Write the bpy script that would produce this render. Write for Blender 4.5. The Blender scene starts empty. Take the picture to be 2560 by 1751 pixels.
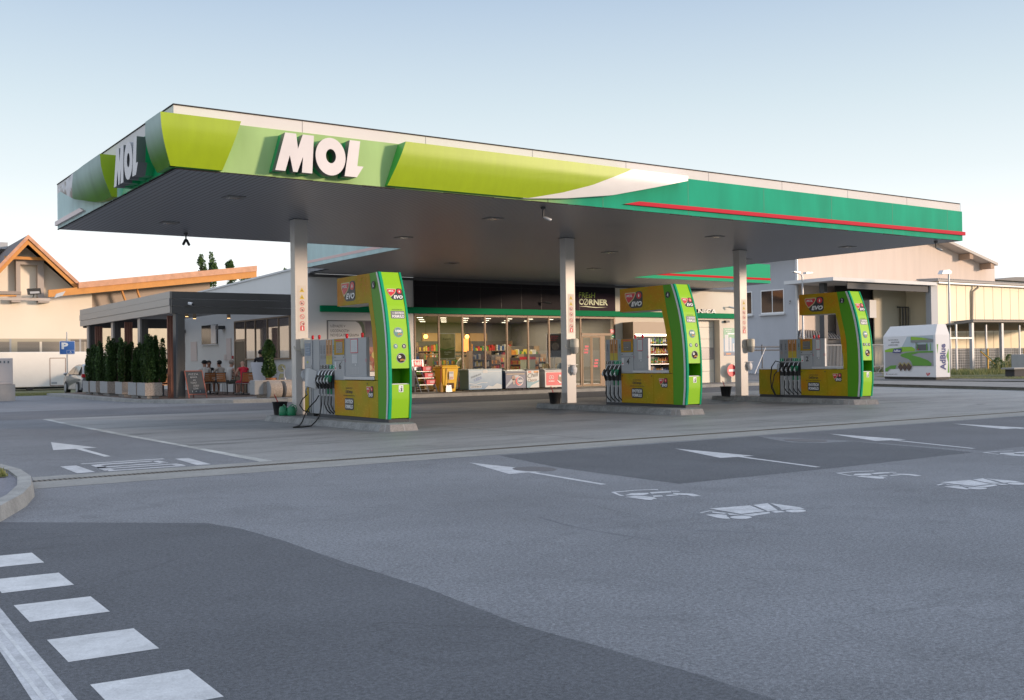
import bpy, bmesh, math, random
from mathutils import Vector, Matrix
random.seed(7)
R = math.radians
scene = bpy.context.scene
# ------------------------------------------------------------------ camera
CAMH = 1.29; YAW, PIT, ROL = .6039, .0106, -.0138
cam_d = bpy.data.cameras.new('camera'); cam = bpy.data.objects.new('camera', cam_d)
scene.collection.objects.link(cam); scene.camera = cam
cam_d.sensor_width = 36; cam_d.lens = 36 * 2624.4 / 2560; cam_d.clip_start = .1; cam_d.clip_end = 3000
_f = Vector((math.sin(YAW) * math.cos(PIT), math.cos(YAW) * math.cos(PIT), math.sin(PIT)))
_r0 = Vector((math.cos(YAW), -math.sin(YAW), 0)); _u0 = _r0.cross(_f)
_r = _r0 * math.cos(ROL) + _u0 * math.sin(ROL); _u = -_r0 * math.sin(ROL) + _u0 * math.cos(ROL)
cam.matrix_world = Matrix(((_r.x, _u.x, -_f.x, 0), (_r.y, _u.y, -_f.y, 0), (_r.z, _u.z, -_f.z, CAMH), (0, 0, 0, 1)))
# ------------------------------------------------------------------ sky, sun, exposure
SUN_DIR = Vector((.66, -.75, 0)).normalized(); SUN_EL = R(8)
world = bpy.data.worlds.new("World"); scene.world = world; world.use_nodes = True
wn = world.node_tree; wn.nodes.clear()
wo = wn.nodes.new('ShaderNodeOutputWorld'); bg = wn.nodes.new('ShaderNodeBackground')
sky = wn.nodes.new('ShaderNodeTexSky'); sky.sky_type = 'NISHITA'; sky.sun_disc = False
sky.sun_elevation = SUN_EL; sky.sun_rotation = math.atan2(SUN_DIR.x, SUN_DIR.y)
sky.altitude = 300; sky.air_density = 1.0; sky.dust_density = 1.5; sky.ozone_density = 2.5
tc = wn.nodes.new('ShaderNodeTexCoord'); sp = wn.nodes.new('ShaderNodeSeparateXYZ')
wn.links.new(tc.outputs['Generated'], sp.inputs[0])
rmp = wn.nodes.new('ShaderNodeValToRGB'); wn.links.new(sp.outputs['Z'], rmp.inputs[0])
cr = rmp.color_ramp
F_ = 1 / .17
def sk(r, g, b): return (r * F_, g * F_, b * F_, 1)
cr.elements[0].position = 0.0; cr.elements[0].color = sk(1.40, 1.36, 1.30)
cr.elements[1].position = 1.0; cr.elements[1].color = sk(1.15, 1.25, 1.45)
for p, c in ((.10, (1.22, 1.24, 1.24)), (.165, (.95, 1.03, 1.05)), (.235, (.76, .88, .945)), (.33, (.53, .665, .83)), (.45, (.75, .87, 1.1))):
    e = cr.elements.new(p); e.color = sk(*c)
mixw = wn.nodes.new('ShaderNodeMixRGB'); mixw.inputs[0].default_value = .88
wn.links.new(sky.outputs[0], mixw.inputs[1]); wn.links.new(rmp.outputs[0], mixw.inputs[2])
wn.links.new(mixw.outputs[0], bg.inputs[0]); bg.inputs[1].default_value = .12
wn.links.new(bg.outputs[0], wo.inputs[0])
sun_d = bpy.data.lights.new('sun', 'SUN'); sun = bpy.data.objects.new('sun', sun_d); scene.collection.objects.link(sun)
sun_d.energy = 2.6; sun_d.angle = R(6); sun_d.color = (1, .755, .56)
_sd = Vector((SUN_DIR.x * math.cos(SUN_EL), SUN_DIR.y * math.cos(SUN_EL), math.sin(SUN_EL)))
sun.rotation_euler = _sd.to_track_quat('Z', 'Y').to_euler(); sun.location = (40, -40, 30)
vs = scene.view_settings
vs.view_transform = 'Standard'; vs.look = 'None'; vs.gamma = 1; vs.use_curve_mapping = False; vs.exposure = 0.5
try:
    scene.cycles.use_denoising = True; scene.cycles.max_bounces = 8; scene.cycles.transparent_max_bounces = 16
except Exception: pass

# ------------------------------------------------------------------ helpers
def at(u, v, ax, val):
    """the point of the place seen at photo pixel (u,v) on the plane ax=val"""
    d = _f + (u - 1280) / 2624.4 * _r - (v - 875.5) / 2624.4 * _u
    i = 'xyz'.index(ax); o = Vector((0, 0, CAMH)); return o + d * ((val - o[i]) / d[i])
def lin(c):
    c = c / 255.; return c / 12.92 if c <= .04045 else ((c + .055) / 1.055) ** 2.4
def C(r, g, b): return (lin(r), lin(g), lin(b), 1)
MATS = {}
def M(name, col, rough=.6, metal=0., var=0., vs_=3., bump=0., bs=60., emit=None, es=1., spec=.5, coat=0., stretch=None, trans=0.):
    if name in MATS: return MATS[name]
    m = bpy.data.materials.new(name); MATS[name] = m; m.use_nodes = True; nt = m.node_tree; b = nt.nodes['Principled BSDF']
    if len(col) == 3: col = C(*col)
    b.inputs['Base Color'].default_value = col; b.inputs['Roughness'].default_value = rough; b.inputs['Metallic'].default_value = metal
    b.inputs['Specular IOR Level'].default_value = spec; b.inputs['Coat Weight'].default_value = coat
    if trans: b.inputs['Transmission Weight'].default_value = trans
    if emit is not None:
        b.inputs['Emission Color'].default_value = C(*emit); b.inputs['Emission Strength'].default_value = es
    if var or bump:
        t = nt.nodes.new('ShaderNodeTexCoord'); mp = nt.nodes.new('ShaderNodeMapping'); nt.links.new(t.outputs['Object'], mp.inputs[0])
        if stretch: mp.inputs['Scale'].default_value = stretch
    if var:
        n = nt.nodes.new('ShaderNodeTexNoise'); n.inputs['Scale'].default_value = vs_; n.inputs['Detail'].default_value = 8; n.inputs['Roughness'].default_value = .62
        nt.links.new(mp.outputs[0], n.inputs[0])
        hs = nt.nodes.new('ShaderNodeMixRGB'); hs.blend_type = 'MULTIPLY'; hs.inputs[0].default_value = 1; hs.inputs[1].default_value = col
        r = nt.nodes.new('ShaderNodeMapRange'); r.inputs[1].default_value = .25; r.inputs[2].default_value = .75; r.inputs[3].default_value = 1 - var; r.inputs[4].default_value = 1 + var
        nt.links.new(n.outputs[0], r.inputs[0]); nt.links.new(r.outputs[0], hs.inputs[2]); nt.links.new(hs.outputs[0], b.inputs['Base Color'])
    if bump:
        n2 = nt.nodes.new('ShaderNodeTexNoise'); n2.inputs['Scale'].default_value = bs; n2.inputs['Detail'].default_value = 4
        nt.links.new(mp.outputs[0], n2.inputs[0]); bp_ = nt.nodes.new('ShaderNodeBump'); bp_.inputs['Strength'].default_value = bump; bp_.inputs['Distance'].default_value = .02
        nt.links.new(n2.outputs[0], bp_.inputs['Height']); nt.links.new(bp_.outputs[0], b.inputs['Normal'])
    return m
def nodes(m): return m.node_tree, m.node_tree.nodes['Principled BSDF']

class MB:
    def __init__(s): s.v = []; s.f = []; s.m = []; s.mats = []; s.sm = []
    def mi(s, m):
        if m not in s.mats: s.mats.append(m)
        return s.mats.index(m)
    def face(s, pts, m, smooth=False):
        n = len(s.v); s.v += [tuple(p) for p in pts]; s.f.append(list(range(n, n + len(pts)))); s.m.append(s.mi(m)); s.sm.append(smooth); return s
    def raw(s, vs, fs, m, smooth=False):
        n = len(s.v); s.v += [tuple(p) for p in vs]; k = s.mi(m)
        for f in fs: s.f.append([i + n for i in f]); s.m.append(k); s.sm.append(smooth)
        return s
    def box(s, x0, x1, y0, y1, z0, z1, m):
        v = [(x, y, z) for z in (z0, z1) for y in (y0, y1) for x in (x0, x1)]
        return s.raw(v, [(0, 2, 3, 1), (4, 5, 7, 6), (0, 1, 5, 4), (2, 6, 7, 3), (0, 4, 6, 2), (1, 3, 7, 5)], m)
    def obox(s, c, ax, ay, az, m):
        """oriented box: centre, half-axis vectors"""
        c, ax, ay, az = map(Vector, (c, ax, ay, az))
        v = [c + ax * i + ay * j + az * k for k in (-1, 1) for j in (-1, 1) for i in (-1, 1)]
        return s.raw(v, [(0, 2, 3, 1), (4, 5, 7, 6), (0, 1, 5, 4), (2, 6, 7, 3), (0, 4, 6, 2), (1, 3, 7, 5)], m)
    def prism(s, poly, d, m, mcap=None, cap0=True, cap1=True):
        """poly: 3D points of one cap, d: extrusion vector"""
        d = Vector(d); a = [Vector(p) for p in poly]; b = [p + d for p in a]; n = len(a)
        if cap0: s.face(a, mcap or m)
        if cap1: s.face(b[::-1], m)
        for i in range(n): s.raw([a[i], a[(i + 1) % n], b[(i + 1) % n], b[i]], [(0, 3, 2, 1)], m)
        return s
    def tube(s, pts, r, m, n=8, smooth=True, caps=True):
        pts = [Vector(p) for p in pts]; rr = r if isinstance(r, (list, tuple)) else [r] * len(pts); ring = []
        prev = None
        for i, p in enumerate(pts):
            t = (pts[min(i + 1, len(pts) - 1)] - pts[max(i - 1, 0)]).normalized()
            if prev is None: a = t.orthogonal().normalized()
            else:
                a = prev - t * prev.dot(t); a = a.normalized() if a.length > 1e-6 else t.orthogonal().normalized()
            prev = a; b = t.cross(a)
            ring += [p + (a * math.cos(2 * math.pi * k / n) + b * math.sin(2 * math.pi * k / n)) * rr[i] for k in range(n)]
        fs = [(i * n + k, i * n + (k + 1) % n, (i + 1) * n + (k + 1) % n, (i + 1) * n + k) for i in range(len(pts) - 1) for k in range(n)]
        s.raw(ring, fs, m, smooth)
        if caps:
            s.face(ring[:n][::-1], m); s.face(ring[-n:], m)
        return s
    def lathe(s, c, prof, m, n=20, smooth=True):
        """prof: (r,z) list bottom to top about the vertical through c"""
        ring = [(c[0] + r * math.cos(2 * math.pi * k / n), c[1] + r * math.sin(2 * math.pi * k / n), c[2] + z) for r, z in prof for k in range(n)]
        fs = [(i * n + k, i * n + (k + 1) % n, (i + 1) * n + (k + 1) % n, (i + 1) * n + k) for i in range(len(prof) - 1) for k in range(n)]
        s.raw(ring, fs, m, smooth); s.face(ring[:n][::-1], m); s.face(ring[-n:], m); return s
    def ball(s, c, rx, ry, rz, m, n=10, k=7):
        vs = []; fs = []
        for i in range(k + 1):
            th = math.pi * i / k
            for j in range(n):
                ph = 2 * math.pi * j / n; vs.append((c[0] + rx * math.sin(th) * math.cos(ph), c[1] + ry * math.sin(th) * math.sin(ph), c[2] - rz * math.cos(th)))
        for i in range(k):
            for j in range(n): fs.append((i * n + j, i * n + (j + 1) % n, (i + 1) * n + (j + 1) % n, (i + 1) * n + j))
        return s.raw(vs, fs, m, True)
    def build(s, name, parent=None, origin=None, bevel=0, world=True, **tags):
        off = Vector((0, 0, 0))
        if world:
            if origin is not None: off = Vector(origin)
            q = parent; acc = Vector((0, 0, 0))
            while q is not None: acc += q.location; q = q.parent
            if parent is not None: off = acc + (Vector(origin) - acc if origin is not None else Vector((0, 0, 0)))
        me = bpy.data.meshes.new(name); me.from_pydata([tuple(Vector(v) - off) for v in s.v], [], s.f)
        for mt in s.mats: me.materials.append(mt)
        me.polygons.foreach_set('material_index', s.m); me.polygons.foreach_set('use_smooth', s.sm); me.update()
        o = bpy.data.objects.new(name, me); scene.collection.objects.link(o)
        if parent is not None:
            o.parent = parent
            if world and origin is not None:
                acc = Vector((0, 0, 0)); q = parent
                while q is not None: acc += q.location; q = q.parent
                o.location = Vector(origin) - acc
        elif world and origin is not None: o.location = origin
        if bevel:
            b = o.modifiers.new('bevel', 'BEVEL'); b.width = bevel; b.segments = 2; b.limit_method = 'ANGLE'; b.angle_limit = R(40)
        tag(o, **tags)
        return o
def tag(o, label=None, cat=None, group=None, kind=None):
    if label: o['label'] = label
    if cat: o['category'] = cat
    if group: o['group'] = group
    if kind: o['kind'] = kind
    return o
def thing(name, loc, label, cat, group=None, rz=0):
    o = bpy.data.objects.new(name, None); scene.collection.objects.link(o); o.empty_display_size = .2
    o.location = loc; o.rotation_euler = (0, 0, rz); tag(o, label, cat, group); return o
def copy_tree(o, loc=None, rz=None, label=None, parent=None):
    c = o.copy(); scene.collection.objects.link(c); c.parent = parent
    if loc is not None: c.location = loc
    if rz is not None: c.rotation_euler = (0, 0, rz)
    if label: c['label'] = label
    for ch in list(o.children): copy_tree(ch, parent=c)
    return c
def struct(name, mb, **k): return mb.build(name, kind='structure', **k)

_tc = {}
def text_mesh(s, bold=0.0, italic=0.0):
    k = (s, bold, italic)
    if k in _tc: return _tc[k]
    cu = bpy.data.curves.new('t', 'FONT'); cu.body = s; cu.offset = bold; cu.resolution_u = 2; cu.shear = italic
    ob = bpy.data.objects.new('t', cu); scene.collection.objects.link(ob)
    dg = bpy.context.evaluated_depsgraph_get(); me = ob.evaluated_get(dg).to_mesh()
    vs = [(v.co.x, v.co.y) for v in me.vertices]; fs = [tuple(p.vertices) for p in me.polygons]
    ob.evaluated_get(dg).to_mesh_clear(); bpy.data.objects.remove(ob); bpy.data.curves.remove(cu)
    x0 = min(v[0] for v in vs); x1 = max(v[0] for v in vs); y0 = min(v[1] for v in vs); y1 = max(v[1] for v in vs)
    vs = [((x - x0) / (x1 - x0), (y - y0) / (y1 - y0)) for x, y in vs]
    _tc[k] = (vs, fs); return _tc[k]
class Decal:
    """flat printed marks on a surface: origin O, axes U (right) and V (up)"""
    def __init__(s, O, U, V, mb=None, step=.003, base=0):
        s.O = Vector(O); s.U = Vector(U).normalized(); s.V = Vector(V).normalized(); s.N = s.U.cross(s.V); s.mb = mb or MB(); s.st = step; s.b = base
    def P(s, x, y, l): return s.O + s.U * x + s.V * y + s.N * (s.st * l + s.b)
    def poly(s, pts, m, l=1): s.mb.face([s.P(x, y, l) for x, y in pts], m); return s
    def rect(s, x0, x1, y0, y1, m, l=1): return s.poly([(x0, y0), (x1, y0), (x1, y1), (x0, y1)], m, l)
    def rrect(s, x0, x1, y0, y1, r, m, l=1):
        p = []
        for cx, cy, a in ((x1 - r, y0 + r, -90), (x1 - r, y1 - r, 0), (x0 + r, y1 - r, 90), (x0 + r, y0 + r, 180)):
            for k in range(5): p.append((cx + r * math.cos(R(a + k * 22.5)), cy + r * math.sin(R(a + k * 22.5))))
        return s.poly(p, m, l)
    def disc(s, x, y, rx, m, l=1, ry=None, n=24):
        ry = ry or rx; return s.poly([(x + rx * math.cos(2 * math.pi * k / n), y + ry * math.sin(2 * math.pi * k / n)) for k in range(n)], m, l)
    def ring(s, x, y, r, w, m, l=1, n=24):
        vs = []; 
        for k in range(n):
            a = 2 * math.pi * k / n; vs += [s.P(x + r * math.cos(a), y + r * math.sin(a), l), s.P(x + (r - w) * math.cos(a), y + (r - w) * math.sin(a), l)]
        s.mb.raw(vs, [(2 * k, (2 * k + 2) % (2 * n), (2 * k + 3) % (2 * n), 2 * k + 1) for k in range(n)], m); return s
    def line(s, pts, w, m, l=1):
        for (a, b), (c, d) in zip(pts, pts[1:]):
            L = math.hypot(c - a, d - b) or 1; nx, ny = -(d - b) / L * w / 2, (c - a) / L * w / 2
            s.poly([(a - nx, b - ny), (c - nx, d - ny), (c + nx, d + ny), (a + nx, b + ny)], m, l)
        return s
    def text(s, t, x0, x1, y0, y1, m, l=2, bold=.02, italic=0, rot=0):
        vs, fs = text_mesh(t, bold, italic); cx, cy = (x0 + x1) / 2, (y0 + y1) / 2; ca, sa = math.cos(rot), math.sin(rot); out = []
        for x, y in vs:
            X = (x - .5) * (x1 - x0); Y = (y - .5) * (y1 - y0); out.append(s.P(cx + X * ca - Y * sa, cy + X * sa + Y * ca, l))
        s.mb.raw(out, fs, m); return s
# ------------------------------------------------------------------ materials
def ground_mat(name, col, fine=.35, coarse=.12, rough=.85, bump=.7, fs=230, cs=.5, stretch=None, speck=0.0, blotch=None):
    m = bpy.data.materials.new(name); m.use_nodes = True; nt, b = nodes(m); MATS[name] = m
    t = nt.nodes.new('ShaderNodeTexCoord'); mp = nt.nodes.new('ShaderNodeMapping'); nt.links.new(t.outputs['Object'], mp.inputs[0])
    mp2 = nt.nodes.new('ShaderNodeMapping'); nt.links.new(t.outputs['Object'], mp2.inputs[0])
    if stretch: mp2.inputs['Scale'].default_value = stretch
    n1 = nt.nodes.new('ShaderNodeTexNoise'); n1.inputs['Scale'].default_value = fs; n1.inputs['Detail'].default_value = 3; n1.inputs['Roughness'].default_value = .7
    n2 = nt.nodes.new('ShaderNodeTexNoise'); n2.inputs['Scale'].default_value = cs; n2.inputs['Detail'].default_value = 9; n2.inputs['Roughness'].default_value = .6
    n3 = nt.nodes.new('ShaderNodeTexNoise'); n3.inputs['Scale'].default_value = fs / 5; n3.inputs['Detail'].default_value = 4
    nt.links.new(mp.outputs[0], n1.inputs[0]); nt.links.new(mp2.outputs[0], n2.inputs[0]); nt.links.new(mp.outputs[0], n3.inputs[0])
    def rng(n, a): 
        r = nt.nodes.new('ShaderNodeMapRange'); r.inputs[1].default_value = .3; r.inputs[2].default_value = .7; r.inputs[3].default_value = 1 - a; r.inputs[4].default_value = 1 + a; nt.links.new(n.outputs[0], r.inputs[0]); return r
    def mul(a, bb):
        x = nt.nodes.new('ShaderNodeMath'); x.operation = 'MULTIPLY'; nt.links.new(a.outputs[0], x.inputs[0]); nt.links.new(bb.outputs[0], x.inputs[1]); return x
    k = mul(mul(rng(n1, fine), rng(n2, coarse)), rng(n3, fine * .45))
    if blotch:
        nb = nt.nodes.new('ShaderNodeTexNoise'); nb.inputs['Scale'].default_value = blotch[0]; nb.inputs['Detail'].default_value = 5; nb.inputs['Roughness'].default_value = .68; nb.inputs['Distortion'].default_value = .6; nt.links.new(mp2.outputs[0], nb.inputs[0])
        rb = nt.nodes.new('ShaderNodeMapRange'); rb.inputs[1].default_value = blotch[1]; rb.inputs[2].default_value = blotch[2]; rb.inputs[3].default_value = 1; rb.inputs[4].default_value = blotch[3]; nt.links.new(nb.outputs[0], rb.inputs[0]); k = mul(k, rb)
        nc = nt.nodes.new('ShaderNodeTexNoise'); nc.inputs['Scale'].default_value = blotch[0] * .45; nc.inputs['Detail'].default_value = 3; nc.inputs['Distortion'].default_value = 1.4; nt.links.new(mp2.outputs[0], nc.inputs[0])
        s1 = nt.nodes.new('ShaderNodeMath'); s1.operation = 'SUBTRACT'; s1.inputs[1].default_value = .5; nt.links.new(nc.outputs[0], s1.inputs[0]); s2 = nt.nodes.new('ShaderNodeMath'); s2.operation = 'ABSOLUTE'; nt.links.new(s1.outputs[0], s2.inputs[0])
        rc = nt.nodes.new('ShaderNodeMapRange'); rc.inputs[1].default_value = .0; rc.inputs[2].default_value = .006; rc.inputs[3].default_value = .87; rc.inputs[4].default_value = 1; nt.links.new(s2.outputs[0], rc.inputs[0]); k = mul(k, rc)
    if speck:
        vo = nt.nodes.new('ShaderNodeTexVoronoi'); vo.inputs['Scale'].default_value = 55; nt.links.new(mp.outputs[0], vo.inputs[0])
        lt = nt.nodes.new('ShaderNodeMath'); lt.operation = 'LESS_THAN'; lt.inputs[1].default_value = .09; nt.links.new(vo.outputs['Distance'], lt.inputs[0])
        ma = nt.nodes.new('ShaderNodeMath'); ma.operation = 'MULTIPLY_ADD'; ma.inputs[1].default_value = speck; nt.links.new(lt.outputs[0], ma.inputs[0]); nt.links.new(k.outputs[0], ma.inputs[2]); k = ma
    mx = nt.nodes.new('ShaderNodeMixRGB'); mx.blend_type = 'MULTIPLY'; mx.inputs[0].default_value = 1; mx.inputs[1].default_value = col if len(col) == 4 else C(*col)
    nt.links.new(k.outputs[0], mx.inputs[2]); nt.links.new(mx.outputs[0], b.inputs['Base Color'])
    b.inputs['Roughness'].default_value = rough; b.inputs['Specular IOR Level'].default_value = .3
    bu = nt.nodes.new('ShaderNodeBump'); bu.inputs['Strength'].default_value = bump; bu.inputs['Distance'].default_value = .004
    nt.links.new(n1.outputs[0], bu.inputs['Height']); nt.links.new(bu.outputs[0], b.inputs['Normal'])
    return m
asphalt = ground_mat('asphalt', (.182, .190, .206, 1), .62, .16, fs=235, cs=.45, blotch=(.9, .52, .75, .78))
asphalt_dark = ground_mat('asphalt_dark', (.103, .109, .121, 1), .55, .10, fs=235, cs=.6, speck=1.4, blotch=(.7, .5, .8, .82))
asphalt_mid = ground_mat('asphalt_mid', (.128, .133, .146, 1), .45, .14, cs=.6)
concrete = ground_mat('concrete_slab', (.25, .25, .25, 1), .16, .26, rough=.58, bump=.25, fs=60, cs=.5, stretch=(.35, 1.2, 1), blotch=(1.3, .52, .72, .58))
kerb_m = ground_mat('kerb_concrete', (.30, .30, .29, 1), .18, .18, bump=.3, fs=90, cs=3)
pave_m = ground_mat('paving', (.24, .23, .22, 1), .18, .16, bump=.3, fs=70, cs=1.4)
tile_m = ground_mat('terrace_tile', (.15, .105, .085, 1), .15, .2, bump=.2, fs=40, cs=1.4)
paint = ground_mat('road_paint', (.54, .55, .56, 1), .12, .14, bump=.4, fs=120, cs=4, blotch=(6, .55, .8, .78))
paint_worn = ground_mat('road_paint_worn', (.46, .47, .49, 1), .2, .2, bump=.4, fs=140, cs=6)
grass_g = ground_mat('grass_soil', (.10, .10, .035, 1), .4, .3, fs=40, cs=1.2)
dark_gr = ground_mat('field', (.12, .13, .07, 1), .3, .3, fs=2, cs=.05)
WHITE = M('white_paint', (.78, .78, .78, 1), .45, var=.04, vs_=1.5)
OFFW = M('offwhite_paint', (.62, .62, .62, 1), .6, var=.05, vs_=.8)
GREY = M('grey_metal', (.38, .39, .41, 1), .42, .35, var=.05, vs_=4)
LGREY = M('light_grey_metal', (.50, .51, .53, 1), .38, .3, var=.05, vs_=3)
DGREY = M('dark_grey', (.055, .057, .062, 1), .5)
BLACK = M('black_plastic', (.012, .012, .013, 1), .45)
RUBBER = M('rubber', (.015, .015, .015, 1), .6)
CHROME = M('chrome', (.7, .7, .7, 1), .22, 1.)
ALU = M('aluminium', (.45, .46, .48, 1), .38, .8)
BRONZE = M('bronze_frame', (.15, .105, .07, 1), .5, .3)
LIME = M('lime_panel', (.30, .42, .003, 1), .42, var=.07, vs_=2.2, stretch=(3, 3, .35), coat=.05)
GREEN = M('green_board', (.0, .28, .085, 1), .4)
TEAL = M('teal_green', (.001, .33, .16, 1), .6, spec=.15)
BAND = M('band_green', (.001, .20, .08, 1), .7, spec=.12)
RED = M('red_paint', (.62, .012, .03, 1), .4, coat=.2)
DRED = M('dark_red', (.42, .01, .02, 1), .4)
YEL = M('yellow_plastic', (.75, .45, .005, 1), .45, var=.05)
PGREEN = M('pump_green', (.075, .30, .001, 1), .42, spec=.3, var=.03)
PLIME = M('pump_lime', (.27, .55, .006, 1), .45, spec=.3)
SIGNW = M('sign_white', (.80, .80, .80, 1), .45)
SIGNK = M('sign_black', (.015, .015, .018, 1), .5)
CREAM = M('cream_wall', (.70, .62, .50, 1), .85, var=.05, vs_=.5, bump=.15, bs=30)
ORANGE = M('orange_wood', (.60, .26, .06, 1), .6, var=.12, vs_=2)
WOOD = M('slat_wood', (.42, .16, .05, 1), .5, var=.15, vs_=6)
def gold_mat(name):
    m = M(name, (.38, .23, .012, 1), .5, spec=.2); nt, b = nodes(m)
    t = nt.nodes.new('ShaderNodeTexCoord'); sx = nt.nodes.new('ShaderNodeSeparateXYZ'); nt.links.new(t.outputs['Object'], sx.inputs[0])
    n = nt.nodes.new('ShaderNodeTexNoise'); n.inputs['Scale'].default_value = 1.3; n.inputs['Detail'].default_value = 1; nt.links.new(t.outputs['Object'], n.inputs[0])
    r = nt.nodes.new('ShaderNodeValToRGB'); nt.links.new(n.outputs[0], r.inputs[0]); c = r.color_ramp
    c.elements[0].position = .34; c.elements[0].color = (.34, .28, .002, 1); c.elements[1].position = .68; c.elements[1].color = (.52, .20, .004, 1)
    e = c.elements.new(.5); e.color = (.43, .28, .002, 1)
    w = nt.nodes.new('ShaderNodeTexVoronoi'); w.feature = 'DISTANCE_TO_EDGE'; w.inputs['Scale'].default_value = 1.5; nt.links.new(t.outputs['Object'], w.inputs[0])
    n4 = nt.nodes.new('ShaderNodeTexNoise'); n4.inputs['Scale'].default_value = 1.6; n4.inputs['Distortion'].default_value = 2.5; nt.links.new(t.outputs['Object'], n4.inputs[0])
    ab = nt.nodes.new('ShaderNodeMath'); ab.operation = 'SUBTRACT'; ab.inputs[1].default_value = .5; nt.links.new(n4.outputs[0], ab.inputs[0])
    ab2 = nt.nodes.new('ShaderNodeMath'); ab2.operation = 'ABSOLUTE'; nt.links.new(ab.outputs[0], ab2.inputs[0])
    lt = nt.nodes.new('ShaderNodeMapRange'); lt.inputs[1].default_value = 0; lt.inputs[2].default_value = .010; lt.inputs[3].default_value = .5; lt.inputs[4].default_value = 0; nt.links.new(ab2.outputs[0], lt.inputs[0])
    mx = nt.nodes.new('ShaderNodeMixRGB'); nt.links.new(lt.outputs[0], mx.inputs[0]); nt.links.new(r.outputs[0], mx.inputs[1]); mx.inputs[2].default_value = (.62, .42, .03, 1)
    vo = nt.nodes.new('ShaderNodeTexVoronoi'); vo.inputs['Scale'].default_value = 11; nt.links.new(t.outputs['Object'], vo.inputs[0])
    l2 = nt.nodes.new('ShaderNodeMath'); l2.operation = 'LESS_THAN'; l2.inputs[1].default_value = .16; nt.links.new(vo.outputs['Distance'], l2.inputs[0])
    mm = nt.nodes.new('ShaderNodeMath'); mm.operation = 'MULTIPLY'; mm.inputs[1].default_value = .22; nt.links.new(l2.outputs[0], mm.inputs[0])
    mx2 = nt.nodes.new('ShaderNodeMixRGB'); nt.links.new(mm.outputs[0], mx2.inputs[0]); nt.links.new(mx.outputs[0], mx2.inputs[1]); mx2.inputs[2].default_value = (.75, .55, .08, 1)
    nt.links.new(mx2.outputs[0], b.inputs['Base Color']); return m
GOLD = gold_mat('gold_print')
def glass_mat(name, tint=(.85, .87, .86, 1), refl=.0):
    m = bpy.data.materials.new(name); m.use_nodes = True; nt = m.node_tree; nt.nodes.clear(); o = nt.nodes.new('ShaderNodeOutputMaterial')
    tr = nt.nodes.new('ShaderNodeBsdfTransparent'); tr.inputs[0].default_value = tint; gl = nt.nodes.new('ShaderNodeBsdfGlossy'); gl.inputs['Roughness'].default_value = .015
    fr = nt.nodes.new('ShaderNodeFresnel'); fr.inputs[0].default_value = 1.55; ad = nt.nodes.new('ShaderNodeMath'); ad.operation = 'ADD'; ad.use_clamp = True; ad.inputs[1].default_value = refl; nt.links.new(fr.outputs[0], ad.inputs[0])
    mx = nt.nodes.new('ShaderNodeMixShader'); nt.links.new(ad.outputs[0], mx.inputs[0]); nt.links.new(tr.outputs[0], mx.inputs[1]); nt.links.new(gl.outputs[0], mx.inputs[2]); nt.links.new(mx.outputs[0], o.inputs[0])
    return m
GLASS = glass_mat('window_glass', (.62, .63, .62, 1), .10)
GLASSD = glass_mat('dark_glass', (.25, .25, .25, 1), .16)
def leaf_mat(name, a, b_):
    m = M(name, a, .55); nt, b = nodes(m); g = nt.nodes.new('ShaderNodeNewGeometry'); r = nt.nodes.new('ShaderNodeValToRGB')
    nt.links.new(g.outputs['Random Per Island'], r.inputs[0]); r.color_ramp.elements[0].color = a; r.color_ramp.elements[1].color = b_; nt.links.new(r.outputs[0], b.inputs['Base Color']); return m
LEAF = leaf_mat('shrub_leaf', (.018, .055, .012, 1), (.075, .14, .03, 1))
LEAF2 = leaf_mat('poplar_leaf', (.03, .075, .02, 1), (.11, .19, .05, 1))
GRASSB = leaf_mat('grass_blade', (.10, .14, .03, 1), (.30, .27, .09, 1))
BARK = M('bark', (.09, .065, .045, 1), .9)

# ------------------------------------------------------------------ ground
g = MB(); g.face([(-900, -900, 0), (1200, -900, 0), (1200, 1500, 0), (-900, 1500, 0)], dark_gr); struct('ground', g)
g = MB(); g.face([(-40, -60, .002), (110, -60, .002), (110, 47, .002), (-40, 56, .002)], asphalt); struct('asphalt_yard', g)
def sheet(name, pts, m, z): mb = MB(); mb.face([(x, y, z) for x, y in pts], m); return struct(name, mb)
# darker resurfaced lanes
def ragged(pts, amp=.02, step=.18, seed=1):
    rn = random.Random(seed); o = []
    for (a, b), (c, d) in zip(pts, pts[1:] + pts[:1]):
        L = math.hypot(c - a, d - b); n = max(1, min(160, int(L / step)))
        for k in range(n): o.append((a + (c - a) * k / n + rn.uniform(-amp, amp), b + (d - b) * k / n + rn.uniform(-amp, amp)))
    return o
sheet('asphalt_patch', ragged([(-3, -2), (-3, 10.8), (.2, 10.8), (1.54, 9.60), (2.22, 9.01), (2.80, 8.50), (2.92, 8.05), (2.97, 7.3), (2.96, 6.4), (2.99, 5.25), (2.94, 4.2), (3.05, 3.1), (3.05, 1), (2.9, -2)], .005, .03), asphalt_dark, .003)
sheet('asphalt_patch', ragged([(8.0, 11.93), (7.62, 10.1), (7.55, 7.95), (10.2, 7.9), (12.9, 7.98), (13.3, 10.2), (12.75, 10.3), (12.5, 10.7), (12.7, 11.2), (13.1, 11.93)], .01, .08), asphalt_dark, .003)
sheet('asphalt_patch', [(13.1, 11.93), (13.35, 10.4), (13.2, 8.0), (30, 8.4), (48, 8.4), (48, 11.93)], asphalt_mid, .003)
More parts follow.
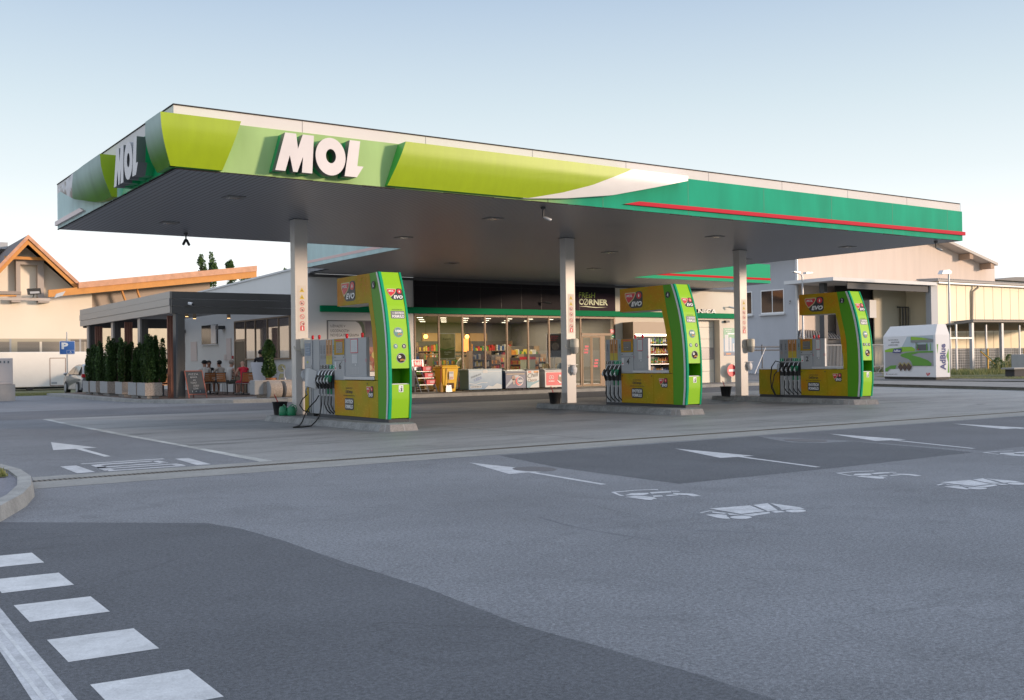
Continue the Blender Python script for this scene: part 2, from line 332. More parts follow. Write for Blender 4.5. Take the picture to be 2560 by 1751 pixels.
# concrete forecourt, its far strip of asphalt and the drain
sheet('concrete_forecourt', [(5.3, 12.9), (60, 12.9), (60, 28.4), (5.25, 28.3), (5.2, 22)], concrete, .0036)
mb = MB()
for x in [5.2 + 5.6 * k for k in range(1, 9)]: mb.box(x, x + .018, 13.0, 28.2, .0037, .0043, DGREY)
for y in (17.0, 22.9): mb.box(5.3, 60, y, y + .018, .0037, .0043, DGREY)
struct('expansion_joint', mb)
sheet('asphalt_patch', [(-2, 28.4), (60, 28.4), (60, 33.6), (10, 33.6), (-2, 34)], asphalt_mid, .003)
kl = ground_mat('channel_kerb', (.27, .27, .26, 1), .15, .12, fs=90, cs=2)
sheet('drain_edge', [(2.15, 12.08), (60, 11.93), (60, 12.62), (2.25, 12.80)], kl, .0044)
sheet('drain_edge', [(2.3, 12.98), (60, 12.80), (60, 13.2), (2.35, 13.37)], kl, .0045)
mb = MB(); mb.face([(2.26, 12.80, .004), (60, 12.62, .004), (60, 12.80, .004), (2.29, 12.98, .004)], M('drain_dark', (.02, .017, .014, 1), .8))
x = 2.3
while x < 34:
    y0 = 12.80 - (x - 2.26) * .18 / 57.7; mb.box(x, x + .028, y0 + .005, y0 + .17, .0042, .006, M('grate_metal', (.14, .12, .10, 1), .55, .5)); x += .055
struct('drain_channel', mb)
# white concrete lip along the forecourt edge
sheet('edge_strip', [(5.14, 13.37), (5.32, 13.37), (5.28, 16.9), (5.27, 20.5), (5.27, 24.5), (5.33, 28.2), (5.2, 28.2), (5.13, 24.5), (5.12, 20.5), (5.17, 16.9)], ground_mat('edge_lime', (.42, .43, .42, 1), .2, .35, fs=40, cs=1.2), .0045)
# ------------------------------------------------------------------ road markings
PZ = .0044
def mark(pts, m=None, z=PZ, name='road_marking'):
    mb = MB()
    for p in (pts if isinstance(pts[0][0], (tuple, list)) else [pts]): mb.face([(x, y, z) for x, y in p], m or paint)
    return struct(name, mb)
for k, y in enumerate((7.5, 6.62, 5.78, 4.89, 4.03, 3.17)): mark([(1.0, y), (1.385, y - .02), (1.39, y + .43), (1.0, y + .46)])
mark([(.775, 2.6), (.905, 2.6), (.915, 4.4), (.92, 5.4), (.93, 6.15), (.93, 9.2), (.80, 9.2), (.785, 5.2), (.77, 4.4)], paint_worn)
mb = MB()
for x in (.80, .855): mb.box(x, x + .018, 2.6, 9.0, .0046, .0052, paint)
struct('road_marking', mb)
def arrow(x, y, s=1.0, L=3.7, rot=0, m=None):
    """tip at (x,y), shaft running towards -Y"""
    P = [(0, 0), (.33, -1.85), (.10, -1.87), (.09, -L), (-.0, -L), (-.0, -1.87), (-.33, -1.88)]
    mark([(x + a * s * math.cos(rot) - b * s * math.sin(rot), y + a * s * math.sin(rot) + b * s * math.cos(rot)) for a, b in P], m)
arrow(3.72, 19.4)
arrow(7.15, 11.36, .80, 3.7, R(-5), paint_worn); arrow(10.47, 11.1, .82, 3.75, R(-11.5), paint_worn)
arrow(14.32, 11.46, .86, 3.85, R(-17), paint_worn); arrow(18.0, 11.56, .86, 3.85, R(-18), paint_worn)
# word BUS-like marking, stretched for drivers, worn
for p in ([(2.88, 13.5), (3.09, 13.5), (3.10, 14.58), (2.90, 14.57)], [(4.34, 13.48), (4.52, 13.48), (4.58, 14.62), (4.40, 14.63)],
          [(3.2, 14.70), (4.28, 14.68), (4.28, 14.80), (3.2, 14.80)], [(3.36, 14.40), (4.05, 14.42), (4.08, 14.55), (3.34, 14.56)], [(3.24, 14.02), (4.14, 14.05), (4.14, 14.16), (3.24, 14.14)], [(3.24, 14.02), (3.36, 14.02), (3.36, 14.5), (3.26, 14.5)],
          [(4.06, 14.1), (4.16, 14.1), (4.14, 14.5), (4.04, 14.5)], [(3.22, 13.78), (4.22, 13.80), (4.2, 13.90), (3.22, 13.88)], [(3.24, 13.48), (4.2, 13.48), (4.2, 13.60), (3.26, 13.58)], [(3.22, 13.58), (3.34, 13.58), (3.34, 13.80), (3.22, 13.80)], [(4.1, 13.58), (4.22, 13.58), (4.22, 13.82), (4.1, 13.82)]): mark(p, paint_worn)
PW2 = ground_mat('pictogram_paint', (.48, .49, .51, 1), .25, .2, fs=140, cs=6)
def pict(polys, ells, k, ox, oy, moves):
    D = [[at(ox + x / k, oy + y / k, 'z', PZ) for x, y in p] for p in polys] + [[at(ox + (x + a * math.cos(q * math.pi / 9)) / k, oy + (y + b * math.sin(q * math.pi / 9)) / k, 'z', PZ) for q in range(18)] for x, y, a, b in ells]
    for dx, dy in moves:
        mb = MB()
        for p in D: mb.face([(v.x + dx, v.y + dy, PZ) for v in p][::-1], PW2)
        struct('road_marking', mb)
pict([[(1062, 278), (1450, 247), (1600, 304), (1370, 331)], [(1482, 243), (1622, 225), (1725, 297), (1625, 303)], [(1650, 226), (1930, 264), (1985, 284), (1840, 284), (1762, 292), (1738, 268)], [(1230, 322), (1372, 338), (1640, 308), (1648, 324), (1480, 350), (1370, 340), (1255, 338)],
      [(965, 315), (1060, 297), (1140, 302), (1060, 305), (985, 322)], [(1085, 306), (1235, 322), (1200, 330), (1090, 318)], [(1020, 338), (1130, 332), (1225, 338), (1228, 352), (1262, 374), (1215, 379), (1120, 364)], [(1655, 308), (1725, 300), (1760, 302), (1795, 312), (1700, 319)]], [(1365, 362, 105, 16), (1895, 301, 100, 15)], 3.873, 1500, 1200, [(0, 0), (3.1, -.15)])
pict([[(105, 118), (330, 100), (330, 106), (150, 122), (195, 142), (240, 155), (195, 156)], [(330, 98), (560, 90), (565, 96), (335, 104)], [(240, 150), (300, 130), (468, 126), (470, 136), (420, 148)], [(480, 122), (600, 112), (690, 108), (688, 122), (500, 134)], [(245, 166), (340, 154), (430, 156), (520, 168), (555, 186), (520, 184), (500, 195), (440, 192)],
      [(510, 152), (600, 150), (612, 160), (520, 166)], [(635, 148), (760, 140), (760, 148), (650, 157)], [(690, 106), (770, 108), (772, 114), (700, 114)], [(705, 126), (780, 130), (900, 134), (980, 155), (900, 161), (850, 148), (770, 144), (710, 134)]], [], 3.873, 1500, 1200, [(0, 0), (2.95, -.33), (6.35, .0)])
for pts, w in (([(5.09, 7.01), (5.02, 6.6), (5.0, 6.3), (5.03, 5.95), (5.08, 5.57), (5.2, 5.2)], .03), ([(5.5, 5.9), (5.9, 5.3), (6.1, 5.05), (6.5, 4.9)], .035), ([(3.6, 9.2), (4.4, 8.3), (4.7, 7.6)], .012), ([(8.5, 6.9), (10.5, 5.2), (12, 4.8)], .02)):
    rn = random.Random(2); L_ = []; R_2 = []
    for (a, b), (c, d) in zip(pts, pts[1:]):
        for t_ in range(6): x, y = a + (c - a) * t_ / 6, b + (d - b) * t_ / 6; q = w * rn.uniform(.3, 1); L_.append((x - q, y + rn.uniform(-.01, .01))); R_2.append((x + q * .4, y))
    sheet('asphalt_seam', L_ + R_2[::-1], ground_mat('seam_dark', (.150, .157, .176, 1), .5, .2) if 'seam_dark' not in MATS else MATS['seam_dark'], .0024)
# manhole covers
def manhole(x, y, a, b):
    mb = MB(); mb.lathe((x, y, .0), [(a, .003), (a, .0052)], M('iron', (.13, .13, .14, 1), .8, .0, var=.2, vs_=40), 28); mb.v = [(vx, y + (vy - y) * b / a, vz) for vx, vy, vz in mb.v]
    for k in range(-5, 6): 
        w = a * math.sqrt(max(0, 1 - (k / 6) ** 2)) * .9; mb.box(x - w, x + w, y + k * b / 6 - .01, y + k * b / 6 + .01, .0053, .0062, MATS['iron'])
    mb.build('manhole_cover', origin=(x, y, .01), label='round ribbed iron manhole cover under the tail of the first lane arrow' if x < 9 else 'round ribbed iron manhole cover in the dark patch before the second lane arrow', cat='manhole cover', group='manhole covers in the asphalt')
manhole(7.3, 10.15, .24, .30); manhole(12.93, 10.8, .26, .36)
# ------------------------------------------------------------------ traffic island, lower left
outer = [(-9, 15.4), (-2, 15.0), (1.2, 14.75), (1.9, 14.5), (2.13, 14.1), (2.20, 13.2), (2.15, 12.3), (2.0, 11.4), (1.78, 10.6), (1.45, 9.75), (1.1, 9.2), (.3, 8.4), (-1.5, 7.4)]
def offs(pts, d):
    o = []
    for i, p in enumerate(pts):
        a = Vector(pts[max(i - 1, 0)]); b = Vector(pts[min(i + 1, len(pts) - 1)]); t = (b - a).normalized(); n = Vector((t.y, -t.x)); o.append((p[0] + n.x * d, p[1] + n.y * d))
    return o
inn = offs(outer, .13); bot = offs(outer, -.03)
mb = MB(); zt = .125
for i in range(len(outer) - 1):
    q = i + 1; mb.face([(*outer[i], zt), (*inn[i], zt), (*inn[q], zt), (*outer[q], zt)], kerb_m); mb.face([(*bot[i], 0), (*outer[i], zt), (*outer[q], zt), (*bot[q], 0)], kerb_m)
    mb.face([(*inn[i], zt), (*inn[i], .05), (*inn[q], .05), (*inn[q], zt)], kerb_m)
struct('kerb', mb)
mb = MB()
for i in range(2, 11):
    for t in (.02, .5):
        a = Vector(outer[i]).lerp(Vector(outer[i + 1]), t); b = Vector(inn[i]).lerp(Vector(inn[i + 1]), t); c = Vector(bot[i]).lerp(Vector(bot[i + 1]), t); d = (Vector(outer[i + 1]) - Vector(outer[i])).normalized() * .008
        mb.face([(a.x, a.y, zt + .002), (b.x, b.y, zt + .002), (b.x + d.x, b.y + d.y, zt + .002), (a.x + d.x, a.y + d.y, zt + .002)], DGREY)
struct('kerb_joint', mb)
i_in = [(x, y) for x, y in inn] + [(-9, 7.4)]
sheet('island_asphalt', i_in, ground_mat('island_asphalt', (.19, .19, .215, 1), .4, .1), .10)
sheet('verge', [(-9, 15.2), (1.1, 14.6), (1.8, 14.35), (1.98, 13.9), (2.03, 13.2), (1.95, 12.55), (-9, 12.5)], grass_g, .108)
def blades(name, regions, n, h, m, seed=3, z=.1):
    rnd = random.Random(seed); mb = MB(); vs = []; fs = []
    for _ in range(n):
        x0, x1, y0, y1 = rnd.choice(regions); x, y = rnd.uniform(x0, x1), rnd.uniform(y0, y1); a = rnd.uniform(0, 6.28); hh = h * rnd.uniform(.4, 1.2); w = .006 + hh * .03; l = rnd.uniform(-.5, .5) * hh; l2 = rnd.uniform(-.5, .5) * hh
        k = len(vs); vs += [(x - w * math.cos(a), y - w * math.sin(a), z), (x + w * math.cos(a), y + w * math.sin(a), z), (x + l, y + l2, z + hh)]; fs.append((k, k + 1, k + 2))
    mb.raw(vs, fs, m); return mb.build(name, kind='stuff', label='short dry grass ' + name.split('|')[-1] if '|' in name else None)
o = blades('grass', [(-1.5, 1.95, 12.6, 14.3), (1.0, 1.98, 12.6, 13.9)], 9000, .07, GRASSB, z=.105); o['label'] = 'short dry grass on the kerbed traffic island'; o['category'] = 'grass'

# ------------------------------------------------------------------ kerbed pavements
def kerbed(name, pts, z, top, kw=.12):
    mb = MB(); n = len(pts); mb.face([(x, y, z - .003) for x, y in pts], top)
    mb.v = [(a, b, c) for a, b, c in mb.v]
    for i in range(n):
        a, b = Vector(pts[i]), Vector(pts[(i + 1) % n]); t = (b - a).normalized(); nn = Vector((-t.y, t.x)) * kw
        mb.face([(a.x, a.y, 0), (b.x, b.y, 0), (b.x, b.y, z), (a.x, a.y, z)], kerb_m); mb.face([(a.x, a.y, z), (b.x, b.y, z), (b.x + nn.x, b.y + nn.y, z), (a.x + nn.x, a.y + nn.y, z)], kerb_m)
    return struct(name, mb)
kerbed('shop_pavement', [(14.0, 33.75), (18.3, 33.35), (25.7, 33.45), (39.5, 33.55), (39.5, 62), (15.6, 62), (15.6, 36), (14.0, 34.9)], .135, pave_m)
kerbed('terrace_pavement', [(9.6, 50.9), (9.9, 40), (10.3, 37.2), (11.1, 35.5), (12.3, 34.35), (13.99, 33.75), (13.99, 34.89), (15.59, 36.0), (15.59, 50.9)], .128, pave_m)
sheet('terrace_floor', [(10.3, 37.6), (11.5, 36.95), (15.6, 36.9), (15.6, 50.8), (10.3, 50.8)], tile_m, .135)
# right-hand pavement, verge and access lane
kerbed('pavement', [(36.2, 21.0), (200, 21.0 + 95), (200, 160), (43.0, 33.8), (40.5, 33.2)], .12, pave_m) if False else None
def strip(name, a, b, w, z, m, mk=None):
    a, b = Vector(a), Vector(b); t = (b - a).normalized(); n = Vector((-t.y, t.x)) * w; mb = MB(); P = [a, b, b + n, a + n]
    mb.face([(p.x, p.y, z) for p in P], m)
    for i in range(4): p, q = P[i], P[(i + 1) % 4]; mb.face([(p.x, p.y, 0), (q.x, q.y, 0), (q.x, q.y, z), (p.x, p.y, z)], mk or kerb_m)
    return struct(name, mb)
kerbed('pavement', [(33.2, 10), (35.9, 20.3), (38.0, 27.9), (39.6, 33.5), (43.6, 34.4), (42.6, 27.5), (41.2, 10)], .12, pave_m)
kerbed('service_pavement', [(42.0, 8), (44.0, 24.8), (43.4, 29.0), (43.65, 34.4), (39.8, 34.4), (39.8, 64), (120, 64), (120, 8)], .13, ground_mat('gravel_asphalt', (.16, .155, .155, 1), .4, .2, cs=.8))
sheet('verge', [(46.6, 20), (47.2, 26.5), (47.4, 32.0), (50, 36.8), (68, 46), (90, 60), (90, 20)], grass_g, .14)
o = blades('grass', [(55.5, 66, 33.5, 40.5), (62, 78, 40, 46.5), (56, 63, 35, 39)], 9000, .30, GRASSB, seed=5, z=.13); o['label'] = 'tall dry weeds and grass at the foot of the open shed'; o['category'] = 'grass'
o = blades('grass', [(46.8, 52, 27, 33)], 3000, .05, GRASSB, seed=6, z=.135); o['label'] = 'thin yellowed lawn strip beside the white container'; o['category'] = 'grass'
o = blades('grass', [(8.5, 11.2, 52.0, 56)], 3000, .08, GRASSB, seed=8, z=.0); o['label'] = 'dry grass strip before the white box trailer'; o['category'] = 'grass'
sheet('verge', [(4, 53.5), (10.4, 52.6), (12, 56), (12, 60), (4, 60)], grass_g, .012)

# ================================================================== CANOPY
XL, XR, YF, YB, ZB, ZT = 5.34, 28.08, 17.6, 26.85, 4.6, 5.45
cano = thing('station_canopy', (17.4, 22.5, 0), 'huge flat filling station canopy with green and white fascia on three columns', 'canopy')
CEIL = M('ceiling_slats', (.20, .20, .21, 1), .40, .25); nt, b = nodes(CEIL)
t = nt.nodes.new('ShaderNodeTexCoord'); sx = nt.nodes.new('ShaderNodeSeparateXYZ'); nt.links.new(t.outputs['Object'], sx.inputs[0])
m1 = nt.nodes.new('ShaderNodeMath'); m1.operation = 'MULTIPLY'; m1.inputs[1].default_value = 1 / .11; nt.links.new(sx.outputs['X'], m1.inputs[0])
m2 = nt.nodes.new('ShaderNodeMath'); m2.operation = 'FRACT'; nt.links.new(m1.outputs[0], m2.inputs[0])
m3 = nt.nodes.new('ShaderNodeMath'); m3.operation = 'LESS_THAN'; m3.inputs[1].default_value = .25; nt.links.new(m2.outputs[0], m3.inputs[0])
mx = nt.nodes.new('ShaderNodeMixRGB'); nt.links.new(m3.outputs[0], mx.inputs[0]); mx.inputs[1].default_value = (.33, .35, .385, 1); mx.inputs[2].default_value = (.10, .105, .115, 1); nt.links.new(mx.outputs[0], b.inputs['Base Color'])
nz = nt.nodes.new('ShaderNodeTexNoise'); mpn = nt.nodes.new('ShaderNodeMapping'); mpn.inputs['Scale'].default_value = (9, .35, 1); nt.links.new(t.outputs['Object'], mpn.inputs[0]); nt.links.new(mpn.outputs[0], nz.inputs[0]); nz.inputs['Scale'].default_value = 1
bu = nt.nodes.new('ShaderNodeBump'); bu.inputs['Strength'].default_value = .25; bu.inputs['Distance'].default_value = .02; nt.links.new(nz.outputs[0], bu.inputs['Height']); nt.links.new(bu.outputs[0], b.inputs['Normal'])
mb = MB()
for p in ([(XL, YF), (XR, YF), (XR, YB), (XL, YB)], [(14.66, YB), (XR, YB), (XR, 35.75), (15.66, 35.75), (15.66, 33.8), (14.66, 33.8)], [(XR, 32.0), (36.15, 32.0), (36.15, 35.75), (XR, 35.75)]):
    mb.face([(x, y, ZB) for x, y in p][::-1], CEIL)
mb.build('ceiling', cano)
ROOFM = M('roof_grey', (.25, .25, .26, 1), .7)
mb = MB(); i_ = .06
mb.box(XL + i_, XR - i_, YF + i_, YB - i_, ZB + .05, 5.5, ROOFM); mb.box(14.66 + i_, XR - i_, YB - i_ + .002, 33.8, ZB + .05, 5.5, ROOFM); mb.box(15.7, XR - i_, 33.802, 35.7, ZB + .05, 5.5, ROOFM); mb.box(XR - i_ + .002, 36.1, 32.06, 35.7, ZB + .05, 5.44, ROOFM)
mb.build('roof_deck', cano)
def fascia_mat(name, x0, x1, ca, cb, axis='X', hue=.05):
    m = M(name, ca, .65, spec=.15); nt, b = nodes(m); t = nt.nodes.new('ShaderNodeTexCoord'); s_ = nt.nodes.new('ShaderNodeSeparateXYZ'); nt.links.new(t.outputs['Object'], s_.inputs[0])
    r = nt.nodes.new('ShaderNodeMapRange'); r.interpolation_type = 'SMOOTHSTEP'; r.inputs[1].default_value = x0; r.inputs[2].default_value = x1; nt.links.new(s_.outputs[axis], r.inputs[0])
    mx = nt.nodes.new('ShaderNodeMixRGB'); nt.links.new(r.outputs[0], mx.inputs[0]); mx.inputs[1].default_value = ca; mx.inputs[2].default_value = cb
    n = nt.nodes.new('ShaderNodeTexNoise'); n.inputs['Scale'].default_value = .9; n.inputs['Detail'].default_value = 6; mp = nt.nodes.new('ShaderNodeMapping'); mp.inputs['Scale'].default_value = (2.2, 2.2, .5); nt.links.new(t.outputs['Object'], mp.inputs[0]); nt.links.new(mp.outputs[0], n.inputs[0])
    rr = nt.nodes.new('ShaderNodeMapRange'); rr.inputs[1].default_value = .3; rr.inputs[2].default_value = .7; rr.inputs[3].default_value = .86; rr.inputs[4].default_value = 1.1; nt.links.new(n.outputs[0], rr.inputs[0])
    ml = nt.nodes.new('ShaderNodeMixRGB'); ml.blend_type = 'MULTIPLY'; ml.inputs[0].default_value = 1; nt.links.new(mx.outputs[0], ml.inputs[1]); nt.links.new(rr.outputs[0], ml.inputs[2]); nt.links.new(ml.outputs[0], b.inputs['Base Color']); return m
# object coords of parts are relative to the canopy origin (17.4, 22.5)
FA = fascia_mat('fascia_front_blend', 12.6 - 17.4, 14.2 - 17.4, (.33, .49, .20, 1), (.003, .32, .19, 1))  # pale green at the left end, teal to the right
FS = fascia_mat('fascia_side_print_sheen', 20.8 - 22.5, 21.6 - 22.5, (.045, .36, .20, 1), (.50, .64, .62, 1), 'Y')  # green print; the pale end imitates sky reflection in the colour
STRIP = M('fascia_white', (.68, .65, .625, 1), .7, .0, spec=.15, var=.05, vs_=.7)
TRIM = M('trim_dark', (.05, .045, .045, 1), .9, spec=.1)
mb = MB(); mb.box(XL, XR, YF, YF + .05, ZB, ZT, FA); mb.build('front_fascia', cano)
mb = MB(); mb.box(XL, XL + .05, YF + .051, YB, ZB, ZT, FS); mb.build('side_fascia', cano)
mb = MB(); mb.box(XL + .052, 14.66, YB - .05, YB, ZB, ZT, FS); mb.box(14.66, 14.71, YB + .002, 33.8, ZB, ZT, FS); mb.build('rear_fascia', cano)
mb = MB(); mb.box(XR - .05, XR, YF + .051, 32, ZB, ZT, TEAL); mb.box(XR + .002, 36.15, 32.0, 32.05, ZB, ZT, TEAL); mb.box(36.1, 36.15, 32.051, 35.7, ZB, ZT, TEAL); mb.build('right_fascia', cano)
mb = MB(); mb.box(XL + .0, XR - .06, YF + .03, YF + .08, ZT + .002, 5.66, STRIP); mb.box(XL, XL + .05, YF + .082, YB, ZT + .002, 5.66, STRIP); mb.box(XR - .11, XR - .06, YF + .082, 32, ZT + .002, 5.66, STRIP); mb.box(XL + .052, XR - .12, YB - .05, YB, ZT + .002, 5.66, STRIP)
mb.build('parapet_strip', cano)
mb = MB(); mb.box(XL - .01, XR - .05, YF + .018, YF + .10, 5.662, 5.685, TRIM); mb.box(XL - .01, XL + .06, YF + .102, YB, 5.662, 5.685, TRIM)
x = XL + 1.6
while x < XR: mb.box(x, x + .012, YF - .002, YF + .001, ZB, ZT, M('joint_green', (.03, .18, .11, 1), .6)) if 12.3 < x or x < 6.9 else None; mb.box(x + .7, x + .712, YF + .027, YF + .031, ZT + .004, 5.66, M('seam_soft', (.36, .34, .33, 1), .8)); x += 2.55
mb.build('edge_trim', cano)
mb = MB()
for x in (13.1,): mb.box(x, x + .014, YF - .003, YF + .001, ZB, ZT, TRIM)
x = XL + .02
while x < XR - .1:
    w = random.uniform(.5, 1.3)
    if random.random() < .75: mb.box(x, x + w, YF - .004, YF + .02, ZB - random.uniform(.008, .02), ZB + .004, TRIM)
    x += w + random.uniform(.05, .3)
y = YF + .1
while y < YB - .1:
    w = random.uniform(.4, 1.0); mb.box(XL - .006, XL + .02, y, y + w, ZB - random.uniform(.008, .02), ZB + .004, TRIM); y += w + random.uniform(.05, .2)
mb.build('edge_gasket', cano)
# stripes
REDS = M('stripe_red', (.50, .006, .03, 1), .6, spec=.15); mb = MB()
mb.prism([(15.16, YF - .06, 4.71), (28.14, YF - .06, 4.755), (28.14, YF - .06, 4.855), (15.6, YF - .06, 4.80)], (0, .06, 0), REDS); mb.build('red_stripe', cano)
mb = MB(); mb.prism([(XL - .06, 23.95, 4.68), (XL - .06, 24.3, 4.78), (XL - .06, YB + .02, 4.78), (XL - .06, YB + .02, 4.68)][::-1], (.06, 0, 0), M('stripe_red_sheen', (.62, .50, .50, 1), .4)); mb.build('pale_stripe', cano)  # red stripe paled in its colour to imitate reflected sky
mb = MB(); mb.prism([(14.655, YB + .05, 4.73), (14.655, YB + .05, 4.82), (14.655, 33.75, 4.82), (14.655, 33.75, 4.73)], (.004, 0, 0), M('stripe_ext_sheen', (.64, .42, .40, 1), .4)); mb.build('sheen_stripe', cano)  # pale red here is painted sky reflection on the extension side
mb = MB(); mb.box(XR + .01, 36.16, 31.985, 31.999, 4.74, 4.83, M('stripe_rear', (.52, .02, .03, 1), .8, spec=.1)); mb.build('rear_stripe', cano)
# bulging light panels
def dz(z):
    pts = [(4.55, .07), (4.61, .10), (4.8, .18), (4.99, .25), (5.2, .30), (5.45, .32), (5.6, .32)]
    for (a, p), (b_, q) in zip(pts, pts[1:]):
        if z <= b_: return p + (q - p) * (z - a) / (b_ - a)
    return .32
def sail(name, fn, nu, nv, front, mat, edge, rim='all'):
    """fn(u,v)->(s,z); s runs along the fascia"""
    mb = MB(); G = []
    for i in range(nu + 1):
        for j in range(nv + 1):
            s_, z = fn(i / nu, j / nv); d = dz(z); G.append((s_, YF - d, z) if front else (XL - d, s_, z))
    F = []
    for i in range(nu):
        for j in range(nv):
            q = (i * (nv + 1) + j, (i + 1) * (nv + 1) + j, (i + 1) * (nv + 1) + j + 1, i * (nv + 1) + j + 1); F.append(q if front else q[::-1])
    mb.raw(G, F, mat, True)
    cor = rim == 'corner'
    bd = [i * (nv + 1) for i in range(nu + 1)] + [nu * (nv + 1) + j for j in range(1, nv + 1)] + [i * (nv + 1) + nv for i in range(nu - 1, -1, -1)] + [j for j in range(nv - 1, 0, -1)]
    for k in range(len(bd)):
        if cor and bd[k] <= nv and bd[(k + 1) % len(bd)] <= nv: continue
        a = G[bd[k]]; c = G[bd[(k + 1) % len(bd)]]
        pa = (a[0], YF - .001, a[2]) if front else (XL - .001, a[1], a[2]); pc = (c[0], YF - .001, c[2]) if front else (XL - .001, c[1], c[2])
        mb.face([a, pa, pc, c], edge)
    return mb.build(name, cano)
def lerp(a, b, t): return a + (b - a) * t
def ptab(tab, x):
    for (a, p), (b_, q) in zip(tab, tab[1:]):
        if x <= b_: return p + (q - p) * (x - a) / (b_ - a)
    return tab[-1][1]
EDGEG = M('panel_edge_green', (.05, .35, .05, 1), .4)
ZTP = 5.44
def fa(u, v): z = lerp(4.61, ZTP, v); l = XL - dz(z); r_ = lerp(6.12, 6.38, v); return lerp(l, r_, u), z
sail('light_panel', fa, 6, 12, True, LIME, EDGEG, 'corner')
SIDEP = fascia_mat('panel_side_print_sheen', -.45, .35, (.07, .19, .015, 1), (.40, .50, .47, 1), 'Z');  # green print with a white sky sheen painted in towards the top
def fixz(m, z0, z1):
    for n in m.node_tree.nodes:
        if n.type == 'MAP_RANGE' and n.interpolation_type == 'SMOOTHSTEP': n.inputs[1].default_value = z0; n.inputs[2].default_value = z1
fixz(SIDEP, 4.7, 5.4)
def fb(u, v): z = lerp(4.61, ZTP, v); l = YF - dz(z); r_ = ptab([(4.6, 18.25), (4.8, 18.32), (5.13, 18.27), (5.5, 18.13)], z); return lerp(l, r_, u), z
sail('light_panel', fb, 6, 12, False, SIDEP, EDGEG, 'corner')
zlow = [(9.2, 4.62), (12.2, 4.62), (12.53, 4.625), (13.5, 4.70), (14.7, 4.85), (15.9, 5.11), (16.85, 5.33)]
zsp = [(9.2, 4.62), (12.53, 4.63), (13.35, 4.8), (14.1, 5.01), (15.1, 5.40), (15.15, 5.44)]
def fc(u, v):
    X = lerp(9.27, 15.15, u); lo = ptab(zsp, X); z = lerp(lo, ZTP, v); return X + (ptab([(4.6, 0), (5.44, .30)], z)) * max(0, 1 - u * 2.2), z
sail('light_panel', fc, 40, 12, True, LIME, EDGEG)
PWHITE = M('panel_white', (.72, .71, .70, 1), .35, var=.05, vs_=1.5)
def fd(u, v):
    X = lerp(12.4, 16.85, u); lo = ptab(zlow, X); hi = ptab(zsp, X) if X < 15.15 else ZTP; return X, lerp(lo, hi - .0, v) + (-.0005)
sail('light_panel', fd, 36, 6, True, PWHITE, M('panel_edge_white', (.6, .6, .6, 1), .4))
PHOTO = M('panel_rock_print', (.42, .42, .45, 1), .4); nt, b = nodes(PHOTO); t = nt.nodes.new('ShaderNodeTexCoord'); n = nt.nodes.new('ShaderNodeTexNoise'); n.inputs['Scale'].default_value = 3.2; n.inputs['Detail'].default_value = 9; nt.links.new(t.outputs['Object'], n.inputs[0]); r = nt.nodes.new('ShaderNodeValToRGB'); nt.links.new(n.outputs[0], r.inputs[0]); r.color_ramp.elements[0].position = .44; r.color_ramp.elements[0].color = (.13, .10, .09, 1); r.color_ramp.elements[1].position = .56; r.color_ramp.elements[1].color = (.55, .55, .60, 1); nt.links.new(r.outputs[0], b.inputs['Base Color'])
slow = [(21.2, 4.62), (21.9, 4.62), (22.6, 4.68), (24.0, 4.92), (25.2, 5.28)]
shi = [(21.2, 5.44), (23.0, 5.44), (24.2, 5.42), (25.2, 5.30)]
def fe(u, v): Y = lerp(21.32, 24.1, u) ; Y -= max(0, (v - .35)) * .0; return Y - .45 * u * v + (0 if u > 0 else 0), lerp(ptab(slow, Y), ptab(shi, Y), v)
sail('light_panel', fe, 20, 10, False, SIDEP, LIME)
def ff(u, v):
    Y = lerp(24.1, 25.2, u); return Y - .45 * (1 - u) * v, lerp(ptab(slow, Y), ptab(shi, Y), v)
sail('light_panel', ff, 10, 10, False, PHOTO, M('panel_edge_grey', (.2, .2, .2, 1), .5))
# letters
LW = M('letter_face', (.60, .57, .58, 1), .4, var=.05, vs_=3); LSIDE = M('letter_side', (.16, .17, .18, 1), .4, .5); LBACK = M('letter_board', (.0, .30, .10, 1), .4)
Mp = [(6.99, 4.67), (7.18, 5.345), (7.385, 5.345), (7.415, 5.08), (7.51, 5.345), (7.72, 5.345), (7.68, 4.67), (7.485, 4.67), (7.51, 4.955), (7.40, 4.67), (7.32, 4.67), (7.262, 4.955), (7.175, 4.67)]
Lp = [(8.31, 4.68), (8.42, 5.345), (8.63, 5.345), (8.565, 4.885), (8.69, 4.885), (8.555, 4.68)]
Oo = [(8.04 + .292 * math.cos(a), 5.005 + .338 * math.sin(a)) for a in [2 * math.pi * k / 36 for k in range(36)]]
Oi = [(8.045 + .098 * math.cos(a), 5.015 + .128 * math.sin(a)) for a in [2 * math.pi * k / 36 for k in range(36)]]
def letter(shape, mapf, name='letter'):
    """mapf(x,z,d): d outward distance from fascia"""
    def body(outer, d0, d1, mf, ms, hole=None):
        mb = MB(); n = len(outer)
        def side(P, flip):
            for i in range(len(P)):
                a, b_ = P[i], P[(i + 1) % len(P)]; q = [mapf(*a, d1), mapf(*b_, d1), mapf(*b_, d0), mapf(*a, d0)]; mb.face(q[::-1] if flip else q, ms)
        side(outer, False)
        if hole:
            side(hole, True)
            for i in range(n): j = (i + 1) % n; mb.face([mapf(*outer[i], d1), mapf(*outer[j], d1), mapf(*hole[j], d1), mapf(*hole[i], d1)], mf)
        else: mb.face([mapf(*p, d1) for p in outer], mf)
        return mb
    o, h = shape; main = body(o, .14, .30, LW, LSIDE, h).build(name, cano)
    body(o, .0, .139, LBACK, LBACK, h).build('letter_backing', main)
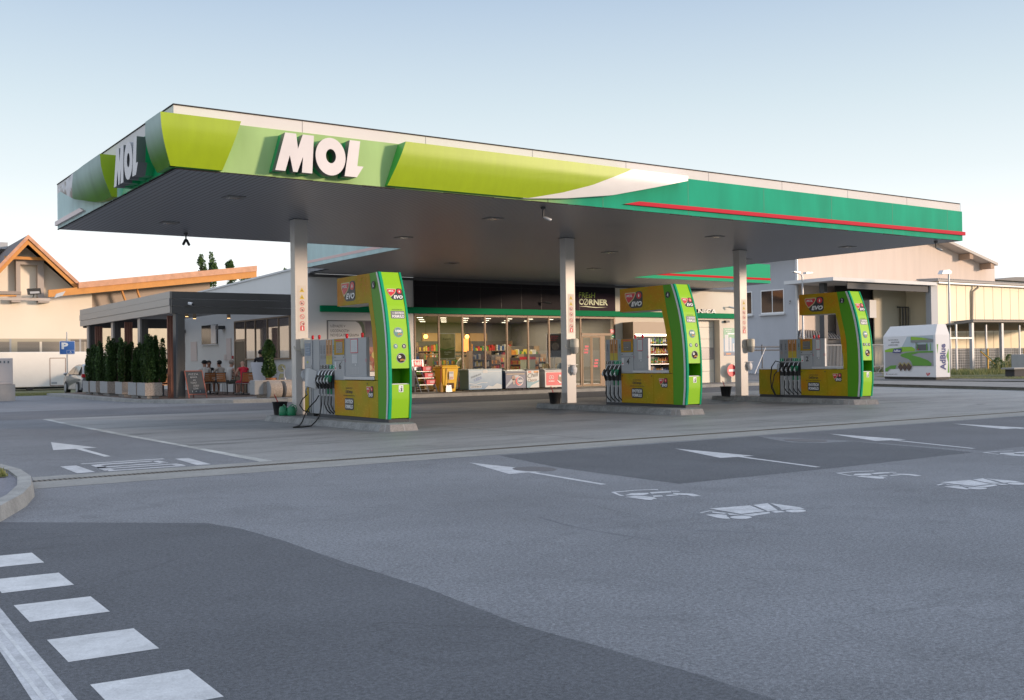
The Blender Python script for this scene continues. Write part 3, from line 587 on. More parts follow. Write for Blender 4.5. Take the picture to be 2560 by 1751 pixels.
for sh in ((Mp, None), (Oo, Oi), (Lp, None)):
    letter(sh, lambda x, z, d: (x, YF - d, z)); letter(sh, lambda x, z, d: (XL - d, 20.35 - (x - 6.99) * .965, z - .03))
# green sweep on side fascia behind letters
mb = MB(); mb.face([(XL - .004, 20.95, 4.61), (XL - .004, 18.2, 4.61), (XL - .004, 18.2, 5.2), (XL - .004, 20.55, 4.95)][::-1], LBACK); mb.build('green_print', cano)
# columns with warning signs
COLM = M('column_paint', (.62, .585, .555, 1), .38, var=.03, vs_=1.2, coat=.2)
SY = M('sign_yellow', (.62, .44, .03, 1), .5); SR = M('sign_red', (.62, .04, .06, 1), .5)
COLS = (9.49, 17.24, 23.93)
for cx in COLS:
    mb = MB(); mb.box(cx, cx + .31, 22.4, 22.65, .14, ZB, COLM); mb.box(cx - .03, cx + .34, 22.37, 22.68, ZB - .012, ZB - .001, DGREY)
    col = mb.build('column', cano, bevel=.012)
    D = Decal((cx + .165, 22.4, 0), (1, 0, 0), (0, 0, 1)); D.rect(-.10, .10, 2.02, 3.08, M('sticker_strip', (.60, .55, .50, 1), .5), 1)
    for z in (2.98, 2.82): D.poly([(-.06, z - .05), (.06, z - .05), (0, z + .055)], SY, 2); D.poly([(-.012, z - .03), (.012, z - .03), (0, z + .015)], SIGNK, 3)
    for k, z in enumerate((2.68, 2.53, 2.37, 2.21)):
        D.ring(0, z, .056, .011, SR, 2, 20); D.line([(-.035, z + .035), (.035, z - .035)], .009, SR, 3)
        if k != 2: D.disc(-.005 + .01 * k, z - .008, .02, SIGNK, 2, n=8)
    D.rect(-.052, .052, 2.05, 2.155, SR, 2); D.rect(-.012, .014, 2.065, 2.13, SIGNW, 3); D.rect(-.006, .008, 2.13, 2.145, SIGNW, 3)
    D.mb.build('warning_sticker', col)
# recessed ceiling lamps
for i, (x, y) in enumerate(((7.25, 20.1), (7.27, 24.4), (13.45, 20.2), (13.4, 24.4), (20.75, 20.3), (20.8, 24.8), (26.3, 20.25), (18.3, 30.0), (26.4, 24.5), (24.0, 29.5))):
    mb = MB(); s_ = .19; mb.box(x - s_, x + s_, y - s_, y + s_, 4.586, 4.598, M('lamp_frame', (.22, .22, .22, 1), .5))
    lm = mb.build('ceiling_lamp', cano); mb = MB(); mb.box(x - .12, x + .12, y - .12, y + .12, 4.578, 4.587, M('lamp_lens', (.35, .35, .33, 1), .15, spec=.8)); mb.build('lamp_lens', lm)
def camera_thing(base, direction, label, mat, drop=.22, second=None, up=False):
    b = Vector(base); t = thing('security_camera', b, label, 'security camera'); s = -1 if not up else 0
    d = Vector(direction).normalized(); j = b + Vector((0, 0, -drop)); mb = MB(); mb.lathe((b.x, b.y, b.z - .05), [(.05, 0), (.06, .045)], DGREY, 12); mb.tube([b + Vector((0, 0, -.02)), j], .018, DGREY, 8); mb.build('bracket', t)
    for dd in [d] + ([Vector(second).normalized()] if second else []):
        e = j + dd * .05; mb = MB(); mb.tube([j, e, e + dd * .13, e + dd * .135], [.015, .033, .033, .025], mat, 12); mb.build('camera_body', t)
        mb = MB(); mb.tube([e + dd * .132, e + dd * .142], [.027, .027], BLACK, 12); mb.build('lens', t)
    return t
camera_thing((8.15, 26.0, 4.59), (-.45, -.3, -.8), 'pair of dark security cameras on one bracket under the left rear canopy edge', DGREY, .15, (.3, -.3, -.8))
camera_thing((13.35, 18.1, 4.59), (.75, -.45, -.35), 'white security camera under the canopy edge below the long lime panel', LGREY, .22)
camera_thing((27.3, 17.95, 4.59), (.5, -.5, -.3), 'grey security camera under the right front corner of the canopy', GREY, .2)
# ================================================================== PUMPS
PROF = [(18.03, .20), (17.985, .6), (17.975, 1.05), (17.99, 1.5), (18.035, 1.92), (18.12, 2.36), (18.26, 2.80), (18.38, 3.08)]
def yprof(z):
    if z <= PROF[0][1]: return PROF[0][0]
    for (a, p), (b_, q) in zip(PROF, PROF[1:]):
        if z <= q: t = (z - p) / (q - p); return a + (b_ - a) * t
    return PROF[-1][0]
BACKG = [(18.44, .20), (18.44, 1.2), (18.46, 1.7), (18.51, 1.98), (18.64, 2.51), (18.75, 3.075)]
INNER = [(18.57, .96), (18.58, 1.3), (18.63, 1.65), (18.67, 1.98), (18.75, 2.3), (18.81, 2.49)]
class Curved(Decal):
    def P(s, x, y, l): return Vector((s.O.x + x, yprof(y) - .004 * l, y))
LOGO_RED = M('logo_red', (.60, .015, .03, 1), .4); LOGO_K = M('logo_charcoal', (.022, .024, .028, 1), .45); LOGO_E = M('logo_edge', (.62, .56, .30, 1), .45)
def evo(D, x, y, w, h, l=1):
    """shield and dark drop emblem in the box x..x+w, y..y+h"""
    P = lambda pts: [(x + a * w, y + b * h) for a, b in pts]
    D.poly(P([(.30, .06), (.40, .0), (.88, .0), (.97, .05), (1.0, .14), (1.0, .86), (.95, .97), (.86, 1.0), (.72, 1.0), (.63, .95), (.60, .84), (.48, .52), (.24, .30), (.22, .18)]), LOGO_K, l)
    D.poly(P([(.0, .90), (.04, .96), (.58, .96), (.63, .91), (.60, .78), (.50, .55), (.24, .26), (.19, .27), (.08, .50), (.01, .74)]), LOGO_E, l + 1)
    D.poly(P([(.04, .88), (.07, .91), (.56, .91), (.585, .87), (.55, .76), (.46, .56), (.23, .34), (.20, .34), (.11, .52), (.05, .74)]), LOGO_RED, l + 2)
    D.text('MOL', x + .10 * w, x + .44 * w, y + .68 * h, y + .84 * h, SIGNW, l + 3, .03, .25)
    D.disc(x + .80 * w, y + .74 * h, .145 * w, LOGO_RED, l + 2, .20 * h)
    D.poly(P([(.80, .86), (.765, .72), (.78, .66), (.80, .645), (.825, .66), (.84, .72)]), SIGNW, l + 3)
    D.text('EVO', x + .37 * w, x + .97 * w, y + .10 * h, y + .40 * h, SIGNW, l + 3, .045, .25)
NZ_B = M('nozzle_black', (.012, .012, .012, 1), .4); NZ_G = M('nozzle_green', (.0, .17, .07, 1), .4)
def nozzle(parent, x, y, z, green, hose_pts, extra=None):
    """nozzle hung in its holder at (x,y,z) on the -X side"""
    mb = MB(); bm_ = NZ_G if green else NZ_B
    mb.tube([(x - .07, y + .02, z + .02), (x - .10, y + .03, z - .07), (x - .10, y + .02, z - .13)], [.045, .052, .034], bm_, 10)
    mb.tube([(x - .115, y + .045, z - .02), (x - .145, y + .05, z - .10), (x - .12, y + .03, z - .15)], [.02, .03, .015], LGREY, 8)
    mb.tube([(x - .09, y + .01, z - .12), (x - .08, y + .0, z - .22), (x - .07, y, z - .27)], [.03, .024, .022], NZ_B, 8)
    mb.tube([(x - .13, y - .01, z - .03), (x - .14, y - .015, z - .17), (x - .09, y, z - .25)], .008, NZ_B, 6)
    n = mb.build('nozzle', parent)
    mb = MB(); mb.tube([(x - .075, y + .01, z + .0), (x - .05, y - .005, z + .09), (x - .01, y - .015, z + .13)], [.014, .012, .011], CHROME, 8); mb.build('spout', n)
    mb = MB(); z0 = z - .27; mb.tube([(x - .07, y, z0 + .005), (x - .07, y - .002, z0 - .11)], .022, NZ_G if green else GREY, 8); mb.build('swivel', n)
    mb = MB(); mb.tube(hose_pts, .0135, RUBBER, 8); mb.build('hose', n)
    return n
NICHE = M('niche_dark', (.035, .037, .042, 1), .5); STRG = M('strip_grey', (.27, .29, .33, 1), .4); STRO = M('strip_orange', (.50, .20, .02, 1), .4); STRY = M('strip_yellow', (.52, .40, .01, 1), .4); STRB = M('strip_pale', (.26, .35, .39, 1), .4)
SCR = M('screen_dark', (.03, .028, .025, 1), .12, var=.3, vs_=14); PAPER = M('paper', (.66, .67, .68, 1), .6); PTXT = M('paper_print', (.42, .43, .45, 1), .7); ALERT = M('alert_red', (.60, .04, .07, 1), .5)
CABM = M('pump_cabinet', (.35, .365, .39, 1), .45, .25, var=.04, vs_=3)
def fuel_pump(x0, num, ys, strips, kio, yback, hdr, goldsplit, label, two_line=True, lowblock=None):
    x1 = x0 + .48
    t = thing('fuel_pump', (x0 + .24, 19.3, .14), label, 'fuel pump', 'fuel pumps on the kerbed islands')
    yS1 = ys + .16 * len(strips)
    mb = MB(); mb.box(x0 + .02, x1 - .02, 18.05, (lowblock or yS1) + .0, .128, .20, M('plinth', (.045, .047, .055, 1), .6)); mb.build('plinth', t)
    # green spine with curved nose
    mb = MB(); side = PROF + BACKG[::-1]
    for xa, xb in ((x0, x0 + .045), (x1 - .035, x1)):
        mb.prism([(xa, y, z) for y, z in side], (xb - xa, 0, 0), PGREEN)
    n = len(BACKG)
    mb.box(x0 + .046, x1 - .036, 18.36, 18.435, .2, 2.3, PGREEN)
    mb.prism([(x0 + .046, yprof(2.3) + .03, 2.3), (x0 + .046, 18.56, 2.3), (x0 + .046, 18.745, 3.07), (x0 + .046, 18.40, 3.07)], (.48 - .082, 0, 0), PGREEN)
    spine = mb.build('spine', t)
    # end face: lime panels, teal edges, silver edges, litter slot
    def curved_strip(xa, xb, z0, z1, m, off, th=.0):
        mb = MB(); zs = [z0 + (z1 - z0) * k / 14 for k in range(15)]
        for a, b_ in zip(zs, zs[1:]): mb.face([(xa, yprof(a) - off, a), (xb, yprof(a) - off, a), (xb, yprof(b_) - off, b_), (xa, yprof(b_) - off, b_)], m)
        if th:
            for a, b_ in zip(zs, zs[1:]):
                for X in (xa, xb): q = [(X, yprof(a) - off, a), (X, yprof(a) - off + th, a), (X, yprof(b_) - off + th, b_), (X, yprof(b_) - off, b_)]; mb.face(q if X == xb else q[::-1], m)
        return mb
    curved_strip(x0 + .05, x1 - .03, 1.18, 3.075, PLIME, .006).build('upper_panel', t)
    curved_strip(x0 + .05, x1 - .03, .215, .868, PLIME, .006).build('bin_door', t)
    curved_strip(x0 - .006, x0 + .05, .20, 3.08, TEAL, .022, .05).build('edge_trim', t); curved_strip(x1 - .032, x1 + .006, .20, 3.08, TEAL, .022, .05).build('edge_trim', t)
    mb = MB(); zs = [.2 + 2.878 * k / 14 for k in range(15)]
    for a, b_ in zip(zs, zs[1:]): mb.face([(x0 - .008, yprof(a) + .028, a), (x0 - .008, yprof(b_) + .028, b_), (x0 - .008, yprof(b_) + .088, b_), (x0 - .008, yprof(a) + .088, a)], M('silver_trim', (.55, .57, .60, 1), .35, .3)); mb.face([(x0 - .008, yprof(a) + .088, a), (x0 - .008, yprof(b_) + .088, b_), (x0 - .0, yprof(b_) + .092, b_), (x0 - .0, yprof(a) + .092, a)], MATS['silver_trim'])
    mb.build('silver_trim', t)
    sl = MB(); sl.box(x0 + .05, x1 - .035, 18.0, 18.34, .868, .885, M('slot_ledge', (.66, .67, .66, 1), .4)); sl.box(x0 + .046, x1 - .036, 18.342, 18.358, .885, 1.18, PGREEN); sl.box(x0 + .05, x1 - .035, 18.0, 18.34, 1.175, 1.185, M('slot_green', (.04, .22, .01, 1), .5)); sl.build('litter_slot', t)
    # marks on the end face
    cx = (x0 + x1) / 2 + .01; E = Curved((cx, 0, 0), (1, 0, 0), (0, 0, 1))
    def flush(nm):
        E.mb.build(nm, t); E.mb = MB()
    evo(E, -.155, 2.52, .34, .23, 2); flush('brand_emblem')
    E.rrect(-.135, .165, 2.15, 2.30, .015, M('badge_grey', (.13, .14, .15, 1), .5), 2); E.text('EVOTECH', -.05, .145, 2.235, 2.28, SIGNW, 4, .03); E.text('FORMULO', -.115, .145, 2.165, 2.22, SIGNW, 4, .04); E.ring(-.085, 2.257, .018, .005, SIGNW, 4, 12); E.text('Z INTELIGENTNO', -.10, .12, 2.315, 2.335, SIGNK, 3, .01); flush('slogan_badge')
    for (a, b_, r_, m, tx, sub, tm) in ((-.01, 1.88, .105, M('badge_pale', (.16, .32, .29, 1), .7, spec=.1), '100', 'plus', SIGNW), (.02, 1.38, .105, M('badge_dark', (.05, .038, .034, 1), .7, spec=.1), 'D', 'plus', SIGNW)):
        E.disc(a, b_, r_, M('badge_rim', (.36, .38, .38, 1), .7, spec=.1), 2, r_ * .95); E.disc(a, b_, r_ * .86, m, 3, r_ * .82); E.text(tx, a - r_ * (.62 if len(tx) > 1 else .58), a + r_ * (.62 if len(tx) > 1 else -.02), b_ - .0, b_ + r_ * .5, tm, 4, .05); E.text(sub, a - r_ * .2, a + r_ * .7, b_ - r_ * .6, b_ - r_ * .08, M('badge_orange', (.65, .25, .03, 1), .5), 4, .03); flush('fuel_badge')
    smalls = [(-.09, '95', MATS['badge_pale']), (.095, 'D', MATS['badge_dark'])] if num != '2' else [(-.11, 'LPG', MATS['badge_dark']), (0.0, '95', MATS['badge_pale']), (.11, 'D', MATS['badge_dark'])]
    for a, tx, m in smalls: E.disc(a, 1.61, .048, MATS['badge_rim'], 2); E.disc(a, 1.61, .04, m, 3); E.text(tx, a - .02, a + .02, 1.59, 1.632, SIGNW, 4, .03); flush('fuel_badge')
    E.rrect(-.045, .055, .72, .855, .008, SIGNW, 2); E.line([(.02, .735), (.02, .80)], .022, SIGNK, 3); E.disc(.02, .822, .011, SIGNK, 3, n=10); E.line([(.02, .80), (-.012, .785)], .008, SIGNK, 3); E.line([(-.03, .77), (-.022, .735), (.0, .735), (.006, .77)], .006, SIGNK, 3)
    flush('litter_symbol')
    # gold cladding: low panels, arch, header
    def gold(y0, y1, z0, z1, nm='gold_panel'):
        mb = MB(); mb.box(x0 - .003, x1 + .003, y0, y1, z0, z1, GOLD); return mb.build(nm, t, bevel=.004)
    gold(18.445, goldsplit, .205, .94); gold(goldsplit + .006, ys, .205, .94)
    mb = MB(); ib = [(18.565, .955)] + INNER[1:]; bk = [(y, z) for y, z in BACKG if z > .95]; bk = [(18.443, .945)] + bk[1:]
    a1 = [(x0 - .003, y + .002, z) for y, z in ([(18.443, .945), (18.44, 1.2), (18.46, 1.7), (18.51, 1.98), (18.64, 2.51)])] + [(x0 - .003, y, z) for y, z in INNER[::-1]]
    mb.prism(a1, (.486, 0, 0), GOLD); mb.build('arch', t)
    mb = MB(); mb.prism([(x0 - .003, 18.642, 2.512), (x0 - .003, 18.752, 3.075), (x0 - .003, hdr, 3.075), (x0 - .003, hdr, 2.49), (x0 - .003, 18.81, 2.49)], (.486, 0, 0), GOLD); header = mb.build('header_box', t)
    mb = MB(); mb.box(x0 + .03, x1 - .03, 18.85, hdr - .04, 2.478, 2.489, M('soffit_white', (.6, .58, .52, 1), .6)); mb.build('header_soffit', t)
    S = Decal((x0 - .003, 0, 0), (0, -1, 0), (0, 0, 1)); evo(S, -(hdr - .20), 2.57, .66, .41, 1); S.mb.build('brand_emblem', header); S.mb = MB()
    S.disc(-18.57, 2.83, .078, SIGNK, 4); S.text(num, -18.57 - .025, -18.57 + .025, 2.78, 2.88, SIGNW, 5, .01); S.mb.build('number_disc', header); S.mb = MB()
    for k in range(26):
        a = random.uniform(-hdr + .9, -18.85); S.disc(a, random.uniform(2.55, 3.03), random.choice((.012, .018, .026)), M('bubble', (.44, .31, .008, 1), .6, spec=.2), 1, n=10)
    S.mb.build('bubble_print', header)
    # side printing on the low panel
    yc = -(goldsplit + ys) / 2 if num != '6' else -19.72
    S = Decal((x0 - .003, 0, 0), (0, -1, 0), (0, 0, 1), base=.001)
    S.text('ODLIČEN UČINEK', yc - .16, yc + .16, .765, .805, SIGNK, 1, .01); S.text('ČIŠČENJA', yc - .17, yc + .17, .66, .745, SIGNK, 1, .03); S.text('MOTORJA Z INTELIGENTNO', yc - .26, yc + .26, .605, .64, SIGNK, 1, .01)
    S.rrect(yc - .21, yc + .21, .33, .575, .05, LOGO_K, 1); S.text('EVOTECH', yc - .175, yc + .175, .465, .545, SIGNW, 2, .04); S.text('FORMULO', yc - .175, yc + .175, .36, .44, SIGNW, 2, .04)
    S.mb.build('slogan_print', t); S.mb = MB(); evo(S, -18.93, .60, .30, .235, 1); S.mb.build('brand_emblem', t); S.mb = MB()
    for yy in (-ys + .05, -goldsplit - .06): S.disc(yy, .88, .017, SIGNK, 2, n=10)
    for k in range(30): S.disc(random.uniform(-ys + .05, -18.5), random.uniform(.22, .5), random.choice((.005, .008)), MATS['bubble'], 1, n=6)
    S.mb.build('sparkle_print', t)
    # grey body
    mb = MB(); mb.box(x0 - .02, x1 - .0, 18.575, kio[1] + .02, .955, 1.02, LGREY); mb.build('shelf', t, bevel=.006)
    mb = MB(); mb.box(x0 + .01, x0 + .09, kio[0], kio[1], 1.021, 1.81, CABM); kb = mb.build('kiosk', t, bevel=.006)
    S = Decal((x0 + .01, 0, 0), (0, -1, 0), (0, 0, 1)); k0, k1 = -kio[1], -kio[0]; kc = (k0 + k1) / 2; kw = (k1 - k0)
    S.rect(kc - kw * .22, kc + kw * .13, 1.50, 1.79, ALERT, 1); S.rect(kc - kw * .20, kc + kw * .11, 1.515, 1.775, PAPER, 2); S.rect(kc - kw * .16, kc + kw * .08, 1.29, 1.47, PAPER, 1); S.rect(kc - .02, kc + .02, 1.24, 1.27, PAPER, 1)
    for k in range(9): S.rect(kc - kw * .18, kc + kw * .08, 1.53 + k * .026, 1.534 + k * .026, PTXT, 3)
    for k in range(8): S.rect(kc - kw * .14, kc + kw * .06, 1.30 + k * .02, 1.304 + k * .02, PTXT, 3)
    for k in range(7):
        for j in range(6): S.rect(kc - kw * .22 + j * kw * .07, kc - kw * .19 + j * kw * .07, 1.08 + k * .02, 1.09 + k * .02, LGREY, 1)
    for yy in (k0, k1): 
        for a in (-.03, .012): 
            for zz in (1.325, 1.36): S.rect(yy + a, yy + a + .02, zz, zz + .018, ALERT, 2)
    S.mb.build('notices', kb)
    mb = MB(); mb.box(x0 + .0, x1 - .0, kio[1] + .004, ys - .004, .945, 1.81, CABM); hd = mb.build('display_head', t, bevel=.006)
    a, b_ = -ys + .004, -kio[1] - .004; S = Decal((x0, 0, 0), (0, -1, 0), (0, 0, 1)); S.rect(a, b_, 1.475, 1.805, GOLD, 1); S.rect(a + (b_ - a) * .2, b_ - (b_ - a) * .16, 1.51, 1.74, SCR, 2); S.rect(a + .06, b_ - .06, 1.765, 1.785, ALERT, 2)
    for k in range(4): S.rect(a + (b_ - a) * (.25 + .1 * k), a + (b_ - a) * (.30 + .1 * k), 1.58, 1.60, M('screen_glow', (.35, .33, .28, 1), .4), 3)
    for yy in (a + .04, b_ - .04): S.disc(yy, 1.42, .015, SIGNK, 1, n=10)
    S.rect(a, b_, 1.355, 1.362, DGREY, 1); S.rect(a, b_, 1.47, 1.475, DGREY, 1); S.text(num, a + (b_ - a) * .45, a + (b_ - a) * .68, 1.17, 1.31, SIGNK, 1, .02); S.disc(a + (b_ - a) * .72, 1.32, .015, SIGNK, 1, n=8)
    S.rect(a + .02, a + .11, 1.15, 1.33, PAPER, 1); S.disc(a + .065, 1.19, .022, ALERT, 2, n=10)
    S.mb.build('display', hd)
    for yy in (kio[0] + .24, kio[1] - .02):
        mb = MB(); mb.lathe((x0 + .05, yy, 1.81), [(.02, 0), (.026, .03), (.03, .04), (.03, .085), (.01, .10)], M('beacon_red', (.6, .01, .02, 1), .25), 12); mb.build('beacon', t)
    # hose cabinet with grade strips
    mb = MB(); mb.box(x0 + .035, x1 - .035, ys + .002, yS1, .20, 1.81, CABM); cab = mb.build('hose_cabinet', t, bevel=.005)
    S = Decal((x0 + .035, 0, 0), (0, -1, 0), (0, 0, 1)); S.rect(-yS1 + .005, -ys - .005, .76, 1.145, NICHE, 1)
    cab2 = MB()
    for k, sname in enumerate(strips):
        r_ = -ys - .16 * k - .008; l_ = r_ - .144; c_ = (l_ + r_) / 2; m = {'g': STRG, 'o': STRO, 'b': STRB, 'p': STRG}[sname]
        S.rect(l_, r_, 1.275, 1.80, m, 1)
        if sname == 'o': S.rect(l_, r_, 1.275, 1.46, STRY, 2)
        vs2 = Decal(S.O, (0, 0, 1), (0, 1, 0), S.mb)     # text turned upright
        S.text('EVO', c_ - .055, c_ + .055, 1.615, 1.655, SIGNK, 3, .03, rot=math.pi / 2) if True else None
        if sname == 'o': S.text('Plus', c_ - .05, c_ + .05, 1.725, 1.762, SIGNW, 3, .01, rot=math.pi / 2)
        S.ring(c_, 1.535, .028, .009, SIGNK if sname != 'b' else TEAL, 3, 14); S.rect(c_ - .04, c_ + .04, 1.40, 1.47, M('strip_print', (.25, .26, .28, 1), .5), 3) if sname == 'g' else S.ring(c_, 1.42, .035, .006, STRO, 3, 12)
        dark = sname in 'g'; S.rect(l_ + .004, r_ - .004, 1.178, 1.262, NICHE if (dark or (sname == 'o' and k == 2)) else TEAL, 2); S.text('F' if k % 2 else 'E', c_ - .02, c_ + .02, 1.19, 1.225, SIGNW, 3, .02); S.rect(c_ - .035, c_ + .035, 1.24, 1.25, SIGNW, 3)
        S.rect(l_ - .012, l_ + .006, .20, .755, BLACK, 1); S.rect(l_ + .03, l_ + .05, .20, .755, ALU, 1)
        cab2.tube([(x0 + .03, -c_ + .02, 1.02), (x0 - .005, -c_ + .02, 1.07), (x0 - .01, -c_ + .02, 1.0)], .014, NICHE, 6)
        y = -c_; gn = (sname in 'bo' and k < 2) if True else False
        x_ = x0 + .03; hp = [(x_ - .07, y, .60), (x_ - .075, y - .005, .52), (x_ - .075, y + .01, .42), (x_ - .06, y - .04, .32), (x_ - .03, y - .09, .26), (x_ - .0, y - .12, .22)]
        if num == '6' and k == 3:
            hp = [(x_ - .07, y, .60), (9.44, 20.92, .42), (9.32, 20.72, .28), (9.14, 20.4, .175), (8.98, 20.2, .10), (8.78, 19.98, .025), (8.55, 19.87, .02), (8.36, 19.88, .02)]
        if num == '6' and k == 4:
            hp = [(x_ - .07, y, .60), (9.36, 21.04, .50), (9.20, 21.02, .36), (9.04, 20.88, .22), (8.86, 20.62, .08), (8.66, 20.3, .022), (8.48, 20.05, .02), (8.36, 19.90, .02)]
        if not (num == '2' and sname == 'p'): nozzle(t, x_, y, 1.02, gn, hp)
    S.mb.build('grade_strips', cab); cab2.build('nozzle_holders', cab)
    if lowblock:
        gold(yS1 + .006, lowblock, .205, .94); mb = MB(); mb.box(x0, x1, yS1 + .006, lowblock, .942, .965, LGREY); mb.build('ledge', t)
        mb = MB(); mb.tube([(x0 - .03, yS1 - .10, 1.14), (x0 - .12, yS1 + .02, 1.19), (x0 - .15, yS1 + .14, 1.02), (x0 - .14, yS1 + .20, .7), (x0 - .12, yS1 + .19, .40), (x0 - .10, yS1 + .08, .20), (x0 - .08, yS1 - .06, .16)], .016, RUBBER, 8)
        mb.tube([(x0 - .05, yS1 - .09, .98), (x0 - .14, yS1 + .05, .80), (x0 - .17, yS1 + .12, .45), (x0 - .12, yS1 + .02, .18)], .014, RUBBER, 8)
        mb.tube([(x0 - .06, yS1 - .05, 1.12), (x0 - .10, yS1 - .06, 1.0), (x0 - .09, yS1 - .05, .88)], [.03, .04, .025], GREY, 8); mb.build('gas_hose', t)
    return t
fuel_pump(9.52, '6', 20.43, ['b', 'o', 'o', 'g', 'g'], (18.96, 19.93), 21.23, 20.24, 18.83, 'nearest lime and gold fuel pump, number 6 disc, black hoses trailing on the ground')
fuel_pump(17.38, '4', 20.33, ['b', 'o', 'o', 'g'], (19.32, 19.86), 20.97, 20.34, 19.13, 'lime and gold fuel pump with number 4 disc, standing between the other two')
fuel_pump(23.86, '2', 20.05, ['b', 'o', 'o', 'g', 'p'], (19.20, 19.62), 20.89, 20.06, 19.13, 'farthest right lime and gold fuel pump, number 2 disc, thick black rear hose', lowblock=21.62)
# pump 8 behind pump 6
t = thing('fuel_dispenser', (9.7, 21.65, .14), 'grey fuel dispenser numbered 8 squeezed between pump 6 and the first column', 'fuel dispenser')
mb = MB(); mb.box(9.535, 9.99, 21.60, 22.03, .20, 1.83, CABM); mb.box(9.56, 9.96, 21.62, 22.0, .128, .199, DGREY); bd = mb.build('body', t, bevel=.005)
mb = MB(); mb.box(9.55, 9.97, 21.245, 21.595, .20, 1.82, CABM); mb.build('hose_column', t, bevel=.005)
S = Decal((9.535, 0, 0), (0, -1, 0), (0, 0, 1)); BL = M('price_display', (.06, .13, .24, 1), .25)
S.rect(-21.98, -21.68, 1.47, 1.75, BL, 1); S.disc(-21.85, 1.33, .045, M('yellow_sticker', (.50, .55, .05, 1), .5), 1, .025); S.rect(-22.03, -21.60, 1.20, 1.206, DGREY, 1); S.text('8', -21.92, -21.83, .98, 1.13, SIGNK, 1, .01)
for a in (-21.99, -21.65): S.disc(a, 1.24, .015, SIGNK, 1, n=8)
S.rect(-22.02, -21.80, .21, .86, GOLD, 1); S.rect(-21.99, -21.88, .70, .88, PAPER, 2); S.rect(-21.79, -21.77, .21, .80, BLACK, 2); S.rect(-21.74, -21.69, .21, .78, ALU, 2); S.rect(-21.68, -21.66, .21, .78, BLACK, 2)
for k in range(3): S.rect(-21.95, -21.72, 1.53 + .06 * k, 1.55 + .06 * k, M('display_digit', (.20, .30, .42, 1), .4), 2)
S.mb.build('display', bd)
mb = MB(); mb.prism([(9.53, 21.50, 1.13), (9.40, 21.62, 1.20), (9.36, 21.62, .80), (9.50, 21.50, .74)], (.02, -.10, 0), OFFW); mb.tube([(9.40, 21.60, .78), (9.38, 21.62, .70), (9.42, 21.66, .62)], .018, GREY, 6); mb.build('service_flap', t)
mb = MB(); mb.tube([(9.44, 21.66, .62), (9.36, 21.78, .50), (9.34, 21.86, .38), (9.40, 21.80, .26), (9.50, 21.68, .22)], .013, RUBBER, 8); mb.build('hose', t)
for yy in (21.4, 21.75):
    mb = MB(); mb.lathe((9.62, yy, 1.825), [(.02, 0), (.026, .03), (.03, .04), (.03, .085), (.01, .10)], MATS['beacon_red'], 12); mb.build('beacon', t)
# ------------------------------------------------------------------ kerbed pump islands
ISL = ground_mat('island_concrete', (.27, .27, .265, 1), .25, .28, fs=45, cs=2.2); ISLE = ground_mat('island_end', (.29, .265, .245, 1), .2, .12, fs=60, cs=4)
def island(o):
    i = [tuple(p) for p in offs(o, .055)]; n = len(o); c = (sum(p[0] for p in o) / n, sum(p[1] for p in o) / n)
    if math.hypot(i[2][0] - c[0], i[2][1] - c[1]) > math.hypot(o[2][0] - c[0], o[2][1] - c[1]): i = [tuple(p) for p in offs(o, -.055)]
    Z = .132; mb = MB(); mb.face([(x, y, Z) for x, y in i], ISL)
    for k in range(n):
        j = (k + 1) % n; mb.face([(*o[k], 0), (*o[j], 0), (*i[j], Z), (*i[k], Z)], ISLE if k in (2, 3) else ISL)
        L = math.hypot(o[j][0] - o[k][0], o[j][1] - o[k][1]); m_ = max(1, int(L / .95))
        if k == n - 1: continue
        for q in range(m_):
            t0 = (q + .5) / m_ if k > 1 else q / m_; a = Vector(o[k]).lerp(Vector(o[j]), t0); b_ = Vector(i[k]).lerp(Vector(i[j]), t0); d = (Vector(o[j]) - Vector(o[k])).normalized() * .012; nn = (a - b_) * .08
            mb.face([(a.x + nn.x, a.y + nn.y, .003), (b_.x + nn.x, b_.y + nn.y, Z + .001), (b_.x + d.x + nn.x, b_.y + d.y + nn.y, Z + .001), (a.x + d.x + nn.x, a.y + d.y + nn.y, .003)], M('joint_light', (.42, .41, .39, 1), .8))
    struct('pump_island', mb)
island([(8.95, 22.95), (9.08, 19.5), (9.11, 17.65), (9.24, 17.42), (9.84, 17.42), (10.1, 18.1), (10.2, 22.95)])
island([(16.85, 23.3), (16.82, 19.5), (16.62, 17.75), (16.72, 17.5), (17.38, 17.40), (18.02, 18.3), (18.1, 23.3)])
island([(23.55, 23.3), (23.5, 19.5), (23.2, 18.1), (23.3, 17.8), (23.95, 17.5), (24.55, 18.2), (24.65, 23.3)])
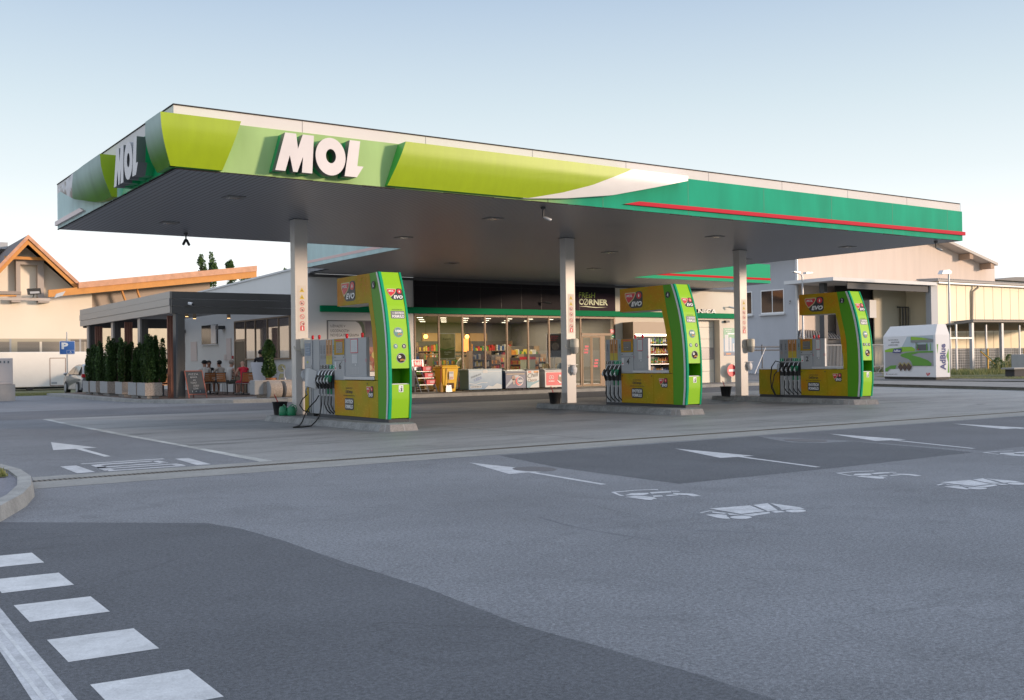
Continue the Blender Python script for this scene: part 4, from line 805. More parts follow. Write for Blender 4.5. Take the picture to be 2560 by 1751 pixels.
# lumps on column / small things
def dispenser(cx):
    gx = cx + .08 - (.06 if i_ == 0 else .04 if i_ == 1 else .06)
    t = thing('towel_dispenser', (cx, 22.32, 1.55), 'cream paper towel dispenser on the ' + {0: 'first', 1: 'middle', 2: 'right'}[i_] + ' canopy column', 'towel dispenser', 'towel dispensers on the columns')
    m = M('dispenser_cream', (.68, .64, .55, 1), .5); mb = MB(); mb.lathe((cx, 22.28, 1.64), [(.115, 0), (.12, .02), (.12, .20), (.09, .23)], m, 20); mb.lathe((cx, 22.28, 1.50), [(.06, -.04), (.10, .0), (.112, .138)], M('dispenser_grey', (.38, .37, .34, 1), .5), 20); mb.box(cx - .04, cx + .04, 22.33, 22.4, 1.55, 1.8, m); mb.build('housing', t)
    mb = MB(); mb.tube([(cx - .10, 22.33, 1.60), (cx - .22, 22.36, 1.62), (cx - .24, 22.385, 1.70)], .012, m, 6); mb.build('wall_arm', t)
    g_ = thing('glove_bag', (gx, 22.36, 1.16), 'crumpled bag of white disposable gloves hanging on the ' + {0: 'first', 1: 'middle', 2: 'right'}[i_] + ' column', 'glove bag', 'glove bags on the columns')
    rnd = random.Random(i_); mb = MB(); mb.tube([(gx - .12, 22.33, 1.17), (gx + .12, 22.33, 1.17)], .007, ALU, 6); mb.box(gx - .12, gx - .105, 22.33, 22.398, 1.165, 1.175, ALU); mb.build('hook', g_)
    mb = MB(); wm = M('glove_white', (.62, .63, .66, 1), .6, bump=.6, bs=25)
    mb.ball((gx - .02, 22.34, 1.03), .10, .055, .13, wm, 12, 8); mb.v = [(x + rnd.uniform(-.015, .015), y + rnd.uniform(-.012, .012), z + rnd.uniform(-.015, .015)) for x, y, z in mb.v]; mb.build('bag', g_)
for i_, cx in enumerate((9.68, 17.41, 24.25)): dispenser(cx)
def bucket(x, y, label, handle=True, h=.30):
    t = thing('squeegee_bucket', (x, y, .132), label, 'bucket', 'squeegee buckets on the islands'); mb = MB(); mb.lathe((x, y, .133), [(.13, 0), (.17, h - .02), (.185, h - .01), (.185, h), (.165, h), (.125, .03)], BLACK, 20); mb.build('pail', t)
    mb = MB(); mb.tube([(x + .06, y, .20), (x - .05, y, .42), (x - .13, y, .60)], .012, DRED, 8); mb.build('squeegee_handle', t); return t
bucket(16.97, 22.6, 'black squeegee bucket with red handle left of the middle column'); bucket(23.47, 22.6, 'black squeegee bucket with red handle left of the right column'); bucket(9.28, 22.85, 'dark bucket with red squeegee handle half hidden behind the first column')
CANG = M('can_green', (.02, .22, .10, 1), .4)
def can(x, y, label, rz):
    t = thing('watering_can', (x, y, .134), label, 'watering can', 'green watering cans by the first column', rz); mb = MB(); mb.lathe((0, 0, 0), [(.115, 0), (.13, .02), (.125, .20), (.08, .25), (.085, .26)], CANG, 18); mb.tube([(.11, 0, .05), (.19, 0, .16), (.24, 0, .24)], [.028, .02, .016], CANG, 8); mb.build('body', t, world=False)
    mb = MB(); mb.tube([(.05, 0, .255), (-.02, 0, .31), (-.12, 0, .27), (-.155, 0, .17), (-.12, 0, .08)], .013, CANG, 8); mb.build('handle', t, world=False); t.scale = (.78, .78, .80)
can(9.33, 22.30, 'green plastic watering can, right hand one, beside the first column', 2.6); can(9.20, 22.45, 'green plastic watering can, left and partly behind the other one', 1.6)
# ================================================================== SHOP
YS = 35.75
WALLW = M('render_white', (.66, .655, .64, 1), .7, var=.03, vs_=.7); WALLC = M('render_cream', (.70, .64, .55, 1), .75, var=.03, vs_=.7)
CLAD = M('cladding_dark', (.017, .014, .018, 1), .8, .0, var=.1, vs_=1.2, spec=.25)
shop = thing('shop_building', (26.5, 42, .13), 'single storey filling station shop with dark cladding, green band and glazed front', 'building')
mb = MB(); mb.box(15.65, 20.04, YS, YS + .3, .13, 4.595, WALLW); mb.box(30.23, 33.2, YS, YS + .3, .13, 4.595, WALLC); mb.box(33.2, 36.77, YS, YS + .3, 3.12, 4.595, WALLC); mb.box(36.77, 37.9, YS, YS + .7, .03, 4.595, WALLC); mb.box(20.04, 30.23, YS + .02, YS + .3, 3.16, 4.595, WALLW); mb.build('front_wall', shop)
mb = MB(); mb.box(15.64, 20.0, YS - .012, YS - .001, .13, .35, M('plinth_brown', (.10, .075, .06, 1), .7)); mb.box(15.64, 38.0, YS - .06, YS - .02, 4.48, 4.59, M('gutter_grey', (.11, .11, .115, 1), .8)); mb.build('wall_trim', shop)
mb = MB(); pts = [(35.75, 4.85), (37.3, 4.83), (47.6, 4.64), (51.5, 4.57)]
mb.prism([(15.65, y, z) for y, z in pts] + [(15.65, 51.5, .13), (15.65, YS + .302, .13), (15.65, YS + .302, 4.6), (15.65, YS, 4.6)], (.3, 0, 0), WALLW); mb.build('side_wall', shop)
mb = MB()
for (a, p), (b_, q) in zip(pts, pts[1:]): mb.prism([(15.60, a, p), (15.60, b_, q), (15.60, b_, q + .07), (15.60, a, p + .07)][::-1], (.4, 0, 0), OFFW)
mb.build('parapet_cap', shop)
mb = MB(); mb.face([(15.7, 36.1, 4.42), (37.8, 36.1, 4.42), (37.8, 44.5, 4.42), (15.7, 44.5, 4.42)], ROOFM); mb.face([(15.7, 44.51, 4.42), (19.9, 44.51, 4.42), (19.9, 51.4, 4.42), (15.7, 51.4, 4.42)], ROOFM); mb.box(37.6, 37.9, 36.46, 44.5, .13, 4.4, WALLW); mb.box(15.96, 19.9, 51.3, 51.5, .13, 4.4, WALLW); mb.box(19.9, 20.1, 44.6, 51.5, .13, 4.4, WALLW); mb.box(20.0, 37.6, 44.3, 44.5, .13, 4.4, WALLW); mb.build('roof', shop)
mb = MB(); mb.box(20.04, 30.23, YS - .05, YS - .001, 3.44, 4.72, CLAD); mb.build('dark_cladding', shop)
mb = MB()
x = 20.04
while x < 28.2: mb.box(x, x + .012, YS - .056, YS - .049, 3.44, 4.6, SIGNK); x += 1.02
mb.box(20.04, 28.0, YS - .056, YS - .049, 4.30, 4.312, SIGNK); mb.build('cladding_joint', shop)
mb = MB(); mb.box(16.1, 37.85, YS - .14, YS - .052, 3.20, 3.435, BAND); mb.box(16.1, 37.85, YS - .051, YS - .001, 3.205, 3.43, BAND); mb.build('green_band', shop, bevel=.006)
S = Decal((0, YS - .05, 0), (1, 0, 0), (0, 0, 1)); CRM = M('sign_cream', (.60, .66, .42, 1), .5); LG = M('sign_lime', (.36, .52, .05, 1), .5)
S.rect(28.06, 30.22, 3.445, 4.2, M('sign_ground', (.040, .024, .034, 1), .8, spec=.2), 0.4)
S.text('FREsH', 28.18, 29.08, 4.0, 4.23, LG, 1, -.0, .05); S.text('C', 28.18, 28.40, 3.69, 3.95, CRM, 1, .03); S.ring(28.56, 3.82, .145, .035, CRM, 1); S.line([(28.50, 3.73), (28.62, 3.91)], .03, CRM, 2); S.text('RNER', 28.74, 29.80, 3.69, 3.95, CRM, 1, .03)
S.poly([(28.18, 3.62), (28.6, 3.635), (29.1, 3.60), (29.8, 3.615), (29.1, 3.57), (28.6, 3.60)], CRM, 1); S.mb.build('sign_lettering', shop)
vs, fs = text_mesh('PRALNICA', .03)
mb = MB(); S = Decal((0, YS, 0), (1, 0, 0), (0, 0, 1), mb); LTW = M('letter_white', (.75, .74, .72, 1), .5); LTS = M('letter_grey', (.25, .25, .25, 1), .5)
for d, m in ((.01, LTS), (.03, LTS), (.05, LTS), (.07, LTW)): S.b = d; S.text('PRALNICA', 34.15, 36.52, 3.40, 3.63, m, 0, .03)
mb.build('wash_lettering', shop)
FRM = BRONZE
mull = [20.05, 21.13, 22.23, 23.31, 24.39, 25.46, 26.55, 27.45, 28.25]
for a, b_ in zip(mull, mull[1:]):
    mb = MB(); mb.box(a, a + .06, YS - .03, YS + .05, .14, 3.18, FRM); mb.box(a + .061, b_ - .001, YS - .02, YS + .04, 3.10, 3.18, FRM); mb.box(a + .061, b_ - .001, YS - .02, YS + .04, .14, .22, FRM); f = mb.build('window_frame', shop)
    mb = MB(); mb.face([(a + .06, YS, .22), (b_, YS, .22), (b_, YS, 3.10), (a + .06, YS, 3.10)], GLASS); mb.build('pane', f)
mb = MB(); mb.box(28.25, 28.31, YS - .03, YS + .05, .14, 3.18, FRM); mb.box(30.15, 30.23, YS - .03, YS + .05, .14, 3.18, FRM); mb.box(28.311, 30.149, YS - .05, YS + .05, 2.36, 2.46, FRM); mb.box(28.311, 30.149, YS - .02, YS + .05, 3.1, 3.18, FRM); mb.box(29.40, 29.62, YS - .02, YS + .05, .14, 2.359, FRM); dfr = mb.build('door_frame', shop)
mb = MB(); mb.face([(28.31, YS, 2.46), (30.15, YS, 2.46), (30.15, YS, 3.1), (28.31, YS, 3.1)], GLASS); mb.face([(29.62, YS, .14), (30.15, YS, .14), (30.15, YS, 2.36), (29.62, YS, 2.36)], GLASS); mb.build('pane', dfr)
ORF = M('door_frame_tan', (.27, .17, .09, 1), .55)
for a, b_ in ((28.33, 28.84), (28.86, 29.38)):
    mb = MB(); mb.box(a, a + .05, YS - .045, YS - .015, .16, 2.34, ORF); mb.box(b_ - .05, b_, YS - .045, YS - .015, .16, 2.34, ORF); mb.box(a + .051, b_ - .051, YS - .045, YS - .015, 2.27, 2.34, ORF); mb.box(a + .051, b_ - .051, YS - .045, YS - .015, .16, .25, ORF); d = mb.build('sliding_door', shop)
    mb = MB(); mb.face([(a + .05, YS - .03, .25), (b_ - .05, YS - .03, .25), (b_ - .05, YS - .03, 2.27), (a + .05, YS - .03, 2.27)], GLASS); mb.build('pane', d)
    S = Decal((0, YS - .034, 0), (1, 0, 0), (0, 0, 1))
    for k in range(3): S.rect(a + .1 + .03 * k, a + .32 + .02 * k, .98 + .13 * k + (.6 if a < 28.5 else 0), 1.06 + .13 * k + (.6 if a < 28.5 else 0), ALERT, 1)
    S.mb.build('door_stickers', d)
S = Decal((0, YS - .06, 0), (1, 0, 0), (0, 0, 1)); S.rect(29.92, 30.16, 2.46, 2.64, RED, 1); S.text('56', 29.97, 30.11, 2.51, 2.60, SIGNW, 2, .03); S.rect(29.98, 30.18, 2.26, 2.38, TEAL, 1); S.rect(30.02, 30.10, 2.29, 2.34, SIGNW, 2); S.mb.build('house_number', shop)
# garage door of the wash bay
GD = M('garage_panel', (.68, .64, .56, 1), .5, var=.02); mb = MB()
z = .06
for k, h in enumerate((.62, .57, .56, .42, .56, .39)):
    m = GD if k != 2 else M('garage_window', (.34, .31, .30, 1), .25); 
    hh = h if k != 2 else .36
    mb.box(33.2, 36.765, YS + .38, YS + .42, z, z + h - .012, m); z += h
mb.box(36.72, 36.768, YS + .36, YS + .42, .03, 3.1, GREY); mb.build('garage_door', shop)
S = Decal((0, YS, 0), (1, 0, 0), (0, 0, 1)); S.rect(37.02, 37.80, 1.41, 2.74, M('board_blue', (.10, .26, .42, 1), .4), 1); S.rect(37.02, 37.80, 2.25, 2.74, M('board_green', (.07, .30, .18, 1), .4), 2); S.rect(37.02, 37.80, 1.41, 1.58, M('board_navy', (.03, .07, .16, 1), .4), 2)
for a, b_, c_ in ((37.10, 37.35, 2.42), (37.42, 37.56, 2.3), (37.62, 37.74, 2.0)): S.rect(a, b_, 1.62, c_, PAPER, 3)
for k in range(11): S.rect(37.37, 37.41, 1.64 + k * .06, 1.67 + k * .06, PAPER, 3)
S.text('AVTOPRALNICA', 37.12, 37.62, 2.64, 2.69, SIGNW, 3, .02); S.text('PROGRAMI', 37.2, 37.55, 2.55, 2.60, SIGNW, 3, .02); S.rect(37.3, 37.76, 2.44, 2.50, SIGNW, 3); S.rect(37.18, 37.5, 1.46, 1.53, M('logo_orange', (.6, .25, .1, 1), .5), 3); S.mb.build('price_board', shop)
mb = MB(); mb.box(37.05, 37.3, YS - .16, YS - .001, 3.0, 3.10, DGREY); mb.build('wall_lamp', shop)
# big advert on the left wall
S = Decal((0, YS, 0), (1, 0, 0), (0, 0, 1)); x0a = 16.37
S.rect(x0a, 19.3, .95, 2.90, M('advert_frame', (.13, .13, .14, 1), .5), 1)
G_ = M('advert_paper', (.50, .51, .52, 1), .6)
S.poly([(x0a + .06, .99), (17.82, .99), (17.82, 2.4), (17.78, 2.62), (17.68, 2.78), (17.55, 2.86), (x0a + .06, 2.86)], G_, 2)
S.poly([(17.84, .99), (17.84, 2.4), (17.80, 2.65), (17.70, 2.80), (17.62, 2.86), (17.82, 2.86), (17.90, 2.7), (17.94, 2.4), (17.94, .99)], M('advert_dgreen', (.05, .08, .05, 1), .6), 3)
S.rect(17.95, 19.26, .99, 2.86, M('advert_purple', (.045, .04, .07, 1), .5), 2)
S.rect(17.95, 19.26, .99, 1.9, M('advert_food', (.25, .09, .06, 1), .5, var=.9, vs_=5), 3); rnd = random.Random(4)
for k in range(26): S.disc(rnd.uniform(18.0, 19.2), rnd.uniform(1.1, 1.95), rnd.uniform(.05, .16), rnd.choice([M('food_a', (.40, .34, .10, 1), .6), M('food_b', (.25, .06, .04, 1), .6), M('food_c', (.35, .30, .22, 1), .6), M('food_d', (.10, .05, .04, 1), .6)]), 4 + k * .2, n=12)
for k, tx in enumerate(('UŽIVAJTE V', 'UGODNOSTIH', 'NOVEGA PROGRAMA')): S.text(tx, 16.52, (17.12, 17.27, 17.68)[k], 2.61 - .16 * k, 2.72 - .16 * k + (.03 if k == 0 else 0), SIGNK, 3, .0)
S.mb.build('wall_advert', shop)
# side glazing on the terrace
MIR = M('glazing', (.16, .13, .12, 1), .04, .0, spec=1., coat=1.); MIR.node_tree.nodes['Principled BSDF'].inputs['Coat IOR'].default_value = 2.4; MIR.node_tree.nodes['Principled BSDF'].inputs['Coat Roughness'].default_value = .01
BR2 = M('frame_tan', (.24, .175, .12, 1), .4, .3)
yy = [37.36, 38.44, 39.6, 40.9, 42.02, 43.28]
for a, b_ in zip(yy, yy[1:]):
    z0 = 1.48 if b_ < 42.1 else .14
    mb = MB(); mb.box(15.58, 15.648, a, a + .06, z0, 3.14, BR2); mb.box(15.58, 15.648, a + .061, b_ - .001, 3.08, 3.14, BR2); mb.box(15.58, 15.648, a + .061, b_ - .001, z0, z0 + .06, BR2)
    if b_ > 43: mb.box(15.58, 15.648, 43.28, 43.34, z0, 3.14, BR2); mb.box(15.57, 15.648, a + .061, b_ - .001, 2.28, 2.36, BR2)
    f = mb.build('window_frame', shop); mb = MB(); mb.box(15.61, 15.645, a + .062, b_ - .002, z0 + .062, 3.078, MIR); mb.build('pane', f)
mb = MB(); mb.box(15.585, 15.60, 42.1, 43.2, .15, 2.27, M('door_brown', (.10, .07, .035, 1), .5)); mb.build('cafe_door', shop)
mb = MB(); mb.box(15.60, 15.648, 45.56, 47.63, 2.24, 3.10, M('window_dark', (.06, .055, .05, 1), .1)); mb.box(15.56, 15.649, 45.5, 47.7, 2.19, 2.235, OFFW); mb.box(15.55, 15.599, 45.56, 46.2, 2.26, 3.09, LGREY); mb.build('side_window', shop)
for y0, y1, z0, z1 in ((48.42, 49.3, 1.49, 2.4), (50.2, 51.2, 1.48, 2.38), (43.85, 44.42, 1.5, 2.44), (44.5, 44.72, 1.5, 1.75)):
    mb = MB(); mb.box(15.62, 15.648, y0, y1, z0, z1, M('poster_pink', (.62, .53, .50, 1), .6, bump=.5, bs=6)); mb.build('menu_poster', shop)
mb = MB(); mb.box(15.60, 15.648, 43.6, 43.72, 1.55, 1.68, DRED); mb.build('alarm_box', shop)
# shop interior
mb = MB(); IW = M('interior_wall', (.20, .19, .17, 1), .8); mb.box(19.9, 37.5, 44.0, 44.1, .14, 3.3, IW); mb.box(19.9, 20.0, YS + .31, 44, .14, 3.3, IW); mb.box(30.3, 30.4, YS + .31, 44, .14, 3.3, IW); mb.build('interior_wall', shop)
mb = MB(); mb.face([(20, YS + .06, .142), (30.3, YS + .06, .142), (30.3, 44, .142), (20, 44, .142)], M('interior_floor', (.16, .15, .14, 1), .4)); mb.build('interior_floor', shop)
mb = MB(); mb.face([(20, YS + .06, 3.2), (30.3, YS + .06, 3.2), (30.3, 44, 3.2), (20, 44, 3.2)], M('interior_ceiling', (.16, .16, .17, 1), .8)); mb.build('interior_ceiling', shop)
GLOW = M('lamp_glow', (.9, .85, .75, 1), .5, emit=(255, 238, 205), es=6.)
for k, (x, y) in enumerate([(20.9 + 1.15 * i, 36.9 + 1.9 * j) for i in range(8) for j in range(4)]):
    mb = MB(); mb.box(x - .13, x + .13, y - .03, y + .03, 3.18, 3.192, GLOW); mb.build('light_panel', shop)
for k, x in enumerate((22.0, 25.2, 28.4)):
    ld = bpy.data.lights.new('shop_ceiling_light', 'AREA'); lo = bpy.data.objects.new('shop_ceiling_light', ld); scene.collection.objects.link(lo); ld.shape = 'RECTANGLE'; ld.size = 2.8; ld.size_y = 6; ld.energy = 260; ld.color = (1, .84, .62); lo.location = (x, 39.6, 3.15); lo.parent = None
def pendant(x, y, label):
    t = thing('pendant_lamp', (x, y, 3.18), label, 'pendant lamp', 'warm pendant lamps inside the shop'); mb = MB(); mb.tube([(x, y, 3.18), (x, y, 2.40)], .006, SIGNK, 5); mb.build('cord', t); mb = MB(); mb.ball((x, y, 2.32), .085, .085, .085, M('bulb_warm', (1, .6, .25, 1), .4, emit=(255, 150, 60), es=14.)); mb.build('globe', t)
pendant(21.0, 36.5, 'small glowing orange globe lamp behind the leftmost shop window'); pendant(22.95, 36.5, 'small glowing orange globe lamp behind the third shop window')
rnd = random.Random(11)
def shelf(x, y, w, h, label, cols, lit=False, d=.45, rows=5):
    t = thing('display_shelf', (x, y, .14), label, 'shelf', 'goods shelves inside the shop'); mb = MB(); mb.box(x - w / 2, x + w / 2, y + d - .04, y + d, .14, h, M('shelf_back', (.10, .09, .08, 1), .6)); mb.box(x - w / 2 - .03, x - w / 2, y, y + d, .14, h, M('shelf_side', (.25, .17, .10, 1), .6)); mb.box(x + w / 2, x + w / 2 + .03, y, y + d, .14, h, MATS['shelf_side'])
    for k in range(rows): z = .2 + (h - .3) * k / rows; mb.box(x - w / 2, x + w / 2, y, y + d - .041, z, z + .025, MATS['shelf_side'])
    mb.build('rack', t); mb = MB()
    for k in range(rows):
        z = .228 + (h - .3) * k / rows; X = x - w / 2 + .03
        while X < x + w / 2 - .1:
            ww = rnd.uniform(.05, .11); hh = rnd.uniform(.12, (h - .3) / rows - .06); mb.box(X, X + ww, y + .03, y + .25, z, z + hh, rnd.choice(cols)); X += ww + rnd.uniform(.01, .03)
    mb.build('goods', t); return t
PC = [M('pack_red', (.45, .04, .03, 1), .4), M('pack_orange', (.55, .22, .03, 1), .4), M('pack_yellow', (.55, .42, .06, 1), .4), M('pack_green', (.08, .22, .05, 1), .4), M('pack_white', (.55, .54, .50, 1), .4), M('pack_brown', (.16, .08, .04, 1), .4), M('pack_blue', (.05, .10, .25, 1), .4)]
shelf(23.0, 38.2, 1.4, 1.5, 'low rack of magazines behind the third window', PC); shelf(24.0, 37.0, .9, 1.75, 'narrow postcard rack behind the fourth window', PC[4:] + PC[2:3]); shelf(25.2, 38.6, 1.6, 1.5, 'shelf of red and brown packs behind the fifth window', PC[:2] + PC[5:6]); shelf(26.6, 40.2, 1.6, 1.6, 'shelf of snacks deep inside behind the sixth window', PC); shelf(28.7, 40.5, 1.6, 2.0, 'tall shelf of bottles seen through the sliding doors', PC[1:5]); shelf(21.6, 39.2, 1.7, 1.7, 'wide shelf of packs behind the first two windows', PC[1:4] + PC[5:]); shelf(26.4, 37.3, 1.5, 1.45, 'low snack rack just inside the sixth and seventh windows', PC[:3] + PC[4:5]); shelf(27.9, 38.6, 1.2, 1.6, 'snack rack left of the sliding doors', PC); shelf(22.3, 41.6, 2.4, 2.2, 'tall rack of colourful goods deep behind the second window', PC); shelf(24.8, 43.3, 3.0, 2.3, 'long back wall shelf lit from above', PC); shelf(28.6, 43.2, 2.4, 2.3, 'right back wall shelf of drinks', PC)
t = thing('coffee_counter', (24.2, 40.8, .14), 'coffee counter with glowing orange menu boards deep inside the shop', 'counter'); mb = MB(); mb.box(22.6, 26.0, 40.6, 41.3, .14, 1.15, M('counter_wood', (.20, .13, .08, 1), .5)); mb.build('counter', t)
for x in (24.3, 24.75, 25.5): mb = MB(); mb.box(x, x + .36, 41.0, 41.05, 1.75, 2.35, M('menu_glow', (.6, .3, .1, 1), .5, emit=(255, 140, 60), es=1.6)); mb.build('menu_board', t)
mb = MB(); mb.box(23.7, 25.9, 40.8, 41.2, 1.60, 1.68, MATS['counter_wood']); mb.build('shelf_board', t)
t = thing('glow_panels', (26, 43.9, 2.4), 'row of tan panels glowing in place of wall washers at the back of the shop', 'wall panels')
for x in (25.6, 27.0, 28.3): mb = MB(); mb.box(x - .5, x + .5, 43.93, 43.99, 1.8, 2.7, M('panel_tan_glow', (.38, .27, .13, 1), .5, emit=(190, 130, 60), es=.35)); mb.build('tan_panel', t)  # panels emit faintly themselves, standing in for wall washer light
def poster_stand(x, y, w, z0, z1, label, bgm, fr):
    t = thing('poster_stand', (x, y, .14), label, 'poster stand'); mb = MB(); mb.box(x - w / 2, x + w / 2, y, y + .03, z0, z1, fr); mb.box(x - .02, x + .02, y + .01, y + .04, .14, z0, fr); mb.box(x - .2, x + .2, y - .1, y + .15, .142, .16, fr); mb.build('frame', t)
    S = Decal((x, y, 0), (1, 0, 0), (0, 0, 1)); S.rect(-w / 2 + .03, w / 2 - .03, z0 + .03, z1 - .03, bgm, 1); return t, S
PT = M('poster_cream', (.46, .42, .24, 1), .5, var=.25, vs_=4); t, S = poster_stand(21.65, 35.95, .78, 1.42, 2.44, 'cream breakfast poster in a silver frame inside the second window', PT, LGREY)
S.rect(-.36, .36, 1.45, 1.78, M('poster_dark', (.10, .085, .06, 1), .5), 2); S.text('zajtrk', -.2, .2, 2.15, 2.26, SIGNK, 3, .0, .2); S.text('Breakfast', -.12, .2, 1.66, 1.71, SIGNW, 3, .01); S.text('menu', -.12, .05, 1.58, 1.62, SIGNW, 3, .01)
S.poly([(-.36, 1.80), (-.1, 1.75), (.36, 1.84), (.36, 1.88), (-.1, 1.80), (-.36, 1.86)], PC[3], 3); S.mb.build('poster', t)
t, S = poster_stand(27.0, 35.95, .80, 1.42, 2.45, 'dark promotion poster with red heading inside the window by the middle column', M('poster_black', (.05, .05, .045, 1), .5, var=.5, vs_=5), LGREY)
for k in range(3): S.text(('POLETNA', 'AKCIJA', 'OSVEŽI'[:6])[k], -.32, (.22, .18, .1)[k], 2.30 - .08 * k, 2.35 - .08 * k, ALERT, 3, .02)
S.disc(.05, 1.9, .2, M('food_e', (.25, .22, .18, 1), .6, var=.6, vs_=12), 2, .16); S.mb.build('poster', t)
t = thing('promo_counter', (25.95, 36.3, .14), 'pale promotion counter with red top behind the sixth shop window', 'counter'); mb = MB(); mb.box(25.6, 26.1, 36.1, 36.5, .14, 1.35, M('pale_green', (.38, .42, .33, 1), .5)); mb.box(25.58, 26.12, 36.08, 36.52, 1.35, 1.47, RED); mb.build('body', t)
t = thing('white_stool', (22.6, 36.5, .14), 'moulded pale plastic stool chair behind the third shop window', 'stool'); mb = MB(); mb.tube([(22.42, 36.5, .15), (22.5, 36.5, 1.25), (22.62, 36.5, 1.38), (22.72, 36.5, 1.25), (22.95, 36.5, .15)], [.04, .07, .08, .07, .04], M('stool_white', (.45, .42, .36, 1), .5), 10); mb.build('shell', t)
for x, l in ((26.9, 'left'), (27.6, 'right')):
    mb = MB(); mb.box(x - .16, x + .16, 36.4, 36.46, .75, 1.15, M('chair_tan', (.42, .34, .20, 1), .5)); mb.box(x - .16, x + .16, 36.1, 36.46, .6, .66, MATS['chair_tan']); mb.box(x - .14, x - .11, 36.42, 36.45, .14, .6, GREY); mb.box(x + .11, x + .14, 36.42, 36.45, .14, .6, GREY); mb.build('cafe_chair', origin=(x, 36.3, .14), label=l + ' tan cafe chair standing inside the shop window by the middle column', cat='chair', group='tan chairs inside the shop')
# ------------------------------------------------------------------ things in front of the shop
t = thing('drinks_cooler', (31.9, 35.4, .14), 'tall open drinks cooler with brown top, packed with bottles, by the shop wall', 'drinks cooler')
BRN = M('cooler_brown', (.27, .19, .12, 1), .45); mb = MB(); mb.box(30.66, 33.0, 35.02, YS - .02, 2.44, 2.95, BRN); mb.box(30.66, 30.76, 35.02, YS - .02, .14, 2.439, BRN); mb.box(32.92, 33.0, 35.02, YS - .02, .14, 2.439, BRN); mb.box(30.761, 32.919, 35.6, YS - .02, .14, 2.439, M('cooler_back', (.10, .10, .10, 1), .5)); mb.box(30.761, 32.919, 35.0, YS - .2, .14, .55, BRN); mb.build('case', t)
mb = MB(); mb.box(30.77, 32.91, 35.05, 35.12, 2.33, 2.41, M('cooler_tube', (1, 1, 1, 1), .4, emit=(255, 235, 210), es=5.)); mb.build('light_tube', t)
rnd = random.Random(5); sh = MB()
BC = [[PC[4], PC[3], PC[6], PC[4]], [PC[1], PC[0], PC[2], PC[4]], [PC[0], PC[1], PC[1], PC[3]], [PC[2], PC[6], PC[4], PC[1]]]
for k, z in enumerate((1.95, 1.52, 1.08, .62)):
    sh.box(30.77, 32.91, 35.1, 35.59, z - .03, z, LGREY)
    for j in range(20):
        x = 30.84 + .105 * j; mb = MB(); c = rnd.choice(BC[k]); hh = rnd.uniform(.24, .31); mb.lathe((x, 35.22, z), [(.036, 0), (.04, .02), (.04, hh * .62), (.016, hh * .85), (.016, hh)], c, 8); mb.lathe((x, 35.22, z + hh * .2), [(.041, 0), (.041, hh * .25)], rnd.choice(PC), 8)
        mb.build('bottle', origin=(x, 35.22, z), label='bottle on the ' + ('top', 'second', 'third', 'lowest')[k] + ' shelf of the tall drinks cooler', cat='bottle', group='bottles on the ' + ('top', 'second', 'third', 'lowest')[k] + ' cooler shelf')
sh.build('cooler_shelves', t)
def freezer(x0, x1, y0, y1, z1, label, body, lid, face, curved=False):
    t = thing('chest_freezer', ((x0 + x1) / 2, (y0 + y1) / 2, .135), label, 'chest freezer', 'ice cream freezers before the shop windows')
    mb = MB(); mb.box(x0, x1, y0, y1, .19, z1, body); b = mb.build('cabinet', t, bevel=.012)
    mb = MB()
    if curved:
        P = [(y0 + .0, z1 + .002)] + [(y0 + (y1 - y0) * k / 8, z1 + .02 + .10 * math.sin(math.pi * (.15 + .85 * k / 8))) for k in range(9)] + [(y1, z1 + .002)]
        mb.prism([(x0 - .01, y, z) for y, z in P], (x1 - x0 + .02, 0, 0), lid); l = mb.build('lid', t)
        mb = MB(); mb.prism([(x0 + .08, y, z + .003) for y, z in P[2:-2]], (x1 - x0 - .16, 0, 0), M('lid_glass', (.45, .50, .52, 1), .08, spec=1)); mb.build('lid_glass', l)
    else: mb.box(x0 - .005, x1 + .005, y0 - .005, y1, z1 + .001, z1 + .05, lid); mb.build('lid', t, bevel=.01)
    for x in (x0 + .1, x1 - .1):
        for y in (y0 + .08, y1 - .08): mb = MB(); mb.tube([(x - .015, y, .165), (x + .015, y, .165)], .03, DGREY, 10); mb.build('castor', t)
    S = Decal((0, y0, 0), (1, 0, 0), (0, 0, 1)); face(S); S.mb.build('front_print', b); return t
def sky_print(name, lo, hi, z0, z1):
    m = M(name, lo, .35); nt, b = nodes(m); tt = nt.nodes.new('ShaderNodeTexCoord'); s_ = nt.nodes.new('ShaderNodeSeparateXYZ'); nt.links.new(tt.outputs['Object'], s_.inputs[0]); r = nt.nodes.new('ShaderNodeMapRange'); r.inputs[1].default_value = z0; r.inputs[2].default_value = z1; nt.links.new(s_.outputs['Z'], r.inputs[0]); n = nt.nodes.new('ShaderNodeTexNoise'); n.inputs['Scale'].default_value = 3; nt.links.new(tt.outputs['Object'], n.inputs[0]); a = nt.nodes.new('ShaderNodeMath'); a.operation = 'MULTIPLY_ADD'; a.inputs[1].default_value = .5; nt.links.new(n.outputs[0], a.inputs[0]); nt.links.new(r.outputs[0], a.inputs[2]); a2 = nt.nodes.new('ShaderNodeMath'); a2.operation = 'SUBTRACT'; a2.use_clamp = True; a2.inputs[1].default_value = .25; nt.links.new(a.outputs[0], a2.inputs[0]); mx = nt.nodes.new('ShaderNodeMixRGB'); nt.links.new(a2.outputs[0], mx.inputs[0]); mx.inputs[1].default_value = lo; mx.inputs[2].default_value = hi; nt.links.new(mx.outputs[0], b.inputs['Base Color']); return m
LB = sky_print('print_iceblue', (.10, .22, .38, 1), (.34, .46, .56, 1), .1, .8); NAVY = M('print_navy', (.035, .06, .15, 1), .3, coat=.3); WHT = SIGNW
